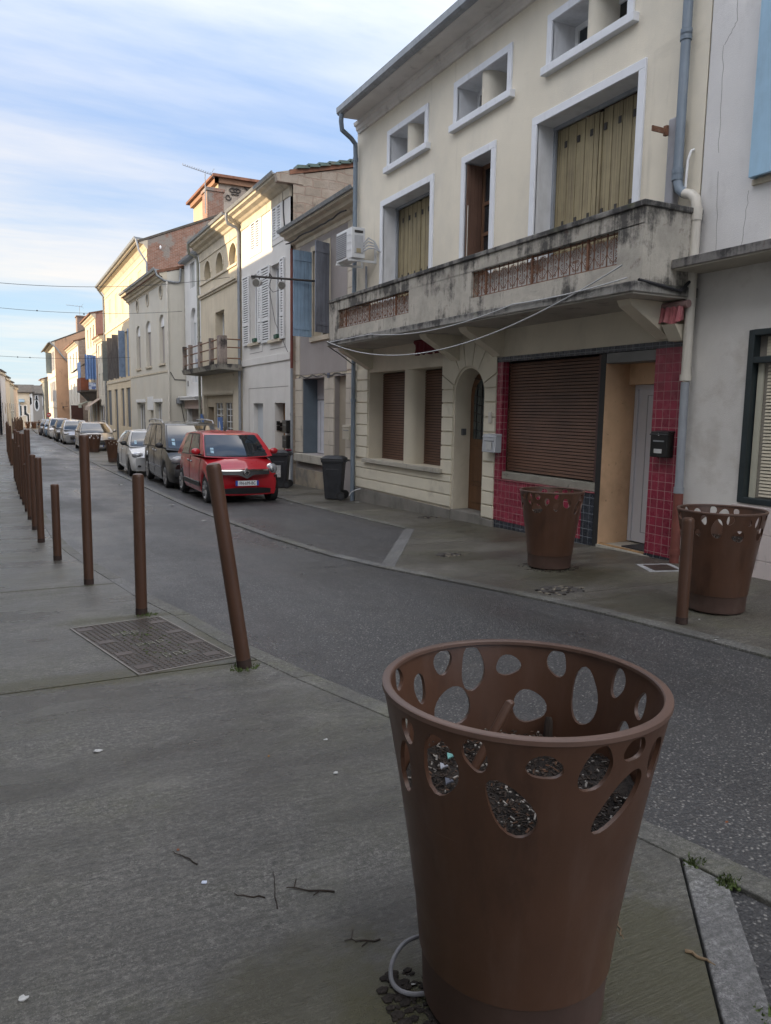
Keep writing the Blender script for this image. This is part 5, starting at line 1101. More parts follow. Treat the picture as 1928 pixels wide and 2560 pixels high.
h = far_house('big peach coloured corner house with a long blind side wall', 5.98, 100.0, 117.0, 9.4, (0.55, 0.50, 0.42), (0.46, 0.29, 0.185), [(101.5, 103, 6.2, 8.4), (105, 106.5, 6.2, 8.4), (109, 110.5, 6.2, 8.4), (101.5, 103, 2.4, 4.8), (105, 106.5, 2.4, 4.8), (109, 110.5, 2.4, 4.8)], 2.3, 10.5, 0.75, PALESH, M_ROOFGREY, (5.3, 1.6))
PEACH = h
MB().box(8.6, 9.75, 100.3, 102.0, 10.4, 12.5).box(8.5, 9.85, 100.2, 102.1, 12.5, 12.65).build('chimney', mat('sooty_chimney', (0.20, 0.145, 0.12), 0.2, 2, 0.9), h, 0.02)
MB().tube([(10.3, 101, 10.6), (10.3, 101, 12.1)], 0.3, 10).build('chimney', MATS['sooty_chimney'], h)
MB().box(5.30, 5.95, 106.6, 106.68, 5.9, 8.5).build('open_shutter', mat('grey_green_shutter_leaf', (0.20, 0.23, 0.22), 0.1, 3, 0.7), h)
pipe(h, [(5.4, 99.95, 9.35), (6.2, 99.9, 8.6), (6.9, 99.9, 7.6), (7.42, 99.9, 7.1), (7.48, 99.9, 6.8), (7.48, 99.9, -1.2)], 0.09, M_ZINC)
MB().box(6.6, 6.7, 99.3, 99.95, 1.6, 1.75).box(6.55, 7.2, 99.4, 99.5, 1.75, 1.8).build('wall_bracket', M_IRON, h)
h = far_house('narrow dark grey house behind the peach corner house', 5.55, 118.0, 124.0, 5.6, (0.20, 0.21, 0.19), None, [(119, 120, 2.5, 4.5)], 1.0, 6, 0.5)
# the houses that close the view where the street bends left
def end_house(label, x0, x1, y, ze, ridge, c, roof, wins, gable=False, wd=8, oval=None):
    zg = gz(y)-0.4; root = thing('house', label, 'house', (x0, y, gz(y)))
    k = 'end_wall_%d' % int(x0*10+500+y); m = mat(k, c, 0.07, 0.6, 0.9, 0.1, 30)
    mb = MB(); e = [(x0, y, zg), (x1, y, zg), (x1, y+wd, zg), (x0, y+wd, zg)]; mb.hexa(e, [(p[0], p[1], ze) for p in e]); mb.build('wall', m, root)
    mb = MB(); o = 0.35
    if gable:
        xm = (x0+x1)/2; mb.prism([(x0-o, ze-0.15), (xm, ridge), (x1+o, ze-0.15), (x1+o, ze), (xm, ridge+0.18), (x0-o, ze)], 'y', y-o, y+wd+o); MB().prism([(x0+0.01, ze), (x1-0.01, ze), (xm, ridge-0.02)], 'y', y+0.01, y+wd-0.01).build('gable', m, root)
    else:
        mb.hexa([(x0-o, y-o, ze+0.01), (x1+o, y-o, ze+0.01), (x1+o, y+wd+o, ze+0.01), (x0-o, y+wd+o, ze+0.01)], [(x0-o, y-o, ze+0.15), (x1+o, y-o, ze+0.15), (x1+o, y+wd+o, ze+0.15), (x0-o, y+wd+o, ze+0.15)])
        mb.prism([(y-o, ze+0.15), (y+wd+o, ze+0.15), (y+wd/2, ridge)], 'x', x0-o, x1+o)
    mb.build('roof', roof, root)
    for (a, b, zc, zd) in wins:
        w = MB().box(a-0.14, b+0.14, y-0.05, y+0.02, zc-0.12, zd+0.14).build('window', M_WHITEPAINT, root); MB().box(a, b, y-0.06, y-0.045, zc, zd).build('pane', M_PANE if zd-zc < 1.9 else M_PANEL, w)
    if oval == 'canopy':
        MB().hexa([(2.3, 120.3, 2.3), (3.0, 120.3, 2.3), (3.0, 121, 2.3), (2.3, 121, 2.3)], [(2.3, 120.3, 2.4), (3.0, 120.3, 2.4), (3.0, 121, 2.75), (2.3, 121, 2.75)]).box(2.32, 2.40, 120.9, 120.99, -0.2, 2.3).build('canopy', mat('faded_blue_canopy', (0.25, 0.36, 0.46), 0.1, 3, 0.6), root)
    elif oval:
        a, zc, rx, rz_ = oval; w = MB().disc((a, y-0.05, zc), rz_+0.3, (0, -1, 0), 20, 0, (rx+0.22)/(rz_+0.3)).build('oval_window', M_WHITEPAINT, root); MB().disc((a, y-0.07, zc), rz_, (0, -1, 0), 20, 0, rx/rz_).build('pane', M_PANE, w)
end_house('grey end house with an oval window facing down the street', 4.55, 7.2, 140.0, 3.75, 5.3, (0.33, 0.31, 0.29), M_ROOFGREY, [(6.3, 6.65, -0.2, 0.95), (6.3, 6.6, 2.0, 3.2), (5.2, 5.45, 2.9, 3.5)], False, 8, (5.3, 2.0, 0.22, 0.75))
end_house('ochre roofed gable house rising behind the grey end house', 5.6, 10.5, 152.0, 4.4, 6.7, (0.40, 0.27, 0.12), M_ROOF, [], True)
end_house('white end house with tall plain windows left of the grey one', 3.75, 4.5, 134.0, 3.9, 5.2, (0.62, 0.62, 0.62), M_ROOFGREY, [(3.9, 4.08, 2.1, 3.1), (4.2, 4.36, 2.1, 3.1), (3.95, 4.1, -0.8, 0.6)], False, 5)
h = end_house('pale house with a small blue canopy at the street bend', 1.9, 3.7, 121.0, 3.6, 4.9, (0.56, 0.52, 0.45), M_ROOFGREY, [(2.9, 3.2, 0.5, 1.8), (3.3, 3.5, -0.9, 0.6), (2.35, 2.6, 0.4, 1.8)], False, 9, 'canopy')
# ------------------------------------------------------------------ the left-hand row: at the far bend it comes into view, nearer it stands beside the viewer and shades the street
def left_house(label, xf, y0, y1, ze, c, rise=1.5, D=8, wins=True, chim=None, rz=0.0, rev=0.2):
    zg = gz(y1)-0.3; root = thing('house', label, 'house', (xf, y0, gz(y0)), None, rz)
    k = 'left_wall_%d' % int(y0*10+c[0]*1000); m = mat(k, c, 0.08, 0.8, 0.9, 0.1, 40, ((GRIME, (4, 4, 0.5), 0.58, 0.78, 0.3),))
    w = []; n = max(1, int((y1-y0)/2.6)); ww = min(0.5, (y1-y0)/n*0.2)
    mb = MB(); mb.box(xf-D, xf-0.25, y0+0.01, y1-0.01, zg, ze); mb.build('walls', m, root)
    hol = []
    for i in range(n):
        c0 = y0+(i+0.5)*(y1-y0)/n
        if wins:
            hol.append((c0-ww, c0+ww, 0.9 if i % 2 else zg+0.4, 2.5+zg*0.3))
            if ze > 5.2: hol.append((c0-ww, c0+ww, 3.4, 5.0))
            if ze > 8: hol.append((c0-ww, c0+ww, 6.2, 7.6))
    # facade faces +x: build with wall() mirrored
    mb = MB().wall(-xf, [(y0, zg), (y1, zg), (y1, ze), (y0, ze)], hol, rev); mb.v = [(-p[0], p[1], p[2]) for p in mb.v]; mb.build('facade', m, root)
    for (a, b, c1, d) in hol:
        o = MB().box(xf-rev, xf-rev+0.02, a, b, c1, d).build('window', M_WHITEPAINT, root); MB().box(xf-rev+0.021, xf-rev+0.027, a+0.08, b-0.08, c1+0.08, d-0.08).build('pane', M_PANE, o)
    xr = xf-D/2; sl = rise/(D/2); o = 0.16
    MB().prism([(xf+o, ze-o*sl), (xr, ze+rise), (xf-D-o, ze-o*sl), (xf-D-o, ze-o*sl+0.14), (xr, ze+rise+0.14), (xf+o, ze-o*sl+0.14)], 'y', y0, y1).build('roof', M_ROOFGREY, root)
    MB().prism([(xf-0.02, ze), (xr, ze+rise), (xf-D+0.02, ze)], 'y', y0+0.02, y1-0.02).build('gable', m, root)
    MB().box(xf-0.02, xf+0.12, y0, y1, ze-0.32, ze-0.12).build('cornice', M_STONE, root)
    if chim:
        for (x, y, h) in chim: MB().box(xf-x-0.5, xf-x+0.3, y-0.5, y+0.5, ze, ze+rise+h).build('chimney', M_BRICK, root)
    return root
LH = [
 ('tall white house beside the viewer on the left pavement', -1.8, -16.0, 24.9, 10.8, (0.56, 0.54, 0.50), 1.6),
 ('lower cream house next along the left pavement', -1.8, 25.1, 31.2, 7.7, (0.58, 0.52, 0.42), 1.0),
 ('tall beige house further along the left pavement', -1.8, 31.4, 46.5, 9.9, (0.52, 0.48, 0.40), 1.2),
 ('long pale house on the left pavement before the bend', -1.8, 46.7, 60.0, 8.9, (0.58, 0.55, 0.48), 1.0),
 ('plain cream house on the left before the far bollards', -1.5, 60.2, 79.6, 7.4, (0.58, 0.55, 0.48), 0.9),
]
for a in LH: left_house(*a)
Q = R(-3.88)
left_house('pale bluish white house at the left edge of the view', 0.02, 80.0, 86.8, 5.0, (0.66, 0.67, 0.70), 1.0, 7, True, [(1.2, 82, 0.3)], Q, 0.03)
left_house('cream house with a mossy roof second at the left edge', 0.49, 87.0, 93.5, 4.7, (0.66, 0.60, 0.50), 0.9, 7, True, None, Q, 0.03)
left_house('grey green house third along the left bend', 0.945, 93.7, 100.0, 4.4, (0.56, 0.57, 0.53), 0.9, 7, True, None, Q, 0.03)
left_house('pinkish house fourth along the left bend', 1.385, 100.2, 108.0, 4.1, (0.64, 0.55, 0.49), 0.9, 7, True, None, Q, 0.03)
# ------------------------------------------------------------------ parked cars (all face the viewer)
def paint(name, c, metal=0.0, rough=0.32):
    t = NT(name)
    m = t.set(**{'Base Color': t.mix(t.rng(t.noise(2.0, 6, 0.6), 0.3, 0.75), c, tuple(min(1, q*0.86+0.006) for q in c)), 'Metallic': metal, 'Roughness': t.rng(t.noise(7, 5), 0.3, 0.7, rough-0.06, rough+0.1), 'Coat Weight': 0.9, 'Coat Roughness': 0.04})
    return m
CARGLASS = m_glass('car_glass', (0.016, 0.020, 0.024), 0.03, 0.9)
CHROME = mat('chrome', (0.62, 0.63, 0.65), 0.03, 4, 0.15, metal=1.0)
ALLOY = mat('silver_wheel', (0.42, 0.42, 0.43), 0.1, 9, 0.35, metal=0.7)
LAMP = mat('headlamp_glass', (0.27, 0.28, 0.30), 0.15, 14, 0.08, spec=0.9, coat=1.0)
LAMPIN = mat('headlamp_reflector', (0.20, 0.21, 0.22), 0.3, 25, 0.2, metal=0.6)
PLATEW = mat('number_plate_white', (0.74, 0.75, 0.76), 0.03, 5, 0.4); PLATEB = mat('number_plate_blue', (0.02, 0.07, 0.38), 0.05, 5, 0.4)
STICK = mat('windscreen_stickers', (0.30, 0.46, 0.56), 0.15, 20, 0.5)
SEAT = mat('dark_seats', (0.03, 0.03, 0.033), 0.2, 5, 0.8)
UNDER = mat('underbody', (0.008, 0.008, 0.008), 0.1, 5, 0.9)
LAMPWARM = mat('amber_lens', (0.45, 0.14, 0.02), 0.1, 9, 0.2)
def sstep(a, b, x):
    t = min(1, max(0, (x-a)/(b-a))); return t*t*(3-2*t)
def car(label, xc, yf, P, group='cars parked along the right side of the street', rz=0.0, lod=2):
    L, W, H = P['L'], P['W'], P['H']; w2 = W/2; wr = P['wr']; y1 = P['fo']; y2 = y1+P['wb']
    zg = gz(yf+L*0.5)-0.014
    root = thing('parked_car', label, 'car', (xc, yf+L*0.5, zg), group, rz)
    HW = pl2([(0, P.get('nose', 0.84)), (0.05, P.get('nose', 0.84)+0.07), (0.22, 0.965), (0.6, 0.99), (L*0.4, 1.0), (L*0.75, 0.995), (L-0.45, 0.975), (L-0.12, 0.92), (L, 0.84)])
    ZS = pl2([(0, 0.20), (0.12, 0.20), (0.5, 0.20), (L-0.5, 0.22), (L-0.1, 0.28), (L, 0.38)])
    ZB = pl2(P['zb']); CR = P.get('crown', 0.07)
    def ZT(y): return ZB(y)+0.012+CR*sstep(0, 0.35, y)*sstep(L, L-0.35, y)
    def deform(x, y, z):
        f = 1-sstep(0.0, 1.0, y); r = 1-sstep(0.0, 0.8, L-y)
        dy = f*(P.get('bow', 0.17)*abs(x/w2)**2.3 + max(0, z-P.get('lean0', 0.56))*P.get('lean', 0.38) + max(0, 0.36-z)*0.35) - r*(0.12*abs(x/w2)**2.3 + max(0, z-0.7)*0.10)
        return (xc+x, yf+y+dy, zg+z)
    ys = sorted(set([0, 0.02, 0.06, 0.13, 0.22, 0.34] + [round(0.34+0.075*i, 3) for i in range(int((L-0.68)/0.075)+1)] + [L-0.30, L-0.18, L-0.09, L-0.03, L]))
    def arch_z(y):
        z = 0
        for c in (y1, y2):
            q = (wr+0.055)**2-(y-c)**2
            if q > 0: z = max(z, wr+math.sqrt(q)*1.0)
        return z
    rings = []
    for y in ys:
        h = HW(y)*w2; zs, zb, zt = ZS(y), ZB(y), ZT(y); za = arch_z(y); lo = max(zs, za)
        e = 0.0 if 0.02 < y < L-0.02 else 0.04
        z2 = max(zs+(zb-zs)*0.50, lo+0.05); z3 = max(zs+(zb-zs)*0.80, z2+0.02); z1 = max(zs+0.09, lo+0.025)
        b = P.get('bulge', 0.0)
        half = [(h*0.945, lo), (h*0.985, z1), (h*1.0, z2), (h*(0.985-b), z3), (h*(0.945-b), zb-e*0.3), (h*(0.84-b), zb+(zt-zb)*0.35), (h*0.45, zb+(zt-zb)*0.85), (0, zt)]
        rings.append([deform(x, y, z) for x, z in half] + [deform(-x, y, z) for x, z in reversed(half[:-1])])
    n = len(rings[0]); mb = MB()
    mb.add([p for r in rings for p in r], [(i*n+k, i*n+k+1, (i+1)*n+k+1, (i+1)*n+k) for i in range(len(rings)-1) for k in range(n-1)], 0, True)
    mb.add(rings[0], [tuple(range(n))]); mb.add(rings[-1], [tuple(range(n-1, -1, -1))])
    # cabin shell
    yb0, yw, yr, yb1 = P['cab']; wb_, wr_ = w2*P.get('cw', 0.92), w2*P.get('rw', 0.72); zr = H-0.045
    def cab(s, t, side):
        """side: 'f' windscreen, 'b' rear, +-1 flank; s along, t up"""
        tt = t-0.10*t*(1-t)
        yfr = yb0+(yw-yb0)*t; yre = yb1+(yr-yb1)*t; w = wb_+(wr_-wb_)*(t**1.25)
        zf = lambda y: ZT(min(max(y, 0), L))-0.02
        if side == 'f': x = -w+2*w*s; y = yfr-0.16*(1-(2*s-1)**2)*(1-0.35*t)+0.02; zb_ = zf(y)-0.015; z = zb_+(zr-0.005-zb_)*t
        elif side == 'b': x = -w+2*w*s; y = yre+0.08*(1-(2*s-1)**2); z = zf(yb1)+(zr-0.03-zf(yb1))*t
        else:
            y = yfr+(yre-yfr)*s; x = side*(w+0.02*math.sin(PI*s)); base = zf(yfr)+(zf(yb1)-zf(yfr))*s
            top = zr-0.005+0.035*math.sin(PI*min(1, s*0.9+0.1))-0.03*s; z = base+(top-base)*t
        return (xc+x, yf+y, zg+z)
    NS, NTt, NW = 16, 6, 10
    loops = []
    for i in range(NTt+1):
        t = i/NTt
        lp = [cab(k/NW, t, 'f') for k in range(NW)] + [cab(k/NS, t, 1) for k in range(NS)] + [cab(1-k/NW, t, 'b') for k in range(NW)] + [cab(1-k/NS, t, -1) for k in range(NS)]
        loops.append(lp)
    m = len(loops[0]); top = loops[-1]; cyy = sum(p[1] for p in top)/m
    for f, dz in ((0.90, 0.020), (0.60, 0.042), (0.25, 0.052)): loops.append([(xc+(p[0]-xc)*f, cyy+(p[1]-cyy)*f, p[2]+dz) for p in top])
    q = MB(); q.add([p for lp in loops for p in lp], [(i*m+k, i*m+(k+1) % m, (i+1)*m+(k+1) % m, (i+1)*m+k) for i in range(len(loops)-1) for k in range(m)], 0, True)
    q.add(loops[-1], [tuple(range(m))])
    mb.add(q.v, q.f, 0, True)
    mb.build('body', P['paint'], root)
    def patch(side, s0, s1, t0, t1, off, nx=10, nt=5, skew=0.0):
        vs = []
        for j in range(nt+1):
            for i in range(nx+1):
                t = t0+(t1-t0)*j/nt; s = s0+(s1-s0)*i/nx+skew*(t-t0)
                p = Vector(cab(s, t, side)); a = Vector(cab(min(s+0.02, 1), t, side))-Vector(cab(s-0.02 if s > 0.02 else 0, t, side)); b = Vector(cab(s, min(1, t+0.03), side))-Vector(cab(s, max(0, t-0.03), side))
                nn = a.cross(b).normalized(); c = p-Vector((xc, yf+(yb0+yb1)/2, zg+1.0))
                if nn.dot(c) < 0: nn = -nn
                vs.append(p+nn*off)
        return MB().add(vs, [(j*(nx+1)+i, j*(nx+1)+i+1, (j+1)*(nx+1)+i+1, (j+1)*(nx+1)+i) for j in range(nt) for i in range(nx)], 0, True)
    ws = patch('f', 0.03, 0.97, 0.05, 0.94, 0.006).build('windscreen', CARGLASS, root)
    if lod > 0:
        patch('f', 0.012, 0.988, 0.03, 0.96, 0.003).build('seal', M_BLACKPL, ws)
        if lod > 1: patch('f', 0.09, 0.135, 0.14, 0.24, 0.009, 2, 2).build('sticker', STICK, ws); patch('f', 0.09, 0.135, 0.27, 0.35, 0.009, 2, 2).build('sticker', STICK, ws); patch('f', 0.3, 0.7, 0.06, 0.075, 0.02, 4, 1).build('wiper', M_BLACKPL, ws)
    patch('b', 0.10, 0.90, 0.15, 0.85, 0.006).build('rear_window', CARGLASS, root)
    for side in (1, -1):
        for (s0, s1) in P['wins']:
            g = patch(side, s0, s1, 0.07, 0.90, 0.006, 6, 4).build('side_window', CARGLASS, root)
            if lod > 1: patch(side, s0-0.015, s1+0.015, 0.03, 0.95, 0.003, 6, 4).build('seal', M_BLACKPL, g)
    # wheels
    for yw_ in (y1, y2):
        for s in (-1, 1):
            xo = xc+s*(w2-0.015); xi = xc+s*(w2-0.20); c = (yf+yw_, zg+wr); r = wr
            prof = [(xi, r*0.62), (xi, r*0.93), (xi+s*0.02, r), (xo-s*0.03, r), (xo, r*0.93), (xo, r*0.70), (xo-s*0.02, r*0.66)]
            vs = []; nn = 28
            for (x, rr) in prof:
                for k in range(nn): a = 2*PI*k/nn; vs.append((x, c[0]+rr*math.cos(a), c[1]+rr*math.sin(a)))
            w = MB().add(vs, [(i*nn+k, i*nn+(k+1) % nn, (i+1)*nn+(k+1) % nn, (i+1)*nn+k) for i in range(len(prof)-1) for k in range(nn)], 0, True).build('wheel', M_BLACK, root)
            rm = MB(); rm.tube([(xo-s*0.035, c[0], c[1]), (xo-s*0.03, c[0], c[1])], r*0.67, 24, 1, False)
            nsp = P.get('spokes', 5)
            for k in range(nsp):
                a = 2*PI*k/nsp+0.3; 
                for d in (-0.14, 0.14):
                    rm.tube([(xo-s*0.014, c[0]+r*0.10*math.cos(a), c[1]+r*0.10*math.sin(a)), (xo-s*0.012, c[0]+r*0.64*math.cos(a+d), c[1]+r*0.64*math.sin(a+d))], r*0.055, 6)
            ring = [(xo-s*0.014, c[0]+r*0.64*math.cos(2*PI*k/24), c[1]+r*0.64*math.sin(2*PI*k/24)) for k in range(25)]
            rm.tube(ring, r*0.045, 6, caps=False); rm.tube([(xo-s*0.03, c[0], c[1]), (xo-s*0.004, c[0], c[1])], r*0.16, 14)
            rm.build('rim', [P.get('rim', ALLOY), M_BLACK], w)
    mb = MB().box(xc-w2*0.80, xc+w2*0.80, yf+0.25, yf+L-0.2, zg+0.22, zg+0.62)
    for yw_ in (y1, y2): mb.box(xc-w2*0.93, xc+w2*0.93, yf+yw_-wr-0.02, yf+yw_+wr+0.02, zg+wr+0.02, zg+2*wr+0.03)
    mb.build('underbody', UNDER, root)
    # nose furniture: strips that follow the curve of the nose
    def nose(x0, x1, z0, z1, off, mt, name, parent=root, nx=12, nz=3, f=None):
        vs = []
        for j in range(nz+1):
            for i in range(nx+1):
                x = x0+(x1-x0)*i/nx; a, b = (z0, z1) if f is None else f(x)
                vs.append(deform(x, -off, a+(b-a)*j/nz))
        M_ = nx+1; k = len(vs); back = [(p[0], p[1]+0.03, p[2]) for p in vs]
        mb = MB().add(vs, [(j*M_+i, j*M_+i+1, (j+1)*M_+i+1, (j+1)*M_+i) for j in range(nz) for i in range(nx)], 0, True)
        edge = [i for i in range(M_)] + [j*M_+nx for j in range(1, nz+1)] + [nz*M_+i for i in range(nx-1, -1, -1)] + [j*M_ for j in range(nz-1, 0, -1)]
        ne = len(edge); mb.add([vs[i] for i in edge]+[back[i] for i in edge], [(i, i+ne, (i+1) % ne+ne, (i+1) % ne) for i in range(ne)])
        return mb.build(name, mt, parent)
    for o in P['nose_parts']:
        o(nose, deform, root, xc, yf, zg)
    # flanks
    def flank(y, z, side, out=0.004):
        h = HW(y)*w2; zs, zb = ZS(y), ZB(y); f = (z-zs)/(zb-zs); b = P.get('bulge', 0.0)
        k = np.interp(f, [0, 0.1, 0.5, 0.8, 1.0], [0.945, 0.985, 1.0, 0.985-b, 0.945-b]); p = deform(side*(h*k+out), y, z); return p
    if lod > 0:
        for side in (-1, 1):
            for yd in P['doors']:
                mb = MB(); pts = [flank(yd+0.0, z, side, 0.001) for z in np.linspace(0.27, ZB(yd)-0.01, 7)]; mb.tube(pts, 0.007, 5); mb.build('door_gap', UNDER, root)
            for yd in P['handles']:
                a = flank(yd, ZB(yd)-0.13, side, 0.012); MB().ell(a, 0.016, 0.09, 0.022).build('door_handle', P.get('handle', P['paint']), root)
            z0, z1 = P['rub']; a, b = y1+wr+0.12, y2-wr-0.12
            MB().add([flank(a+(b-a)*i/10, z, side, o_) for (z, o_) in ((z0, 0.002), (z0, 0.018), (z1, 0.018), (z1, 0.002)) for i in range(11)], [(j*11+i, j*11+i+1, (j+1)*11+i+1, (j+1)*11+i) for j in range(3) for i in range(10)]).build('rub_strip', P.get('rubm', M_BLACKPL), root)
            if P.get('rubchrome'): MB().add([flank(a+(b-a)*i/10, z, side, o_) for (z, o_) in ((z1, 0.002), (z1, 0.021), (z1+0.02, 0.021), (z1+0.02, 0.002)) for i in range(11)], [(j*11+i, j*11+i+1, (j+1)*11+i+1, (j+1)*11+i) for j in range(3) for i in range(10)]).build('rub_trim', CHROME, root)
    for side in (-1, 1):
        c = (xc+side*(w2+0.085), yf+yb0+0.30, zg+ZT(yb0)+0.075)
        mm = MB().ell(c, 0.105, 0.062, 0.075).build('mirror', P.get('mirror', P['paint']), root)
        MB().tube([(xc+side*w2*0.90, c[1]+0.02, c[2]-0.09), (c[0], c[1]+0.01, c[2]-0.04)], 0.022, 6).build('mirror_arm', M_BLACKPL, mm)
    if P.get('bars'):
        for side in (-1, 1):
            x = xc+side*wr_*1.02; a, b = yf+yw+0.25, yf+yr-0.1; z = zg+H
            MB().tube([(x, a, z-0.03), (x, a+0.12, z+0.05), (x, (a+b)/2, z+0.075), (x, b-0.12, z+0.05), (x, b, z-0.03)], 0.018, 7).tube([(x, (a+b)/2, z), (x, (a+b)/2, z+0.07)], 0.016, 6).build('roof_bar', P.get('barm', M_BLACKPL), root)
    return root
def pl2(pts):
    xs = [p[0] for p in pts]; zs = [p[1] for p in pts]
    return lambda v: float(np.interp(v, xs, zs))
def lamps(x, z, rx, rz, ry=0.09, inner=True, y=0.05, skew=0.0, tilt=0):
    def f(nose, deform, root, xc, yf, zg):
        for s in (-1, 1):
            c = deform(s*x, y, z)
            o = MB().ell(c, rx, ry, rz).build('headlight', LAMP, root)
            if inner:
                mb = MB(); mb.tube([(c[0]+rx*1.0*math.cos(2*PI*k/20), c[1]+0.02, c[2]+rz*1.0*math.sin(2*PI*k/20)) for k in range(21)], 0.012, 6, caps=False); mb.build('lamp_ring', CHROME, o)
                MB().ell((c[0]-s*rx*0.1, c[1]-ry*0.72, c[2]-0.01), rx*0.45, ry*0.35, rz*0.48).build('reflector', LAMPIN, o)
    return f
def plate(z, txt, w=0.52, x=0.0, off=0.03):
    def f(nose, deform, root, xc, yf, zg):
        p = nose(x-w/2, x+w/2, z-0.055, z+0.055, off, PLATEW, 'number_plate', nx=4, nz=1)
        nose(x-w/2, x-w/2+0.045, z-0.055, z+0.055, off+0.003, PLATEB, 'blue_band', p, 2, 1); nose(x+w/2-0.045, x+w/2, z-0.055, z+0.055, off+0.003, PLATEB, 'blue_band', p, 2, 1)
        c = deform(x, -off-0.006, z)
        if txt: text_mesh('plate_text', txt, 0.098, (c[0], c[1], c[2]), (R(90), 0, 0), mat('plate_black', (0.012, 0.012, 0.014), 0.05, 5, 0.5), p, 0.002, 0.80)
    return f
def band(x0, x1, z0, z1, off, m, name, fn=None):
    return lambda nose, deform, root, xc, yf, zg: nose(x0, x1, z0, z1, off, m, name, f=fn)
def diamond(z, h, w, off=0.03):
    def f(nose, deform, root, xc, yf, zg):
        c = Vector(deform(0, -off, z)); t = 0.028
        o = [(c.x, c.z+h), (c.x+w, c.z), (c.x, c.z-h), (c.x-w, c.z)]; i = [(c.x, c.z+h-t*1.9), (c.x+w-t*1.15, c.z), (c.x, c.z-h+t*1.9), (c.x-w+t*1.15, c.z)]
        mb = MB()
        for k in range(4): mb.prism([o[k], o[(k+1) % 4], i[(k+1) % 4], i[k]], 'y', c.y-0.012, c.y+0.03)
        mb.build('badge', CHROME, root, 0.004)
    return f
RED = paint('red_car_paint', (0.47, 0.008, 0.018), 0.0)
red = dict(L=3.60, W=1.65, H=1.56, wr=0.30, fo=0.55, wb=2.49, zb=[(0, 0.76), (0.12, 0.835), (0.45, 0.915), (0.80, 0.965), (1.4, 0.97), (2.6, 1.02), (3.2, 1.06), (3.45, 1.02), (3.6, 0.85)], crown=0.105, cab=(0.62, 1.30, 3.12, 3.52), rw=0.775, cw=0.945, paint=RED, nose=0.88, bow=0.27, lean=0.46,
  wins=[(0.16, 0.47), (0.52, 0.80)], doors=(1.02, 2.02), handles=(1.86, 2.16), handle=CHROME, rub=(0.33, 0.43), rubchrome=True, spokes=6,
  nose_parts=[band(-0.56, 0.56, 0, 0, 0.012, M_BLACKPL, 'upper_grille', lambda x: (0.655-0.085*max(0, 1-abs(x)/0.17), 0.765)), band(-0.54, 0.54, 0.738, 0.760, 0.022, CHROME, 'grille_trim'), diamond(0.70, 0.105, 0.078, 0.035),
              lamps(0.66, 0.755, 0.125, 0.125, 0.10, True, 0.05), plate(0.475, 'FN-699-BC'), band(-0.58, 0.58, 0, 0, 0.014, M_BLACKPL, 'lower_grille', lambda x: (0.235, 0.375-0.04*(abs(x)/0.58)**3)), band(-0.62, 0.62, 0.205, 0.225, 0.020, RED, 'bumper_lip')])
car('small red hatchback with a diamond badge at the front of the parked row', 4.77, 16.27, red)
MPV = paint('dark_bronze_paint', (0.034, 0.033, 0.031), 0.4, 0.34)
mpv = dict(L=4.73, W=1.85, H=1.75, wr=0.335, fo=0.96, wb=2.82, zb=[(0, 0.68), (0.15, 0.78), (0.6, 0.93), (1.1, 1.05), (2.0, 1.08), (3.8, 1.12), (4.4, 1.12), (4.73, 0.95)], crown=0.08, cab=(0.80, 1.85, 4.45, 4.66), rw=0.76, cw=0.94, paint=MPV, nose=0.84, bow=0.25, lean=0.55, lean0=0.5,
  wins=[(0.17, 0.40), (0.43, 0.68), (0.71, 0.92)], doors=(1.42, 2.5, 3.5), handles=(2.3, 2.7), handle=CHROME, rub=(0.50, 0.56), rubm=MATS['grey_trunking'], spokes=5, bars=True, barm=ALLOY, mirror=M_BLACKPL,
  nose_parts=[lamps(0.66, 0.78, 0.20, 0.115, 0.10, False, 0.10), band(-0.40, 0.40, 0.66, 0.74, 0.010, M_BLACKPL, 'upper_grille'), band(-0.80, 0.80, 0.36, 0.56, 0.03, M_BLACKPL, 'bumper'), band(-0.75, 0.75, 0.22, 0.34, 0.02, M_BLACKPL, 'lower_grille'), plate(0.46, '', 0.52, 0, 0.045)])
car('dark bronze people carrier with roof bars parked behind the red hatchback', 4.78, 20.02, mpv)
WHT = paint('white_car_paint', (0.62, 0.63, 0.64), 0.0)
wht = dict(L=3.97, W=1.74, H=1.46, wr=0.31, fo=0.80, wb=2.54, zb=[(0, 0.62), (0.12, 0.72), (0.5, 0.84), (0.95, 0.93), (2.6, 0.97), (3.4, 1.02), (3.8, 0.98), (3.97, 0.82)], crown=0.08, cab=(0.78, 1.62, 3.35, 3.82), rw=0.70, cw=0.93, paint=WHT, nose=0.84, bow=0.24, lean=0.5, lean0=0.5,
  wins=[(0.17, 0.47), (0.51, 0.80)], doors=(1.25, 2.3), handles=(2.1, 2.5), rub=(0.28, 0.30), rubm=WHT, mirror=M_BLACKPL, spokes=7, rim=M_BLACKPL,
  nose_parts=[lamps(0.64, 0.70, 0.17, 0.085, 0.10, True, 0.08), band(-0.30, 0.30, 0.50, 0.62, 0.012, M_BLACKPL, 'upper_grille'), band(-0.42, 0.42, 0.25, 0.34, 0.012, M_BLACKPL, 'lower_grille'), plate(0.42, '', 0.5, 0, 0.03), (lambda nose, deform, root, xc, yf, zg: [MB().ell(deform(s*0.62, 0.0, 0.36), 0.06, 0.04, 0.035).build('fog_lamp', M_BLACKPL, root) for s in (-1, 1)])])
car('white hatchback with black mirrors parked third behind the people carrier', 4.48, 25.05, wht)
def far(P, **k):
    q = dict(P); q.update(k); return q
SIL = paint('champagne_silver_paint', (0.40, 0.37, 0.33), 0.55, 0.35)
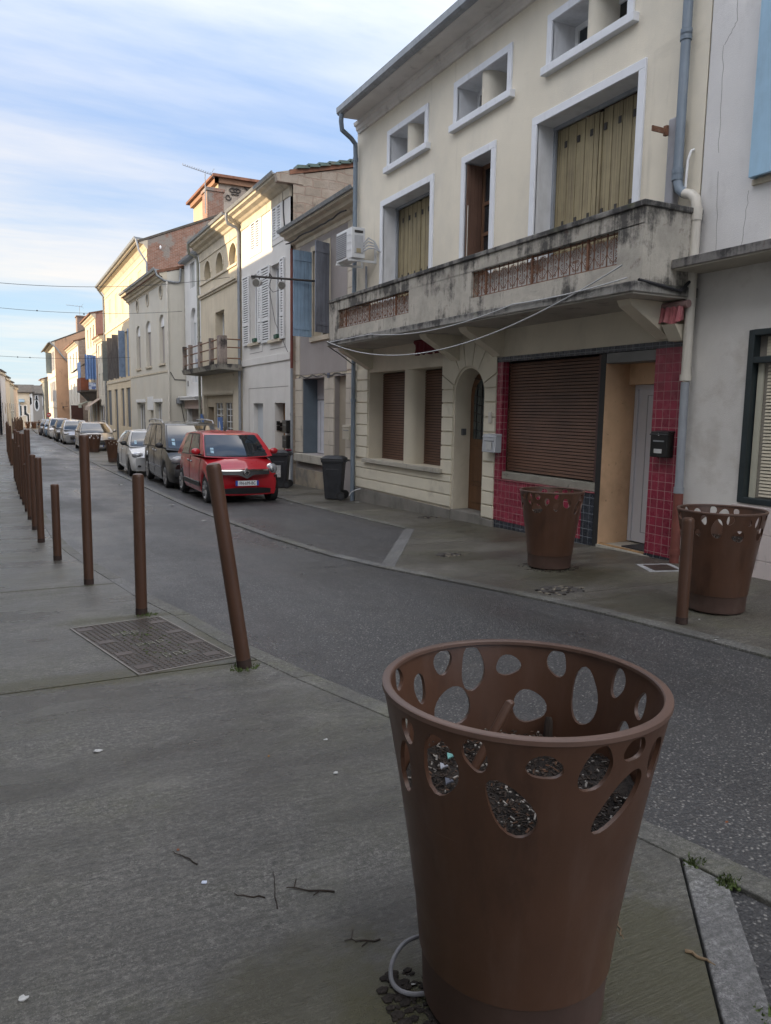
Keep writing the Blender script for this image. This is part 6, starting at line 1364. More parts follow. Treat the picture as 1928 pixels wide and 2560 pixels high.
def simple_nose(lx=0.66, lz=0.70, rx=0.19, rz=0.09, gz_=(0.34, 0.52)):
    return [lamps(lx, lz, rx, rz, 0.10, False, 0.08), band(-0.45, 0.45, gz_[0], gz_[1], 0.012, M_BLACKPL, 'grille'), plate(0.30, '', 0.5, 0, 0.03)]
car('champagne silver estate car with sunlight in its windscreen behind a brown planter', 4.62, 43.7, far(wht, L=4.5, W=1.81, H=1.54, fo=0.90, wb=2.70, zb=[(0, 0.60), (0.12, 0.72), (0.6, 0.88), (1.1, 0.97), (3.0, 1.0), (4.2, 1.03), (4.5, 0.85)], cab=(0.85, 1.9, 4.1, 4.42), paint=SIL, rim=ALLOY, bars=True, barm=ALLOY, mirror=SIL, wins=[(0.15, 0.40), (0.44, 0.66), (0.70, 0.90)], nose_parts=simple_nose()), lod=1)
SIL2 = paint('silver_grey_paint', (0.44, 0.45, 0.47), 0.5, 0.35)
car('pale silver hatchback in front of a black car in the far parked row', 4.42, 54.0, far(wht, L=4.2, W=1.75, H=1.58, paint=SIL2, rim=ALLOY, mirror=SIL2, cab=(0.6, 1.55, 3.7, 4.05), zb=[(0, 0.62), (0.15, 0.74), (0.5, 0.88), (0.9, 0.98), (3, 1.0), (3.9, 1.02), (4.2, 0.85)], nose_parts=simple_nose()), lod=0)
car('black car half hidden behind the pale silver hatchback', 4.30, 59.4, far(wht, H=1.62, paint=paint('black_car_paint', (0.018, 0.018, 0.02), 0.2), mirror=M_BLACKPL, nose_parts=simple_nose()), lod=0)
car('tall white car with a dark grille further back in the far parked row', 4.20, 66.3, far(wht, H=1.66, paint=WHT, nose_parts=simple_nose()), lod=0)
car('light blue car second from the far end of the parked row', 4.10, 71.6, far(wht, H=1.5, paint=paint('light_blue_paint', (0.16, 0.25, 0.36), 0.3), nose_parts=simple_nose()), lod=0)
car('dark grey car at the far end of the parked row', 3.98, 77.0, far(wht, H=1.52, paint=paint('dark_grey_paint', (0.06, 0.062, 0.07), 0.4), nose_parts=simple_nose()), lod=0)
# ------------------------------------------------------------------ planters with blob-shaped holes
def planter_mesh():
    prof_h = [0.0, 0.165, 0.17, 0.30, 0.50, 0.66, 0.80, 0.915]; prof_r = [0.249, 0.254, 0.262, 0.275, 0.303, 0.328, 0.353, 0.375]
    rad = lambda h: float(np.interp(h, prof_h, prof_r))
    H = 0.915
    holes = [(-159.5, .796, 8.7, .078, 4), (-143.6, .857, 5, .042, -8), (-119, .846, 6.4, .031, 0), (-130.4, .728, 9.6, .078, 40), (-99.8, .835, 6.0, .062, -20), (-85.5, .735, 8.8, .088, -44), (-83, .868, 5.4, .033, 0), (-176, .852, 4, .036, 0), (176.5, .735, 5.5, .074, -14), (-66, .815, 5.5, .056, 10),
             (96.3, .862, 5.6, .036, 12), (79.3, .831, 6.6, .066, -10), (60.5, .839, 6.4, .031, 4), (36.1, .860, 5, .041, 0), (20, .777, 7.6, .083, -8), (2.4, .850, 4.2, .042, -8), (-15.4, .822, 4, .039, 6), (-7, .728, 4.6, .030, 0), (49, .719, 8.6, .052, 22), (92.5, .725, 11.5, .058, -22), (113.5, .807, 4.4, .044, 8), (131, .865, 4.6, .030, 0), (150, .79, 7.5, .060, 18), (131, .75, 5.5, .05, -20), (-43, .852, 6, .035, 10), (-30, .745, 7.5, .055, -24), (-52, .73, 5, .035, 10)]
    n = 120; RA = 0.35; per = 2*PI*RA; seam = 164
    pts = []; edges = []
    rows = [0.60, 0.64, 0.68, 0.72, 0.76, 0.80, 0.84, 0.88, 0.905]
    o = [(per*i/n, rows[0]) for i in range(n+1)]; t = [(per*i/n, rows[-1]) for i in range(n, -1, -1)]
    pts += o+t; N = len(pts); edges += [(i, (i+1) % N) for i in range(N)]
    hp = []
    for (a, h, ra, rh, rot) in holes:
        cx = ((a-seam) % 360)/360*per; rx = R(ra)*RA; k = 22; th = R(rot); q = []
        rr = random.Random(int(a*10)+5); p1, p2 = rr.uniform(0, 6), rr.uniform(0, 6)
        for i in range(k):
            u = 2*PI*i/k; f = 1+0.07*math.cos(3*u+p1)+0.06*math.cos(2*u+p2)
            x, z = rx*math.cos(u)*f, rh*math.sin(u)*f
            c, s = (math.cos(th), math.sin(th)) if abs(rot) > 12 else (1, 0)
            if abs(rot) > 30: 
                L1, L2 = max(rx, rh), min(rx, rh)*0.85; x, z = L2*math.cos(u)*f, L1*math.sin(u)*f
            q.append((cx+x*c-z*s, min(0.895, max(0.612, h+x*s+z*c))))
        b = len(pts); pts += q; edges += [(b+i, b+(i+1) % k) for i in range(k)]; hp.append(q)
    for r_ in rows[1:-1]:
        for i in range(1, n):
            p = (per*i/n+0.0007, r_+0.0003)
            if all(min((p[0]-c[0])**2+(p[1]-c[1])**2 for c in q) > 0.008**2 for q in hp): pts.append(p)
    ov, oe, of, *_ = delaunay_2d_cdt([Vector(p) for p in pts], edges, [], 0, 1e-6)
    def inside(p, poly):
        c = False; j = len(poly)-1
        for i in range(len(poly)):
            (xi, yi), (xj, yj) = poly[i], poly[j]
            if (yi > p[1]) != (yj > p[1]) and p[0] < (xj-xi)*(p[1]-yi)/(yj-yi)+xi: c = not c
            j = i
        return c
    def to3(p, off=0.0):
        a = R(seam)+p[0]/per*2*PI; r = rad(p[1])+off; return (r*math.cos(a), r*math.sin(a), p[1])
    fs = []
    for f in of:
        c = sum((ov[i] for i in f), Vector((0, 0)))/len(f)
        if not any(inside(c, q) for q in hp): fs.append(tuple(f))
    T = 0.011; shell_ = MB()
    shell_.add([to3(p) for p in ov], fs, 0, True); shell_.add([to3(p, -T) for p in ov], [tuple(reversed(f)) for f in fs], 0, True)
    for q in hp:
        k = len(q); shell_.add([to3(p) for p in q]+[to3(p, -T) for p in q], [(i, i+k, (i+1) % k+k, (i+1) % k) for i in range(k)], 0, True)
    shell_.lathe([(rad(h), h) for h in (0.17, 0.22, 0.30, 0.40, 0.50, 0.60)], 0, 0, n, 0); shell_.lathe([(rad(h)-T, h) for h in (0.60, 0.50, 0.40)], 0, 0, n, 0)
    rim = MB(); rr = rad(0.91)
    rim.lathe([(rr-0.022, 0.904), (rr-0.021, 0.913), (rr-0.018, 0.916), (rr-0.002, 0.916), (rr+0.002, 0.913), (rr+0.0025, 0.902), (rr-0.002, 0.900)], 0, 0, n, 0, True, True)
    base = MB().lathe([(0.235, 0.012), (0.247, 0.02), (0.249, 0.03), (0.255, 0.160), (0.259, 0.166), (0.262, 0.171)], 0, 0, 72, 0)
    soil = MB(); nr = 14; ns = 40; vs = [(0, 0, 0.66)]; rr = random.Random(3)
    for i in range(1, nr+1):
        for k in range(ns):
            a = 2*PI*k/ns; r = 0.308*i/nr; vs.append((r*math.cos(a), r*math.sin(a), 0.625+0.02*math.cos(a*2+1)*i/nr+rr.uniform(-.012, .012)))
    soil.add(vs, [(0, 1+k, 1+(k+1) % ns) for k in range(ns)] + [(1+(i-1)*ns+k, 1+i*ns+k, 1+i*ns+(k+1) % ns, 1+(i-1)*ns+(k+1) % ns) for i in range(1, nr) for k in range(ns)], 0, True)
    chips = MB()
    for k in range(2000):
        a, r = rr.uniform(0, 2*PI), 0.30*math.sqrt(rr.random()); z = 0.632+rr.uniform(-0.004, 0.02); l = rr.uniform(.002, .008)*(2.6 if rr.random() < .10 else 1); w = rr.uniform(.0012, .0030); th = rr.uniform(0, PI); ti = rr.uniform(-.5, .5)
        c = Vector((r*math.cos(a), r*math.sin(a), z)); d = Vector((math.cos(th), math.sin(th), ti)).normalized(); e = d.cross(Vector((0, 0, 1))).normalized()
        mi = 0 if rr.random() < 0.80 else (1 if rr.random() < 0.35 else 2)
        chips.hexa([c-d*l-e*w, c+d*l-e*w, c+d*l+e*w, c-d*l+e*w], [c-d*l-e*w+Vector((0, 0, .002)), c+d*l-e*w+Vector((0, 0, .003)), c+d*l+e*w+Vector((0, 0, .003)), c-d*l+e*w+Vector((0, 0, .002))], mi)
    return shell_, rim, base, soil, chips
PL = planter_mesh()
def shift(mb, x, y, z):
    q = MB(); q.v = [(p[0]+x, p[1]+y, p[2]+z) for p in mb.v]; q.f = mb.f; q.m = mb.m; q.sm = mb.sm; return q
PGROUP = 'brown perforated planters along the street'
GRITW = mat('pale_grit', (0.26, 0.24, 0.215), 0.3, 30, 0.9); CHIP2 = mat('orange_chip', (0.10, 0.05, 0.028), 0.4, 20, 0.9)
X0, Y0_ = 1.2096, 1.5706; Z0 = gz(Y0_)
def make_planter():
    t = thing('planter', 'big brown steel planter with blob shaped holes standing right in front on the left pavement', 'planter', (X0, Y0_, Z0), PGROUP)
    s = shift(PL[0], X0, Y0_, Z0).build('shell', M_BROWN, t); shift(PL[1], X0, Y0_, Z0).build('rim', M_BROWNLIP, s); shift(PL[2], X0, Y0_, Z0).build('base_ring', M_BROWNBASE, t)
    so = shift(PL[3], X0, Y0_, Z0).build('soil', M_SOIL, t); shift(PL[4], X0, Y0_, Z0).build('bark_mulch', [M_CHIP, CHIP2, GRITW], so)
    return t
PLANTER = make_planter()
for (x, y, rz, lb) in ((5.58, 6.86, 1.9, 'brown perforated planter in front of the tiled shopfront'), (5.57, 4.55, 3.4, 'brown perforated planter behind the short bollard on the right pavement'), (4.27, 42.6, 0.5, 'brown perforated planter standing before the champagne silver estate car'), (4.13, 33.4, 2.6, 'rust brown planter half hidden behind the white hatchback')):
    c = copy_tree(PLANTER); c.location = (x, y, gz(y)+0.002); c.rotation_euler = (0, 0, rz); c['label'] = lb
    sc = 0.98 if y < 10 else 1.0; c.scale = (sc, sc, sc)
for k in range(5):
    c = copy_tree(PLANTER); x, y = 3.0+0.78*k, 111.5+0.25*k; c.location = (x, y, gz(y)); c.rotation_euler = (0, 0, k*1.3); c['group'] = 'low brown planters across the far bend'
    c['label'] = 'low brown planter in the short row closing the street at the far bend'
def smooth(p, n=5):
    p = [Vector(q) for q in p]; o = []
    for i in range(len(p)-1):
        a, b, c, e = p[max(i-1, 0)], p[i], p[i+1], p[min(i+2, len(p)-1)]
        for k in range(n):
            t = k/n; o.append(0.5*((2*b)+(c-a)*t+(2*a-5*b+4*c-e)*t*t+(3*b-a-3*c+e)*t**3))
    return o+[p[-1]]
def spot(name, label, cat, loc, mb, m, group=None, **k):
    o = mb.build(name, m, None, tag_={'at': loc}, **k); return lab(o, label, cat, group)
spot('leaning_stake', 'broken brown stake leaning in the soil of the big planter', 'stake', (X0-0.098, Y0_+0.096, Z0+0.62), MB().tube([(X0-0.098, Y0_+0.096, Z0+0.62), (X0+0.032, Y0_+0.099, Z0+0.812)], 0.0135, 12).ell((X0+0.032, Y0_+0.099, Z0+0.812), 0.0134, 0.0134, 0.009), M_BROWN)
spot('plant_stump', 'dead black plant stump sticking out of the planter soil', 'stump', (X0+0.235, Y0_+0.175, Z0+0.63), MB().tube([(X0+0.235, Y0_+0.175, Z0+0.61), (X0+0.237, Y0_+0.175, Z0+0.69), (X0+0.24, Y0_+0.18, Z0+0.705)], [0.016, 0.013, 0.009], 7), M_TWIG)
for (dx, dy, m, lb) in ((-0.115, 0.17, mat('aqua_glass_chip', (0.16, 0.38, 0.36), 0.1, 9, 0.3), 'tiny aqua green shard lying on the planter soil'), (-0.165, 0.125, mat('grey_foil', (0.33, 0.34, 0.38), 0.2, 9, 0.4), 'crumpled grey foil scrap lying on the planter soil'), (-0.197, 0.045, mat('slate_chip', (0.09, 0.10, 0.13), 0.2, 9, 0.5), 'dark slate scrap near the planter wall')):
    x, y, z = X0+dx, Y0_+dy, Z0+0.652
    spot('scrap', lb, 'litter', (x, y, z), MB().add([(x-.012, y-.006, z), (x+.010, y-.010, z+.006), (x+.013, y+.008, z+.002), (x-.004, y+.012, z+.008)], [(0, 1, 2), (0, 2, 3)]).add([(x-.012, y-.006, z-.003), (x+.010, y-.010, z+.003), (x+.013, y+.008, z-.001), (x-.004, y+.012, z+.005)], [(0, 2, 1), (0, 3, 2)]), m)
spot('cable_loop', 'stiff grey cable loop sticking out beside the base of the big planter', 'cable', (X0-0.24, Y0_+0.1, Z0), MB().tube(smooth([(X0-0.12, Y0_+0.235, Z0+0.05), (X0-0.17, Y0_+0.235, Z0+0.07), (X0-0.225, Y0_+0.225, Z0+0.07), (X0-0.275, Y0_+0.195, Z0+0.055), (X0-0.295, Y0_+0.165, Z0+0.03), (X0-0.287, Y0_+0.14, Z0+0.012), (X0-0.262, Y0_+0.11, Z0+0.010), (X0-0.228, Y0_+0.095, Z0+0.010), (X0-0.19, Y0_+0.09, Z0+0.010)]), 0.0065, 9), mat('grey_rubber_cable', (0.21, 0.21, 0.225), 0.2, 40, 0.6))

# ------------------------------------------------------------------ bollards
def bollard_mesh(h):
    r = 0.0475; return MB().lathe([(r, -0.12), (r, h-0.035), (r*0.985, h-0.022), (r*0.86, h-0.008), (r*0.5, h-0.001), (0.0005, h)], 0, 0, 28), MB().lathe([(r+0.0012, -0.05), (r+0.0012, 0.05), (r+0.0004, 0.058)], 0, 0, 28)
PROTO = {}
def bollard(x, y, h, label, lx=0.0, ly=0.0, group='brown round bollards along the left kerb'):
    if h not in PROTO:
        a, b = bollard_mesh(h); o = a.build('bollard', M_BROWN); f = b.build('rusted_foot', mat('rusted_foot_paint', (0.035, 0.020, 0.016), 0.4, 20, 0.8), o); PROTO[h] = o
    else: o = copy_tree(PROTO[h])
    o.location = (x, y, gz(y)); o.rotation_euler = (ly, lx, rnd.uniform(0, 6) if lx == ly == 0 else 0)
    lab(o, label, 'bollard', group); return o
bollard(1.37, 4.77, 1.37, 'thick brown bollard leaning sideways beside the studded metal cover', R(-7.7), R(-1.5))
bollard(0.99, 6.55, 1.20, 'brown bollard with a bright cap behind the studded metal cover')
bollard(0.72, 8.13, 1.52, 'tall brown bollard third along the kerb, far above its neighbours')
bollard(0.53, 9.87, 0.93, 'short brown bollard fourth along the left kerb')
seq = [(0.42, 11.6, 1.25), (0.40, 13.2, 1.25), (0.38, 14.79, 1.55), (0.37, 16.32, 0.93), (0.35, 17.65, 1.52), (0.33, 18.86, 1.2), (0.32, 20.16, 1.47), (0.31, 21.55, 1.24), (0.31, 23.04, 1.51), (0.30, 24.37, 1.2), (0.29, 25.66, 1.2)]
nth = ['fifth', 'sixth', 'seventh', 'eighth', 'ninth', 'tenth', 'eleventh', 'twelfth', 'thirteenth', 'fourteenth', 'fifteenth']
for (x, y, h), w in zip(seq, nth): bollard(x, y, round(h, 1) if h not in (0.93,) else 0.93, 'brown bollard %s along the left kerb from the viewer' % w)
for i, (x, y, h) in enumerate([(0.26, 32.06, 1.5), (0.24, 34.68, 1.4), (0.23, 37.19, 1.5), (0.22, 40.08, 1.4), (0.20, 43.44, 1.5), (0.22, 46.5, 1.2), (0.26, 50, 1.5)]): bollard(x, y, h, 'brown bollard in the second run further along the left kerb, %s nearest of that run' % ['first', 'second', 'third', 'fourth', 'fifth', 'sixth', 'seventh'][i])
for i in range(14):
    t = i/13; x = 0.95+1.35*t+0.02*(i % 3); y = 86+20*t; bollard(x, y, (1.5, 1.2, 1.6, 1.4)[i % 4], 'rust brown post in the dense cluster at the far left bend', 0, 0, 'cluster of brown posts at the far bend')
bollard(4.92, 4.33, 0.88, 'short brown bollard standing alone before the right hand planter', 0, 0, 'brown round bollards along the right kerb')
bollard(3.16, 80.0, 1.4, 'brown bollard at the far end of the parked cars', 0, 0, 'brown round bollards along the right kerb'); bollard(3.25, 83.0, 1.2, 'brown bollard just past the last parked car', 0, 0, 'brown round bollards along the right kerb')

# ------------------------------------------------------------------ studded metal cover, small covers
def cover():
    c = [(0.42, 6.28), (0.72, 4.90), (1.36, 5.02), (1.10, 6.38)]
    z = lambda y: gz(y)+0.004
    t = thing('access_cover', 'rusty studded rectangular metal cover let into the pavement beside the leaning bollard', 'access cover', (c[1][0], c[1][1], gz(c[1][1])))
    P = lambda u, v: Vector(((c[1][0]*(1-u)+c[2][0]*u)*(1-v)+(c[0][0]*(1-u)+c[3][0]*u)*v, (c[1][1]*(1-u)+c[2][1]*u)*(1-v)+(c[0][1]*(1-u)+c[3][1]*u)*v, 0))
    def V(u, v, dz): p = P(u, v); return (p.x, p.y, z(p.y)+dz)
    mb = MB().hexa([V(0, 0, -.02), V(1, 0, -.02), V(1, 1, -.02), V(0, 1, -.02)], [V(0, 0, 0), V(1, 0, 0), V(1, 1, 0), V(0, 1, 0)])
    mb.build('plate', M_STEELDARK, t)
    fr = MB()
    for (a, b, a2, b2) in (((-0.02, -0.01), (0, -0.01), (0, 1.01), (-0.02, 1.01)), ((1, -0.01), (1.02, -0.01), (1.02, 1.01), (1, 1.01)), ((0, -0.012), (1, -0.012), (1, 0), (0, 0)), ((0, 1), (1, 1), (1, 1.012), (0, 1.012))):
        q = (a, b, a2, b2); fr.hexa([V(*p, -.02) for p in q], [V(*p, .003) for p in q])
    fr.build('frame', mat('steel_edge', (0.20, 0.18, 0.155), 0.2, 9, 0.4, metal=0.4), t)
    st = MB(); nu, nv = 17, 34; pads = [(0.12, 0.10), (0.12, 0.36), (0.12, 0.62), (0.10, 0.93), (0.86, 0.10), (0.88, 0.36), (0.88, 0.62), (0.88, 0.88)]
    marks = [(0.42, 0.72), (0.50, 0.46), (0.58, 0.20)]
    for i in range(nu):
        for j in range(nv):
            u, v = (i+0.5)/nu, (j+0.5)/nv
            if any(abs(u-a) < 0.095 and abs(v-b) < 0.035 for a, b in pads) or any(abs(u-a) < 0.20 and abs(v-b) < 0.05 for a, b in marks): continue
            p = P(u, v); d = 0.011; a = PI/4 if (i+j) % 2 else -PI/4; ex = Vector((math.cos(a), math.sin(a), 0))*d; ey = Vector((-math.sin(a), math.cos(a), 0))*d*0.55; q = [p-ex-ey, p+ex-ey, p+ex+ey, p-ex+ey]
            st.hexa([(k.x, k.y, z(k.y)) for k in q], [(p.x+(k.x-p.x)*0.6, p.y+(k.y-p.y)*0.6, z(k.y)+0.005) for k in q])
    st.build('studs', mat('worn_stud_tops', (0.12, 0.10, 0.085), 0.3, 30, 0.4, metal=0.5), t)
    for (a, b) in pads:
        q = [(a-.085, b-.028), (a+.085, b-.028), (a+.085, b+.028), (a-.085, b+.028)]; MB().hexa([V(*p, 0) for p in q], [V(*p, .003) for p in q]).build('lifting_pad', mat('smooth_rusty_pad', (0.085, 0.064, 0.052), 0.2, 20, 0.45, metal=0.3), t)
    for (a, b) in marks:
        fm = MB()
        for k in range(3):
            u0 = a-0.16+k*0.11
            for (x0, x1, y0, y1) in ((u0, u0+.012, b-.03, b+.03), (u0, u0+.075, b+.025, b+.032), (u0, u0+.075, b-.004, b+.004), (u0+.065, u0+.077, b-.03 if k % 2 else b, b+.03)):
                q = [(x0, y0), (x1, y0), (x1, y1), (x0, y1)]; fm.hexa([V(*p, 0) for p in q], [V(*p, .006) for p in q])
        fm.build('cast_mark', mat('pale_cast_marks', (0.17, 0.165, 0.13), 0.2, 20, 0.5), t)
    ms = MB(); rr = random.Random(5)
    for k in range(60): p = P(rr.uniform(.3, .75), rr.uniform(.15, .8)); ms.ell((p.x, p.y, z(p.y)+.002), rr.uniform(.004, .016), rr.uniform(.004, .012), .003, 0, 6, 4)
    ms.build('moss_patch', M_MOSS, t)
cover()
def tuft(x, y, n, s, label):
    mb = MB(); rr = random.Random(int(x*100+y*37))
    for k in range(n):
        a = rr.uniform(0, 2*PI); r = s*rr.random(); p = (x+r*math.cos(a), y+r*math.sin(a)*0.8); z = gz(p[1])
        q = rr.uniform(.006, .02); a2 = rr.uniform(0, 6)
        mb.add([(p[0]-q*.3*math.cos(a2), p[1]-q*.3*math.sin(a2), z), (p[0]+q*.3*math.cos(a2), p[1]+q*.3*math.sin(a2), z), (p[0]+rr.uniform(-q, q), p[1]+rr.uniform(-q, q), z+q*1.5)], [(0, 1, 2)])
        mb.ell((p[0], p[1], z), q*.5, q*.5, .006, 0, 5, 3)
    o = mb.build('moss', M_MOSS, None, tag_={'at': (x, y, gz(y))}); o['kind'] = 'stuff'; return lab(o, label, 'moss')
tuft(1.36, 4.74, 90, 0.10, 'tufts of moss round the foot of the leaning bollard'); tuft(1.02, 6.50, 70, 0.10, 'moss round the foot of the second bollard'); tuft(2.195, 1.80, 90, 0.045, 'bright moss in the joint where the pale kerb band meets the kerb'); tuft(2.205, 1.66, 120, 0.05, 'bright green moss at the corner of the driveway'); tuft(1.83, 1.17, 90, 0.09, 'moss along the edge of the pale kerb band')
def soil_patch(x, y, rx, ry, label, n=130):
    mb = MB(); rr = random.Random(int(x*71+y*13))
    for k in range(n):
        a = rr.uniform(0, 2*PI); r = math.sqrt(rr.random()); p = (x+rx*r*math.cos(a), y+ry*r*math.sin(a)); q = rr.uniform(.004, .016)
        mb.ell((p[0], p[1], gz(p[1])), q*1.4, q, q*0.7, 0, 5, 3)
    o = mb.build('soil_crumbs', M_SOIL, None, tag_={'at': (x, y, gz(y))}); o['kind'] = 'stuff'; return lab(o, label, 'soil')
soil_patch(0.955, 1.62, 0.09, 0.18, 'dark soil spilled beside the base of the big planter', 150); soil_patch(5.58, 6.86, 0.36, 0.33, 'dirt gathered under the planter by the shopfront', 160)
for (x, y, w, lb) in ((4.99, 8.10, 0.17, 'small broken cover with debris nearest the parking bay corner'), (4.86, 5.76, 0.22, 'broken ground cover with rubble before the shopfront planter'), (6.92, 11.98, 0.20, 'low flat cover near the arched door step')):
    t = spot('ground_cover', lb, 'cover', (x, y, gz(y)), MB().tube([(x, y, gz(y)-0.02), (x, y, gz(y)+0.003)], w, 20), mat('dirty_iron_cover', (0.05, 0.045, 0.04), 0.4, 20, 0.7))
    rr = random.Random(int(y*9)); mb = MB()
    for k in range(60):
        a = rr.uniform(0, 6.28); r = w*rr.uniform(.1, 1.25); q = rr.uniform(.006, .022); px, py = x+r*math.cos(a), y+r*math.sin(a)*0.7; mb.ell((px, py, gz(py)+.004), q*1.3, q, q*.5, rr.randint(0, 1), 5, 3)
    ro = mb.build('rubble', [mat('pale_rubble', (0.17, 0.15, 0.115), 0.4, 30, 0.9), M_SOIL], t); ro['kind'] = 'stuff'
t = spot('inspection_plate', 'square patterned plate set in pale mortar near the red tiled pillar', 'plate', (6.72, 6.30, gz(6.3)), MB().hexa([(6.40, 6.12, -.06), (6.80, 5.98, -.06), (7.02, 6.40, -.06), (6.62, 6.55, -.06)], [(6.40, 6.12, gz(6.12)+.004), (6.80, 5.98, gz(5.98)+.004), (7.02, 6.40, gz(6.4)+.004), (6.62, 6.55, gz(6.55)+.004)]), mat('pale_mortar_patch', (0.33, 0.335, 0.34), 0.25, 6, 0.8))
MB().hexa([(6.50, 6.14, -.05), (6.78, 6.05, -.05), (6.92, 6.36, -.05), (6.64, 6.46, -.05)], [(6.50, 6.14, gz(6.14)+.008), (6.78, 6.05, gz(6.05)+.008), (6.92, 6.36, gz(6.36)+.008), (6.64, 6.46, gz(6.46)+.008)]).build('plate', M_STEELDARK, t)

# ------------------------------------------------------------------ litter, twigs, leaves
TW = [((0.56, 2.60), (0.50, 2.72), 0.0028, 'short dark twig lying alone left of the others'), ((0.72, 2.30), (0.63, 2.36), 0.0028, 'straight dark twig in the middle of the near pavement'), ((0.95, 2.22), (0.80, 2.32), 0.0035, 'longest forked twig on the near pavement'), ((0.745, 2.22), (0.79, 2.42), 0.0022, 'thin upright twig between the others'), ((0.98, 1.93), (0.88, 1.98), 0.0028, 'branched black twig just left of the big planter'), ((1.66, 1.62), (1.72, 1.69), 0.0028, 'pale twig crossed over another right of the big planter'), ((1.68, 1.72), (1.665, 1.60), 0.003, 'dry stalk right of the big planter'), ((1.79, 1.47), (1.82, 1.39), 0.006, 'black curled leaf stalk touching the pale kerb band')]
for (a, b, r, lb) in TW:
    rr = random.Random(int(a[0]*1000)); pts = [(a[0]+(b[0]-a[0])*t/6+rr.uniform(-.006, .006), a[1]+(b[1]-a[1])*t/6+rr.uniform(-.006, .006), gz(a[1])+r*0.8) for t in range(7)]
    mb = MB().tube(pts, [r*(1-0.5*t/6) for t in range(7)], 6)
    if 'fork' in lb or 'branch' in lb: mb.tube([pts[5], (pts[5][0]+.02, pts[5][1]+.035, pts[5][2]+.004)], r*0.6, 5).tube([pts[2], (pts[2][0]-.03, pts[2][1]-.015, pts[2][2])], r*0.5, 5)
    spot('twig', lb, 'twig', pts[0], mb, M_TWIG if 'pale' not in lb and 'dry' not in lb else mat('dry_straw', (0.17, 0.12, 0.07), 0.3, 20, 0.9), 'twigs on the pavement')
LT = [(0.35, 3.78, 0.035, 'torn white paper scrap on the middle of the near pavement', M_LITTER), (-0.02, 2.15, 0.022, 'rounded white paper piece at the bottom left', M_LITTER), (0.56, 2.47, 0.016, 'small bluish white wrapper beside the twigs', mat('bluish_wrapper', (0.55, 0.60, 0.72), 0.1, 20, 0.5)), (1.40, 3.42, 0.018, 'white paper scrap close to the left kerb', M_LITTER), (1.30, 3.05, 0.02, 'flattened pale tissue near the planter', M_LITTER), (1.08, 3.36, 0.009, 'small yellow leaf on the near pavement', mat('yellow_leaf', (0.42, 0.20, 0.02), 0.2, 20, 0.7)), (0.52, 2.72, 0.009, 'small orange leaf above the twigs', mat('orange_leaf', (0.25, 0.08, 0.025), 0.2, 20, 0.7)), (0.98, 1.72, 0.012, 'white scrap left of the planter base', M_LITTER), (2.55, 1.95, 0.012, 'orange leaf fallen on the road edge', MATS['orange_leaf']), (3.10, 13.2, 0.07, 'white scrap on the road beside the red hatchback', M_LITTER), (3.15, 16.4, 0.08, 'larger white paper on the road beside the people carrier', M_LITTER), (2.85, 22.0, 0.09, 'white paper on the road beyond the tall bollard', M_LITTER), (5.55, 15.6, 0.06, 'white scrap in the bay before the red hatchback', M_LITTER), (7.0, 15.3, 0.08, 'torn white bag piece at the foot of the wheelie bin', M_LITTER), (3.05, 36.5, 0.11, 'white litter along the far gutter', M_LITTER), (3.0, 40.5, 0.11, 'white litter further along the gutter near the silver car', M_LITTER), (2.0, 30.2, 0.10, 'white crumbs scattered across the road', M_LITTER), (5.15, 4.35, 0.016, 'white cigarette end before the right hand planter', M_LITTER), (4.75, 3.85, 0.016, 'second white cigarette end at the right kerb', M_LITTER)]
for (x, y, s, lb, m) in LT:
    rr = random.Random(int(x*991+y*77)); z = gz(y)+0.005; k = 9; s = s*0.62; q = [(x+s*(1+rr.uniform(-.35, .35))*math.cos(2*PI*i/k), y+s*0.7*(1+rr.uniform(-.35, .35))*math.sin(2*PI*i/k), z+s*rr.uniform(0, .25)) for i in range(k)]
    spot('litter' if 'leaf' not in lb else 'leaf', lb, 'litter' if 'leaf' not in lb else 'leaf', (x, y, z), MB().add([(x, y, z+s*.18)]+q, [(0, i+1, (i+1) % k+1) for i in range(k)]).add([(x, y, z-.002)]+[(p[0], p[1], p[2]-.003) for p in q], [(0, (i+1) % k+1, i+1) for i in range(k)]), m)

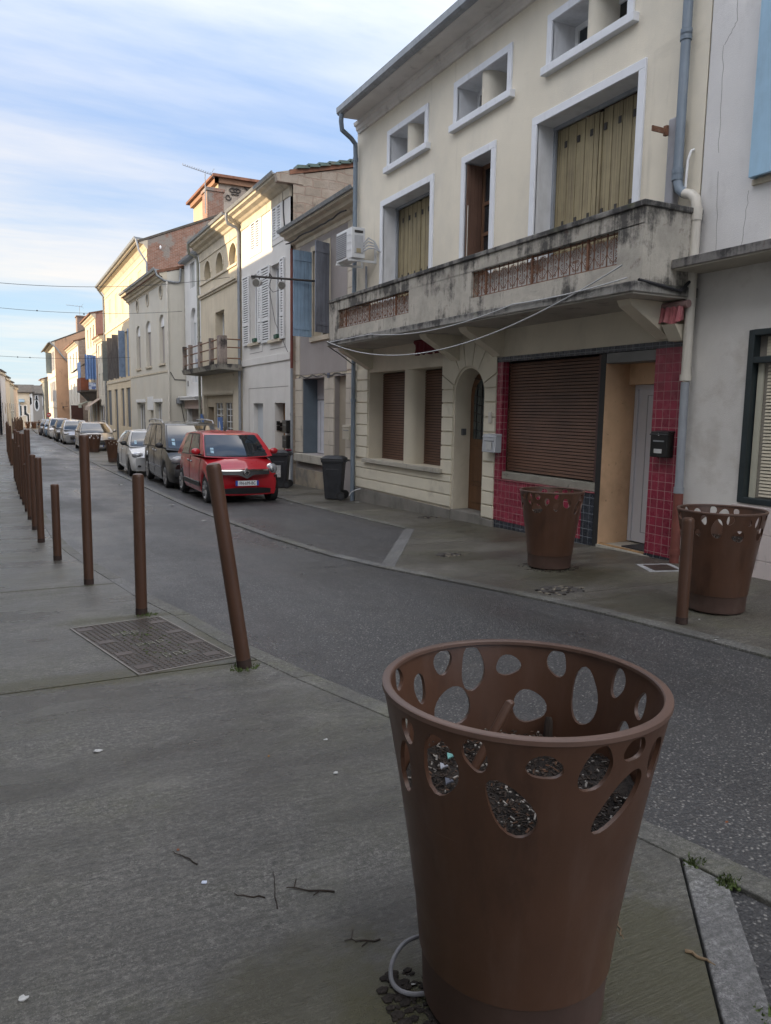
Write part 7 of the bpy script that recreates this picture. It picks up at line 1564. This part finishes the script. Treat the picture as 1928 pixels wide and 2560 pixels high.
# ------------------------------------------------------------------ wheelie bins
BINB = mat('charcoal_bin_plastic', (0.028, 0.030, 0.035), 0.25, 5, 0.45, 0.02, 60, (((0.09, 0.09, 0.095), (12, 12, 2), 0.62, 0.75, 0.5),))
def bin_(x, y, rz, label, mbody=BINB, mlid=None, scale=1.0):
    z = gz(y); t = thing('wheelie_bin', label, 'wheelie bin', (x, y, z), 'wheelie bins put out on the pavements', rz)
    mlid = mlid or BINB; H = 0.93; w0, d0, w1, d1 = 0.18, 0.18, 0.225, 0.245
    A = lambda w, d, zz: [(x-d, y-w, z+zz), (x+d, y-w, z+zz), (x+d, y+w, z+zz), (x-d, y+w, z+zz)]
    mb = MB().hexa(A(w0, d0, 0.02), A(w1, d1, H)); mb.hexa(A(w1+0.018, d1+0.018, H-0.07), A(w1+0.02, d1+0.02, H)); mb.hexa(A(w0*1.02, d0*0.55, 0.10), A(w1*1.02, d1*0.60, 0.72))
    mb.build('bin_body', mbody, t, 0.014)
    l = MB().hexa(A(w1+0.03, d1+0.035, H+0.004), A(w1+0.028, d1+0.03, H+0.03)).hexa(A(w1+0.028, d1+0.03, H+0.031), A(w1*0.72, d1*0.72, H+0.085)).build('lid', mlid, t, 0.012)
    MB().tube([(x+d1+0.07, y-0.2, z+H-0.02), (x+d1+0.07, y+0.2, z+H-0.02)], 0.016, 8).box(x+d1+0.0, x+d1+0.07, y-0.2, y-0.17, z+H-0.04, z+H-0.005).box(x+d1+0.0, x+d1+0.07, y+0.17, y+0.2, z+H-0.04, z+H-0.005).build('handle', mbody, t)
    for s in (-1, 1):
        w = MB().tube([(x+d0+0.03, y+s*0.20, z+0.10), (x+d0+0.03, y+s*0.255, z+0.10)], 0.10, 22).build('wheel', M_BLACK, t); MB().tube([(x+d0+0.03, y+s*0.256, z+0.10), (x+d0+0.03, y+s*0.262, z+0.10)], 0.055, 16).build('hub', mbody, w)
    t.scale = (scale,)*3; return t
bin_(6.86, 16.32, R(-35), 'charcoal wheelie bin standing by the blue downpipe of the cream house')
b1 = bin_(6.72, 19.75, R(-30), 'charcoal wheelie bin with a white sticker near the grey house door')
bin_(6.70, 20.55, R(-20), 'dark wheelie bin with a yellow lid half behind another bin', BINB, mat('yellow_bin_lid', (0.52, 0.38, 0.02), 0.08, 5, 0.45))
spot('red_rag', 'small dark red rag lying on the bin lid', 'rag', (6.85, 19.55, gz(19.6)+1.0), MB().ell((6.90, 19.60, gz(19.6)+1.02), 0.10, 0.08, 0.03), mat('dark_red_rag', (0.16, 0.01, 0.03), 0.2, 9, 0.9))
bin_(-0.42, 16.9, R(170), 'green black wheelie bin with yellow lid at the left edge of the pavement', mat('green_black_bin', (0.012, 0.03, 0.03), 0.2, 5, 0.45), mat('dark_bin_lid', (0.02, 0.03, 0.032), 0.2, 5, 0.45))
spot('yellow_bag', 'yellow bag bulging from the lid of the green black bin', 'bag', (-0.36, 16.9, gz(16.9)+1.0), MB().ell((-0.28, 16.9, gz(16.9)+1.045), 0.17, 0.17, 0.06), mat('yellow_plastic', (0.50, 0.38, 0.03), 0.2, 9, 0.4))
def on_bin(b):
    s = MB(); x, y, z = b.location; s.box(x-0.12, x+0.06, y-0.262, y-0.258, z+0.30, z+0.62); s.build('sticker', mat('worn_sticker', (0.45, 0.45, 0.45), 0.3, 20, 0.6), b)
on_bin(b1)

# ------------------------------------------------------------------ letter boxes
def letterbox(label, x, ya, yb, za, zb, d, m, slope=0.0, slot=True, name='letterbox'):
    t = thing(name, label, 'letterbox', (x, ya, za)); 
    b = MB().hexa([(x-d, ya, za), (x, ya, za), (x, yb, za), (x-d, yb, za)], [(x-d+slope, ya, zb), (x, ya, zb), (x, yb, zb), (x-d+slope, yb, zb)]).build('box', m, t, 0.008)
    MB().hexa([(x-d-0.012+slope*0.9, ya-0.008, zb-0.045), (x, ya-0.008, zb-0.02), (x, yb+0.008, zb-0.02), (x-d-0.012+slope*0.9, yb+0.008, zb-0.045)], [(x-d-0.008+slope, ya-0.008, zb-0.03), (x, ya-0.008, zb+0.012), (x, yb+0.008, zb+0.012), (x-d-0.008+slope, yb+0.008, zb-0.03)]).build('flap_lid', m, t, 0.004)
    if slot: MB().box(x-d-0.004+slope*0.55, x-d+0.02, ya+0.05, yb-0.05, za+(zb-za)*0.60, za+(zb-za)*0.66).build('slot', M_ZINC, t)
    return t
bm_ = mat('black_box_paint', (0.010, 0.010, 0.011), 0.2, 9, 0.3)
t = letterbox('black letterbox with a white name card fixed on the red tiled pillar', 7.19, 6.62, 6.89, 1.21, 1.52, 0.11, bm_)
MB().box(7.074, 7.079, 6.70, 6.82, 1.26, 1.31).build('name_card', M_LITTER, t); MB().tube([(7.085, 6.755, 1.48), (7.073, 6.755, 1.48)], 0.014, 10).build('lock', CHROME, t)
gb = mat('pale_grey_box_paint', (0.42, 0.44, 0.47), 0.06, 5, 0.4, 0, 1, ((GRIME, (12, 12, 5), 0.62, 0.74, 0.4),))
t = letterbox('pale grey letterbox with white labels beside the arched door', 7.172, 10.13, 10.50, 1.08, 1.37, 0.13, gb, 0.02)
MB().box(7.035, 7.0415, 10.22, 10.38, 1.12, 1.25).build('label_card', M_LITTER, t)
letterbox('beige letterbox behind the blue downpipe on the low grey house', 7.52, 16.50, 16.92, 1.04, 1.38, 0.20, mat('beige_box_paint', (0.44, 0.41, 0.33), 0.06, 5, 0.5))
letterbox('upper black letterbox on the white shuttered house', 7.44, 20.98, 21.34, 1.06, 1.42, 0.12, bm_, 0, True); letterbox('lower black letterbox on the white shuttered house', 7.44, 20.98, 21.34, 0.62, 0.98, 0.12, bm_, 0, True)
t = thing('meter_box_cluster', 'cluster of small black meter boxes in the ochre doorway of the white house', 'meter boxes', (7.6, 22.38, 1.1))
MB().box(7.50, 7.60, 22.35, 22.41, 1.26, 1.38).box(7.61, 7.70, 22.35, 22.41, 1.22, 1.34).box(7.50, 7.60, 22.35, 22.41, 1.10, 1.23).box(7.61, 7.70, 22.35, 22.41, 1.08, 1.19).build('box', bm_, t, 0.004)

# ------------------------------------------------------------------ air conditioner
def air_con():
    t = thing('air_conditioner', 'white air conditioner unit on wall brackets above the balcony end', 'air conditioner', (7.15, 14.9, 4.85))
    wp = mat('white_metal_casing', (0.62, 0.63, 0.64), 0.04, 4, 0.4); x0, x1, a, b, z0, z1 = 6.60, 6.90, 14.84, 15.66, 4.86, 5.47
    c = MB().box(x0, x1, a, b, z0, z1).build('casing', wp, t, 0.012)
    MB().box(x0-0.012, x0+0.001, a+0.28, b-0.03, z0+0.05, z1-0.06).build('fan_grille', mat('grey_fan_grille', (0.22, 0.225, 0.24), 0.1, 5, 0.6), c)
    mb = MB()
    for k in range(13): mb.box(x0-0.018, x0-0.012, a+0.28, b-0.03, z0+0.06+k*0.04, z0+0.067+k*0.04)
    for k in range(3): mb.box(x0-0.019, x0-0.012, a+0.02, a+0.26, z0+0.16+k*0.15, z0+0.166+k*0.15)
    mb.build('grille_bars', mat('light_grille_bar', (0.42, 0.43, 0.45), 0.1, 5, 0.5), c)
    MB().box(x0+0.06, x1-0.05, a-0.012, a+0.001, z0+0.10, z1-0.16).build('side_panel', MATS['light_grille_bar'], c); MB().box(x0+0.06, x1-0.05, a-0.008, a+0.001, z1-0.11, z1-0.06).build('vent_slot', M_IRON, c); MB().box(x0+0.1, x0+0.2, a-0.016, a-0.010, z0+0.10, z0+0.19).build('rating_label', mat('tan_label', (0.33, 0.28, 0.18), 0.1, 5, 0.6), c)
    for y in (14.90, 15.55): MB().box(6.56, 7.2, y, y+0.04, 4.80, 4.845).box(7.16, 7.2, y, y+0.04, 4.60 if 0 else 4.845, 5.15).build('wall_bracket', wp, t)
    mb = MB()
    for k in range(4): mb.tube([(6.86, 14.84, 5.0+0.05*k), (6.95, 14.78, 5.06+0.07*k), (7.06, 14.72, 5.06+0.045*k), (7.15, 14.66, 5.0), (7.2, 14.65, 4.97)], 0.016, 6)
    mb.build('refrigerant_hoses', MATS['light_grille_bar'], t); MB().tube([(7.15, 15.3, 4.8), (7.16, 15.32, 4.5), (7.16, 15.3, 4.1)], 0.025, 7).build('drain_hose', M_PVCGREY, t)
air_con()

# ------------------------------------------------------------------ bracket with two floodlights
def floods():
    y = 19.35; t = thing('street_floodlights', 'dark bracket arm with two round grey floodlights by the blue shutter', 'floodlight', (7.45, y, 5.0))
    MB().tube([(5.82, y, 5.07), (7.55, y, 5.10)], 0.028, 8).tube([(6.3, y, 5.08), (6.3, y-0.02, 5.18), (6.36, y, 5.10)], 0.02, 6).build('arm', M_IRON, t)
    g = mat('grey_lamp_housing', (0.48, 0.475, 0.46), 0.15, 5, 0.5)
    for (x, dx) in ((6.02, 0.10), (6.62, 0.02)):
        p = [(x+dx, y+0.14, 4.95), (x, y+0.02, 4.93), (x-dx, y-0.09, 4.90)]
        h = MB().tube(p, [0.05, 0.085, 0.11], 16).build('lamp_housing', g, t); v = (Vector(p[2])-Vector(p[0])).normalized(); MB().disc(Vector(p[2])+v*0.004, 0.092, v, 18).build('lens', mat('dark_lens', (0.17, 0.165, 0.15), 0.2, 9, 0.2), h)
        MB().tube([(x, y, 5.07), (x+dx*0.5, y, 4.93)], 0.016, 6).build('hanger', M_IRON, h)
    MB().tube([(6.35, y, 5.05), (6.28, y, 4.85), (6.4, y, 4.72), (6.55, y, 4.78)], 0.008, 5).build('loose_lead', M_WIREBLK, t)
floods()

# ------------------------------------------------------------------ aerials, wires
def aerial(label, x, y, z0, z1, bx0, bx1, dz, n):
    t = thing('tv_aerial', label, 'aerial', (x, y, z0))
    MB().tube([(x, y, z0), (x, y, z1)], 0.028, 6).build('mast', M_PVCGREY, t)
    mb = MB().tube([(bx0, y, z1+dz), (bx1, y, z1-0.02)], 0.02, 5)
    for k in range(n):
        f = k/(n-1); px = bx0+(bx1-bx0)*f; pz = z1+dz+(-0.02-dz)*f; L = 0.12+0.12*f; mb.tube([(px, y-L, pz+0.04), (px, y+L, pz+0.04)], 0.012, 4).tube([(px, y, pz), (px-0.02, y, pz+0.10)], 0.010, 4)
    for s in (-1, 1): mb.tube([(bx1-0.1, y, z1), (bx1+0.15, y+0.05, z1+0.28*s+0.1)], 0.014, 4)
    mb.build('boom', M_PVCGREY, t)
aerial('long tilted television aerial beside the big brick chimney', 11.33, 46.8, 13.2, 15.45, 10.05, 11.75, 0.28, 14)
aerial('flat television aerial on the chimney of the peach corner house', 9.0, 101, 12.5, 13.8, 7.55, 9.3, 0.05, 12)
def wire(label, pts, r, m=M_WIREBLK, name='overhead_wire', group=None, beads=()):
    mb = MB().tube(pts, r, 5, caps=False)
    for p in beads: mb.ell(p, r*4, r*4, r*4, 0, 6, 4)
    spot(name, label, 'wire', pts[0], mb, m, group)
def sag(a, b, s, n=24):
    a, b = Vector(a), Vector(b); return [tuple(a+(b-a)*t/n-Vector((0, 0, 4*s*(t/n)*(1-t/n)))) for t in range(n+1)]
WG = 'overhead wires crossing the street'
wire('highest overhead wire crossing the street to the tan house', sag((-1.9, 27.0, 5.55), (7.35, 27.0, 6.3), 0.35), 0.008, group=WG)
wire('middle overhead wire with two small insulator knobs', sag((-1.9, 34.0, 5.62), (7.2, 34.2, 5.9), 0.25), 0.008, group=WG, beads=[(1.45, 34.06, 5.50), (3.2, 34.1, 5.49)])
wire('lowest overhead wire crossing the street with dark knobs', sag((-1.6, 45.0, 4.35), (7.9, 47.0, 4.75), 0.2), 0.009, group=WG, beads=[(0.9, 45.5, 4.30), (1.5, 45.7, 4.31)])
wire('long pale cable sagging under the balcony front', sag((6.17, 15.1, 3.15), (6.20, 6.6, 3.35), 0.58, 40), 0.009, M_WIRE, 'facade_cable', 'cables along the balcony')
wire('second pale cable looping along the balcony slab edge', sag((6.19, 15.0, 3.13), (6.19, 13.0, 3.13), 0.0, 4)+sag((6.19, 13.0, 3.13), (6.19, 8.6, 3.16), 0.14, 24)[1:]+sag((6.19, 8.6, 3.16), (6.19, 6.5, 3.20), 0.03, 6)[1:], 0.008, M_WIRE, 'facade_cable', 'cables along the balcony')
wire('short dark lead dropping from the balcony corner to the blue pipe', [(6.25, 15.2, 3.05), (6.6, 15.4, 2.92), (6.95, 15.65, 2.78), (7.1, 15.78, 2.74)], 0.012, M_WIREBLK, 'facade_cable', 'cables along the balcony')
wire('black cable bundle at the balcony corner beside the cream pipe', [(6.3, 6.44, 3.18), (6.6, 6.41, 3.14), (6.9, 6.40, 3.10), (7.05, 6.42, 3.22), (7.1, 6.47, 3.1)], 0.02, M_WIREBLK, 'facade_cable', 'cables along the balcony')
wire('white cord trailing from the wall foot behind the wheelie bin', [(7.16, 15.5, -0.02), (7.10, 15.6, -0.05), (7.05, 15.75, -0.12), (7.02, 15.8, -0.2)], 0.012, M_WHITEPVC, 'facade_cable')

# ------------------------------------------------------------------ signs
def signs():
    blue = mat('sign_blue', (0.02, 0.11, 0.36), 0.08, 6, 0.4)
    t = thing('parking_sign', 'blue rectangular sign with a white figure hung before the garage window', 'sign', (7.30, 28.2, 1.2))
    MB().box(7.27, 7.29, 27.95, 28.62, 0.62, 1.42).build('panel', blue, t)
    MB().prism([(28.42, 0.92), (28.25, 0.92), (28.16, 1.02), (28.34, 1.25), (28.44, 1.28)], 'x', 7.262, 7.27).box(7.262, 7.27, 28.05, 28.52, 0.68, 0.76).build('figure', M_LITTER, t)
    t = thing('round_sign', 'round blue sign with white mark on the white shopfront pillar', 'sign', (7.33, 31.3, 1.2))
    MB().disc((7.29, 31.30, 1.12), 0.40, (-1, 0, 0), 22).disc((7.31, 31.30, 1.12), 0.40, (1, 0, 0), 22).build('disc', blue, t)
    MB().box(7.28, 7.288, 31.26, 31.34, 0.9, 1.34).box(7.28, 7.288, 31.16, 31.44, 1.26, 1.34).build('mark', M_LITTER, t); MB().box(7.30, 7.36, 31.2, 31.4, 1.0, 1.2).build('mount', M_IRON, t)
    t = thing('no_entry_sign', 'red no entry sign on a post beside the peach corner house', 'sign', (4.72, 93.0, gz(93)))
    MB().tube([(4.72, 93.0, gz(93)), (4.72, 93.0, 1.05)], 0.04, 8).build('post', M_PVCGREY, t); p = MB().disc((4.72, 92.94, 0.82), 0.25, (0, -1, 0), 24).disc((4.72, 92.96, 0.82), 0.25, (0, 1, 0), 24).build('disc', mat('sign_red', (0.36, 0.05, 0.055), 0.05, 5, 0.4), t); MB().box(4.56, 4.88, 92.92, 92.935, 0.77, 0.87).build('bar', M_LITTER, p)
signs()

# ------------------------------------------------------------------ blue tarpaulin balcony and awnings far down the row
def tarp():
    t = thing('timber_balcony', 'rickety timber balcony hung with blue tarpaulin on the sunlit upright house', 'balcony', (7.6, 75, 3.0)); tb = mat('blue_tarpaulin', (0.15, 0.25, 0.47), 0.15, 2, 0.55)
    MB().box(6.35, 7.66, 72.6, 76.5, 3.05, 3.22).hexa([(7.2, 72.9, 2.3), (7.66, 72.9, 2.3), (7.66, 76.2, 2.3), (7.2, 76.2, 2.3)], [(6.5, 72.7, 3.05), (7.66, 72.7, 3.05), (7.66, 76.4, 3.05), (6.5, 76.4, 3.05)]).build('floor', mat('rotten_dark_wood', (0.05, 0.042, 0.036), 0.3, 3, 0.9), t)
    MB().box(6.36, 6.42, 72.7, 76.4, 3.22, 4.3).box(6.42, 7.05, 72.7, 72.76, 3.22, 4.3).build('boarding', mat('rusty_boarding', (0.17, 0.055, 0.03), 0.3, 2, 0.9), t)
    n = 14; vs = []
    for i in range(n+1):
        u = i/n; x = 6.75+0.9*u; yy = 72.62+0.10*math.sin(i*1.7); vs += [(x, yy, 6.35-0.1*u), (x, yy+0.03, 5.3), (x, yy-0.05, 4.25 if i % 2 else 4.1)]
    mb = MB().add(vs, [(3*i+j, 3*i+3+j, 3*i+4+j, 3*i+1+j) for i in range(n) for j in range(2)], 0, True).add([(p[0], p[1]+.03, p[2]) for p in vs], [(3*i+j, 3*i+1+j, 3*i+4+j, 3*i+3+j) for i in range(n) for j in range(2)], 0, True)
    mb.box(6.38, 6.42, 73.0, 75.8, 4.2, 5.7); mb.build('tarpaulin', tb, t)
    MB().box(7.0, 7.6, 72.55, 72.6, 3.3, 3.9).build('scraps', mat('pale_blue_scraps', (0.42, 0.48, 0.60), 0.3, 1.5, 0.7, 0, 1, (((0.04, 0.08, 0.25), (4, 4, 4), 0.5, 0.55, 0.9),)), t)
    MB().prism([(6.2, 4.9), (7.0, 5.6), (7.66, 5.8), (7.66, 5.9), (7.0, 5.72), (6.15, 5.0)], 'y', 76.5, 79.5).build('lean_to_roof', M_ROOFGREY, t)
    for (y0, y1, xa, za, zb, c, lb) in ((70.0, 73.6, 6.75, 1.75, 2.5, (0.40, 0.33, 0.27), 'faded beige shop awning nearest under the tarpaulin balcony'), (74.2, 77.2, 6.5, 1.95, 2.5, (0.30, 0.31, 0.24), 'greenish grey shop awning further on under the tarpaulin balcony')):
        a = thing('shop_awning', lb, 'awning', (7.6, y0, za), 'shop awnings far down the street'); m = mat('awning_%d' % int(y0), c, 0.15, 3, 0.9)
        MB().hexa([(xa, y0, za), (7.66, y0, zb-0.05), (7.66, y1, zb-0.05), (xa, y1, za)], [(xa, y0, za+0.05), (7.66, y0, zb), (7.66, y1, zb), (xa, y1, za+0.05)]).build('canopy_cloth', m, a); MB().box(xa-0.02, xa+0.01, y0, y1, za-0.28, za+0.04).build('valance', m, a)
    spot('brown_door', 'tall dark brown door below the tarpaulin balcony', 'door', (7.0, 82.0, gz(82)), MB().box(6.2, 7.3, 82.0, 82.15, gz(82), 1.9), BROWNP, bevel=0.01)
tarp()
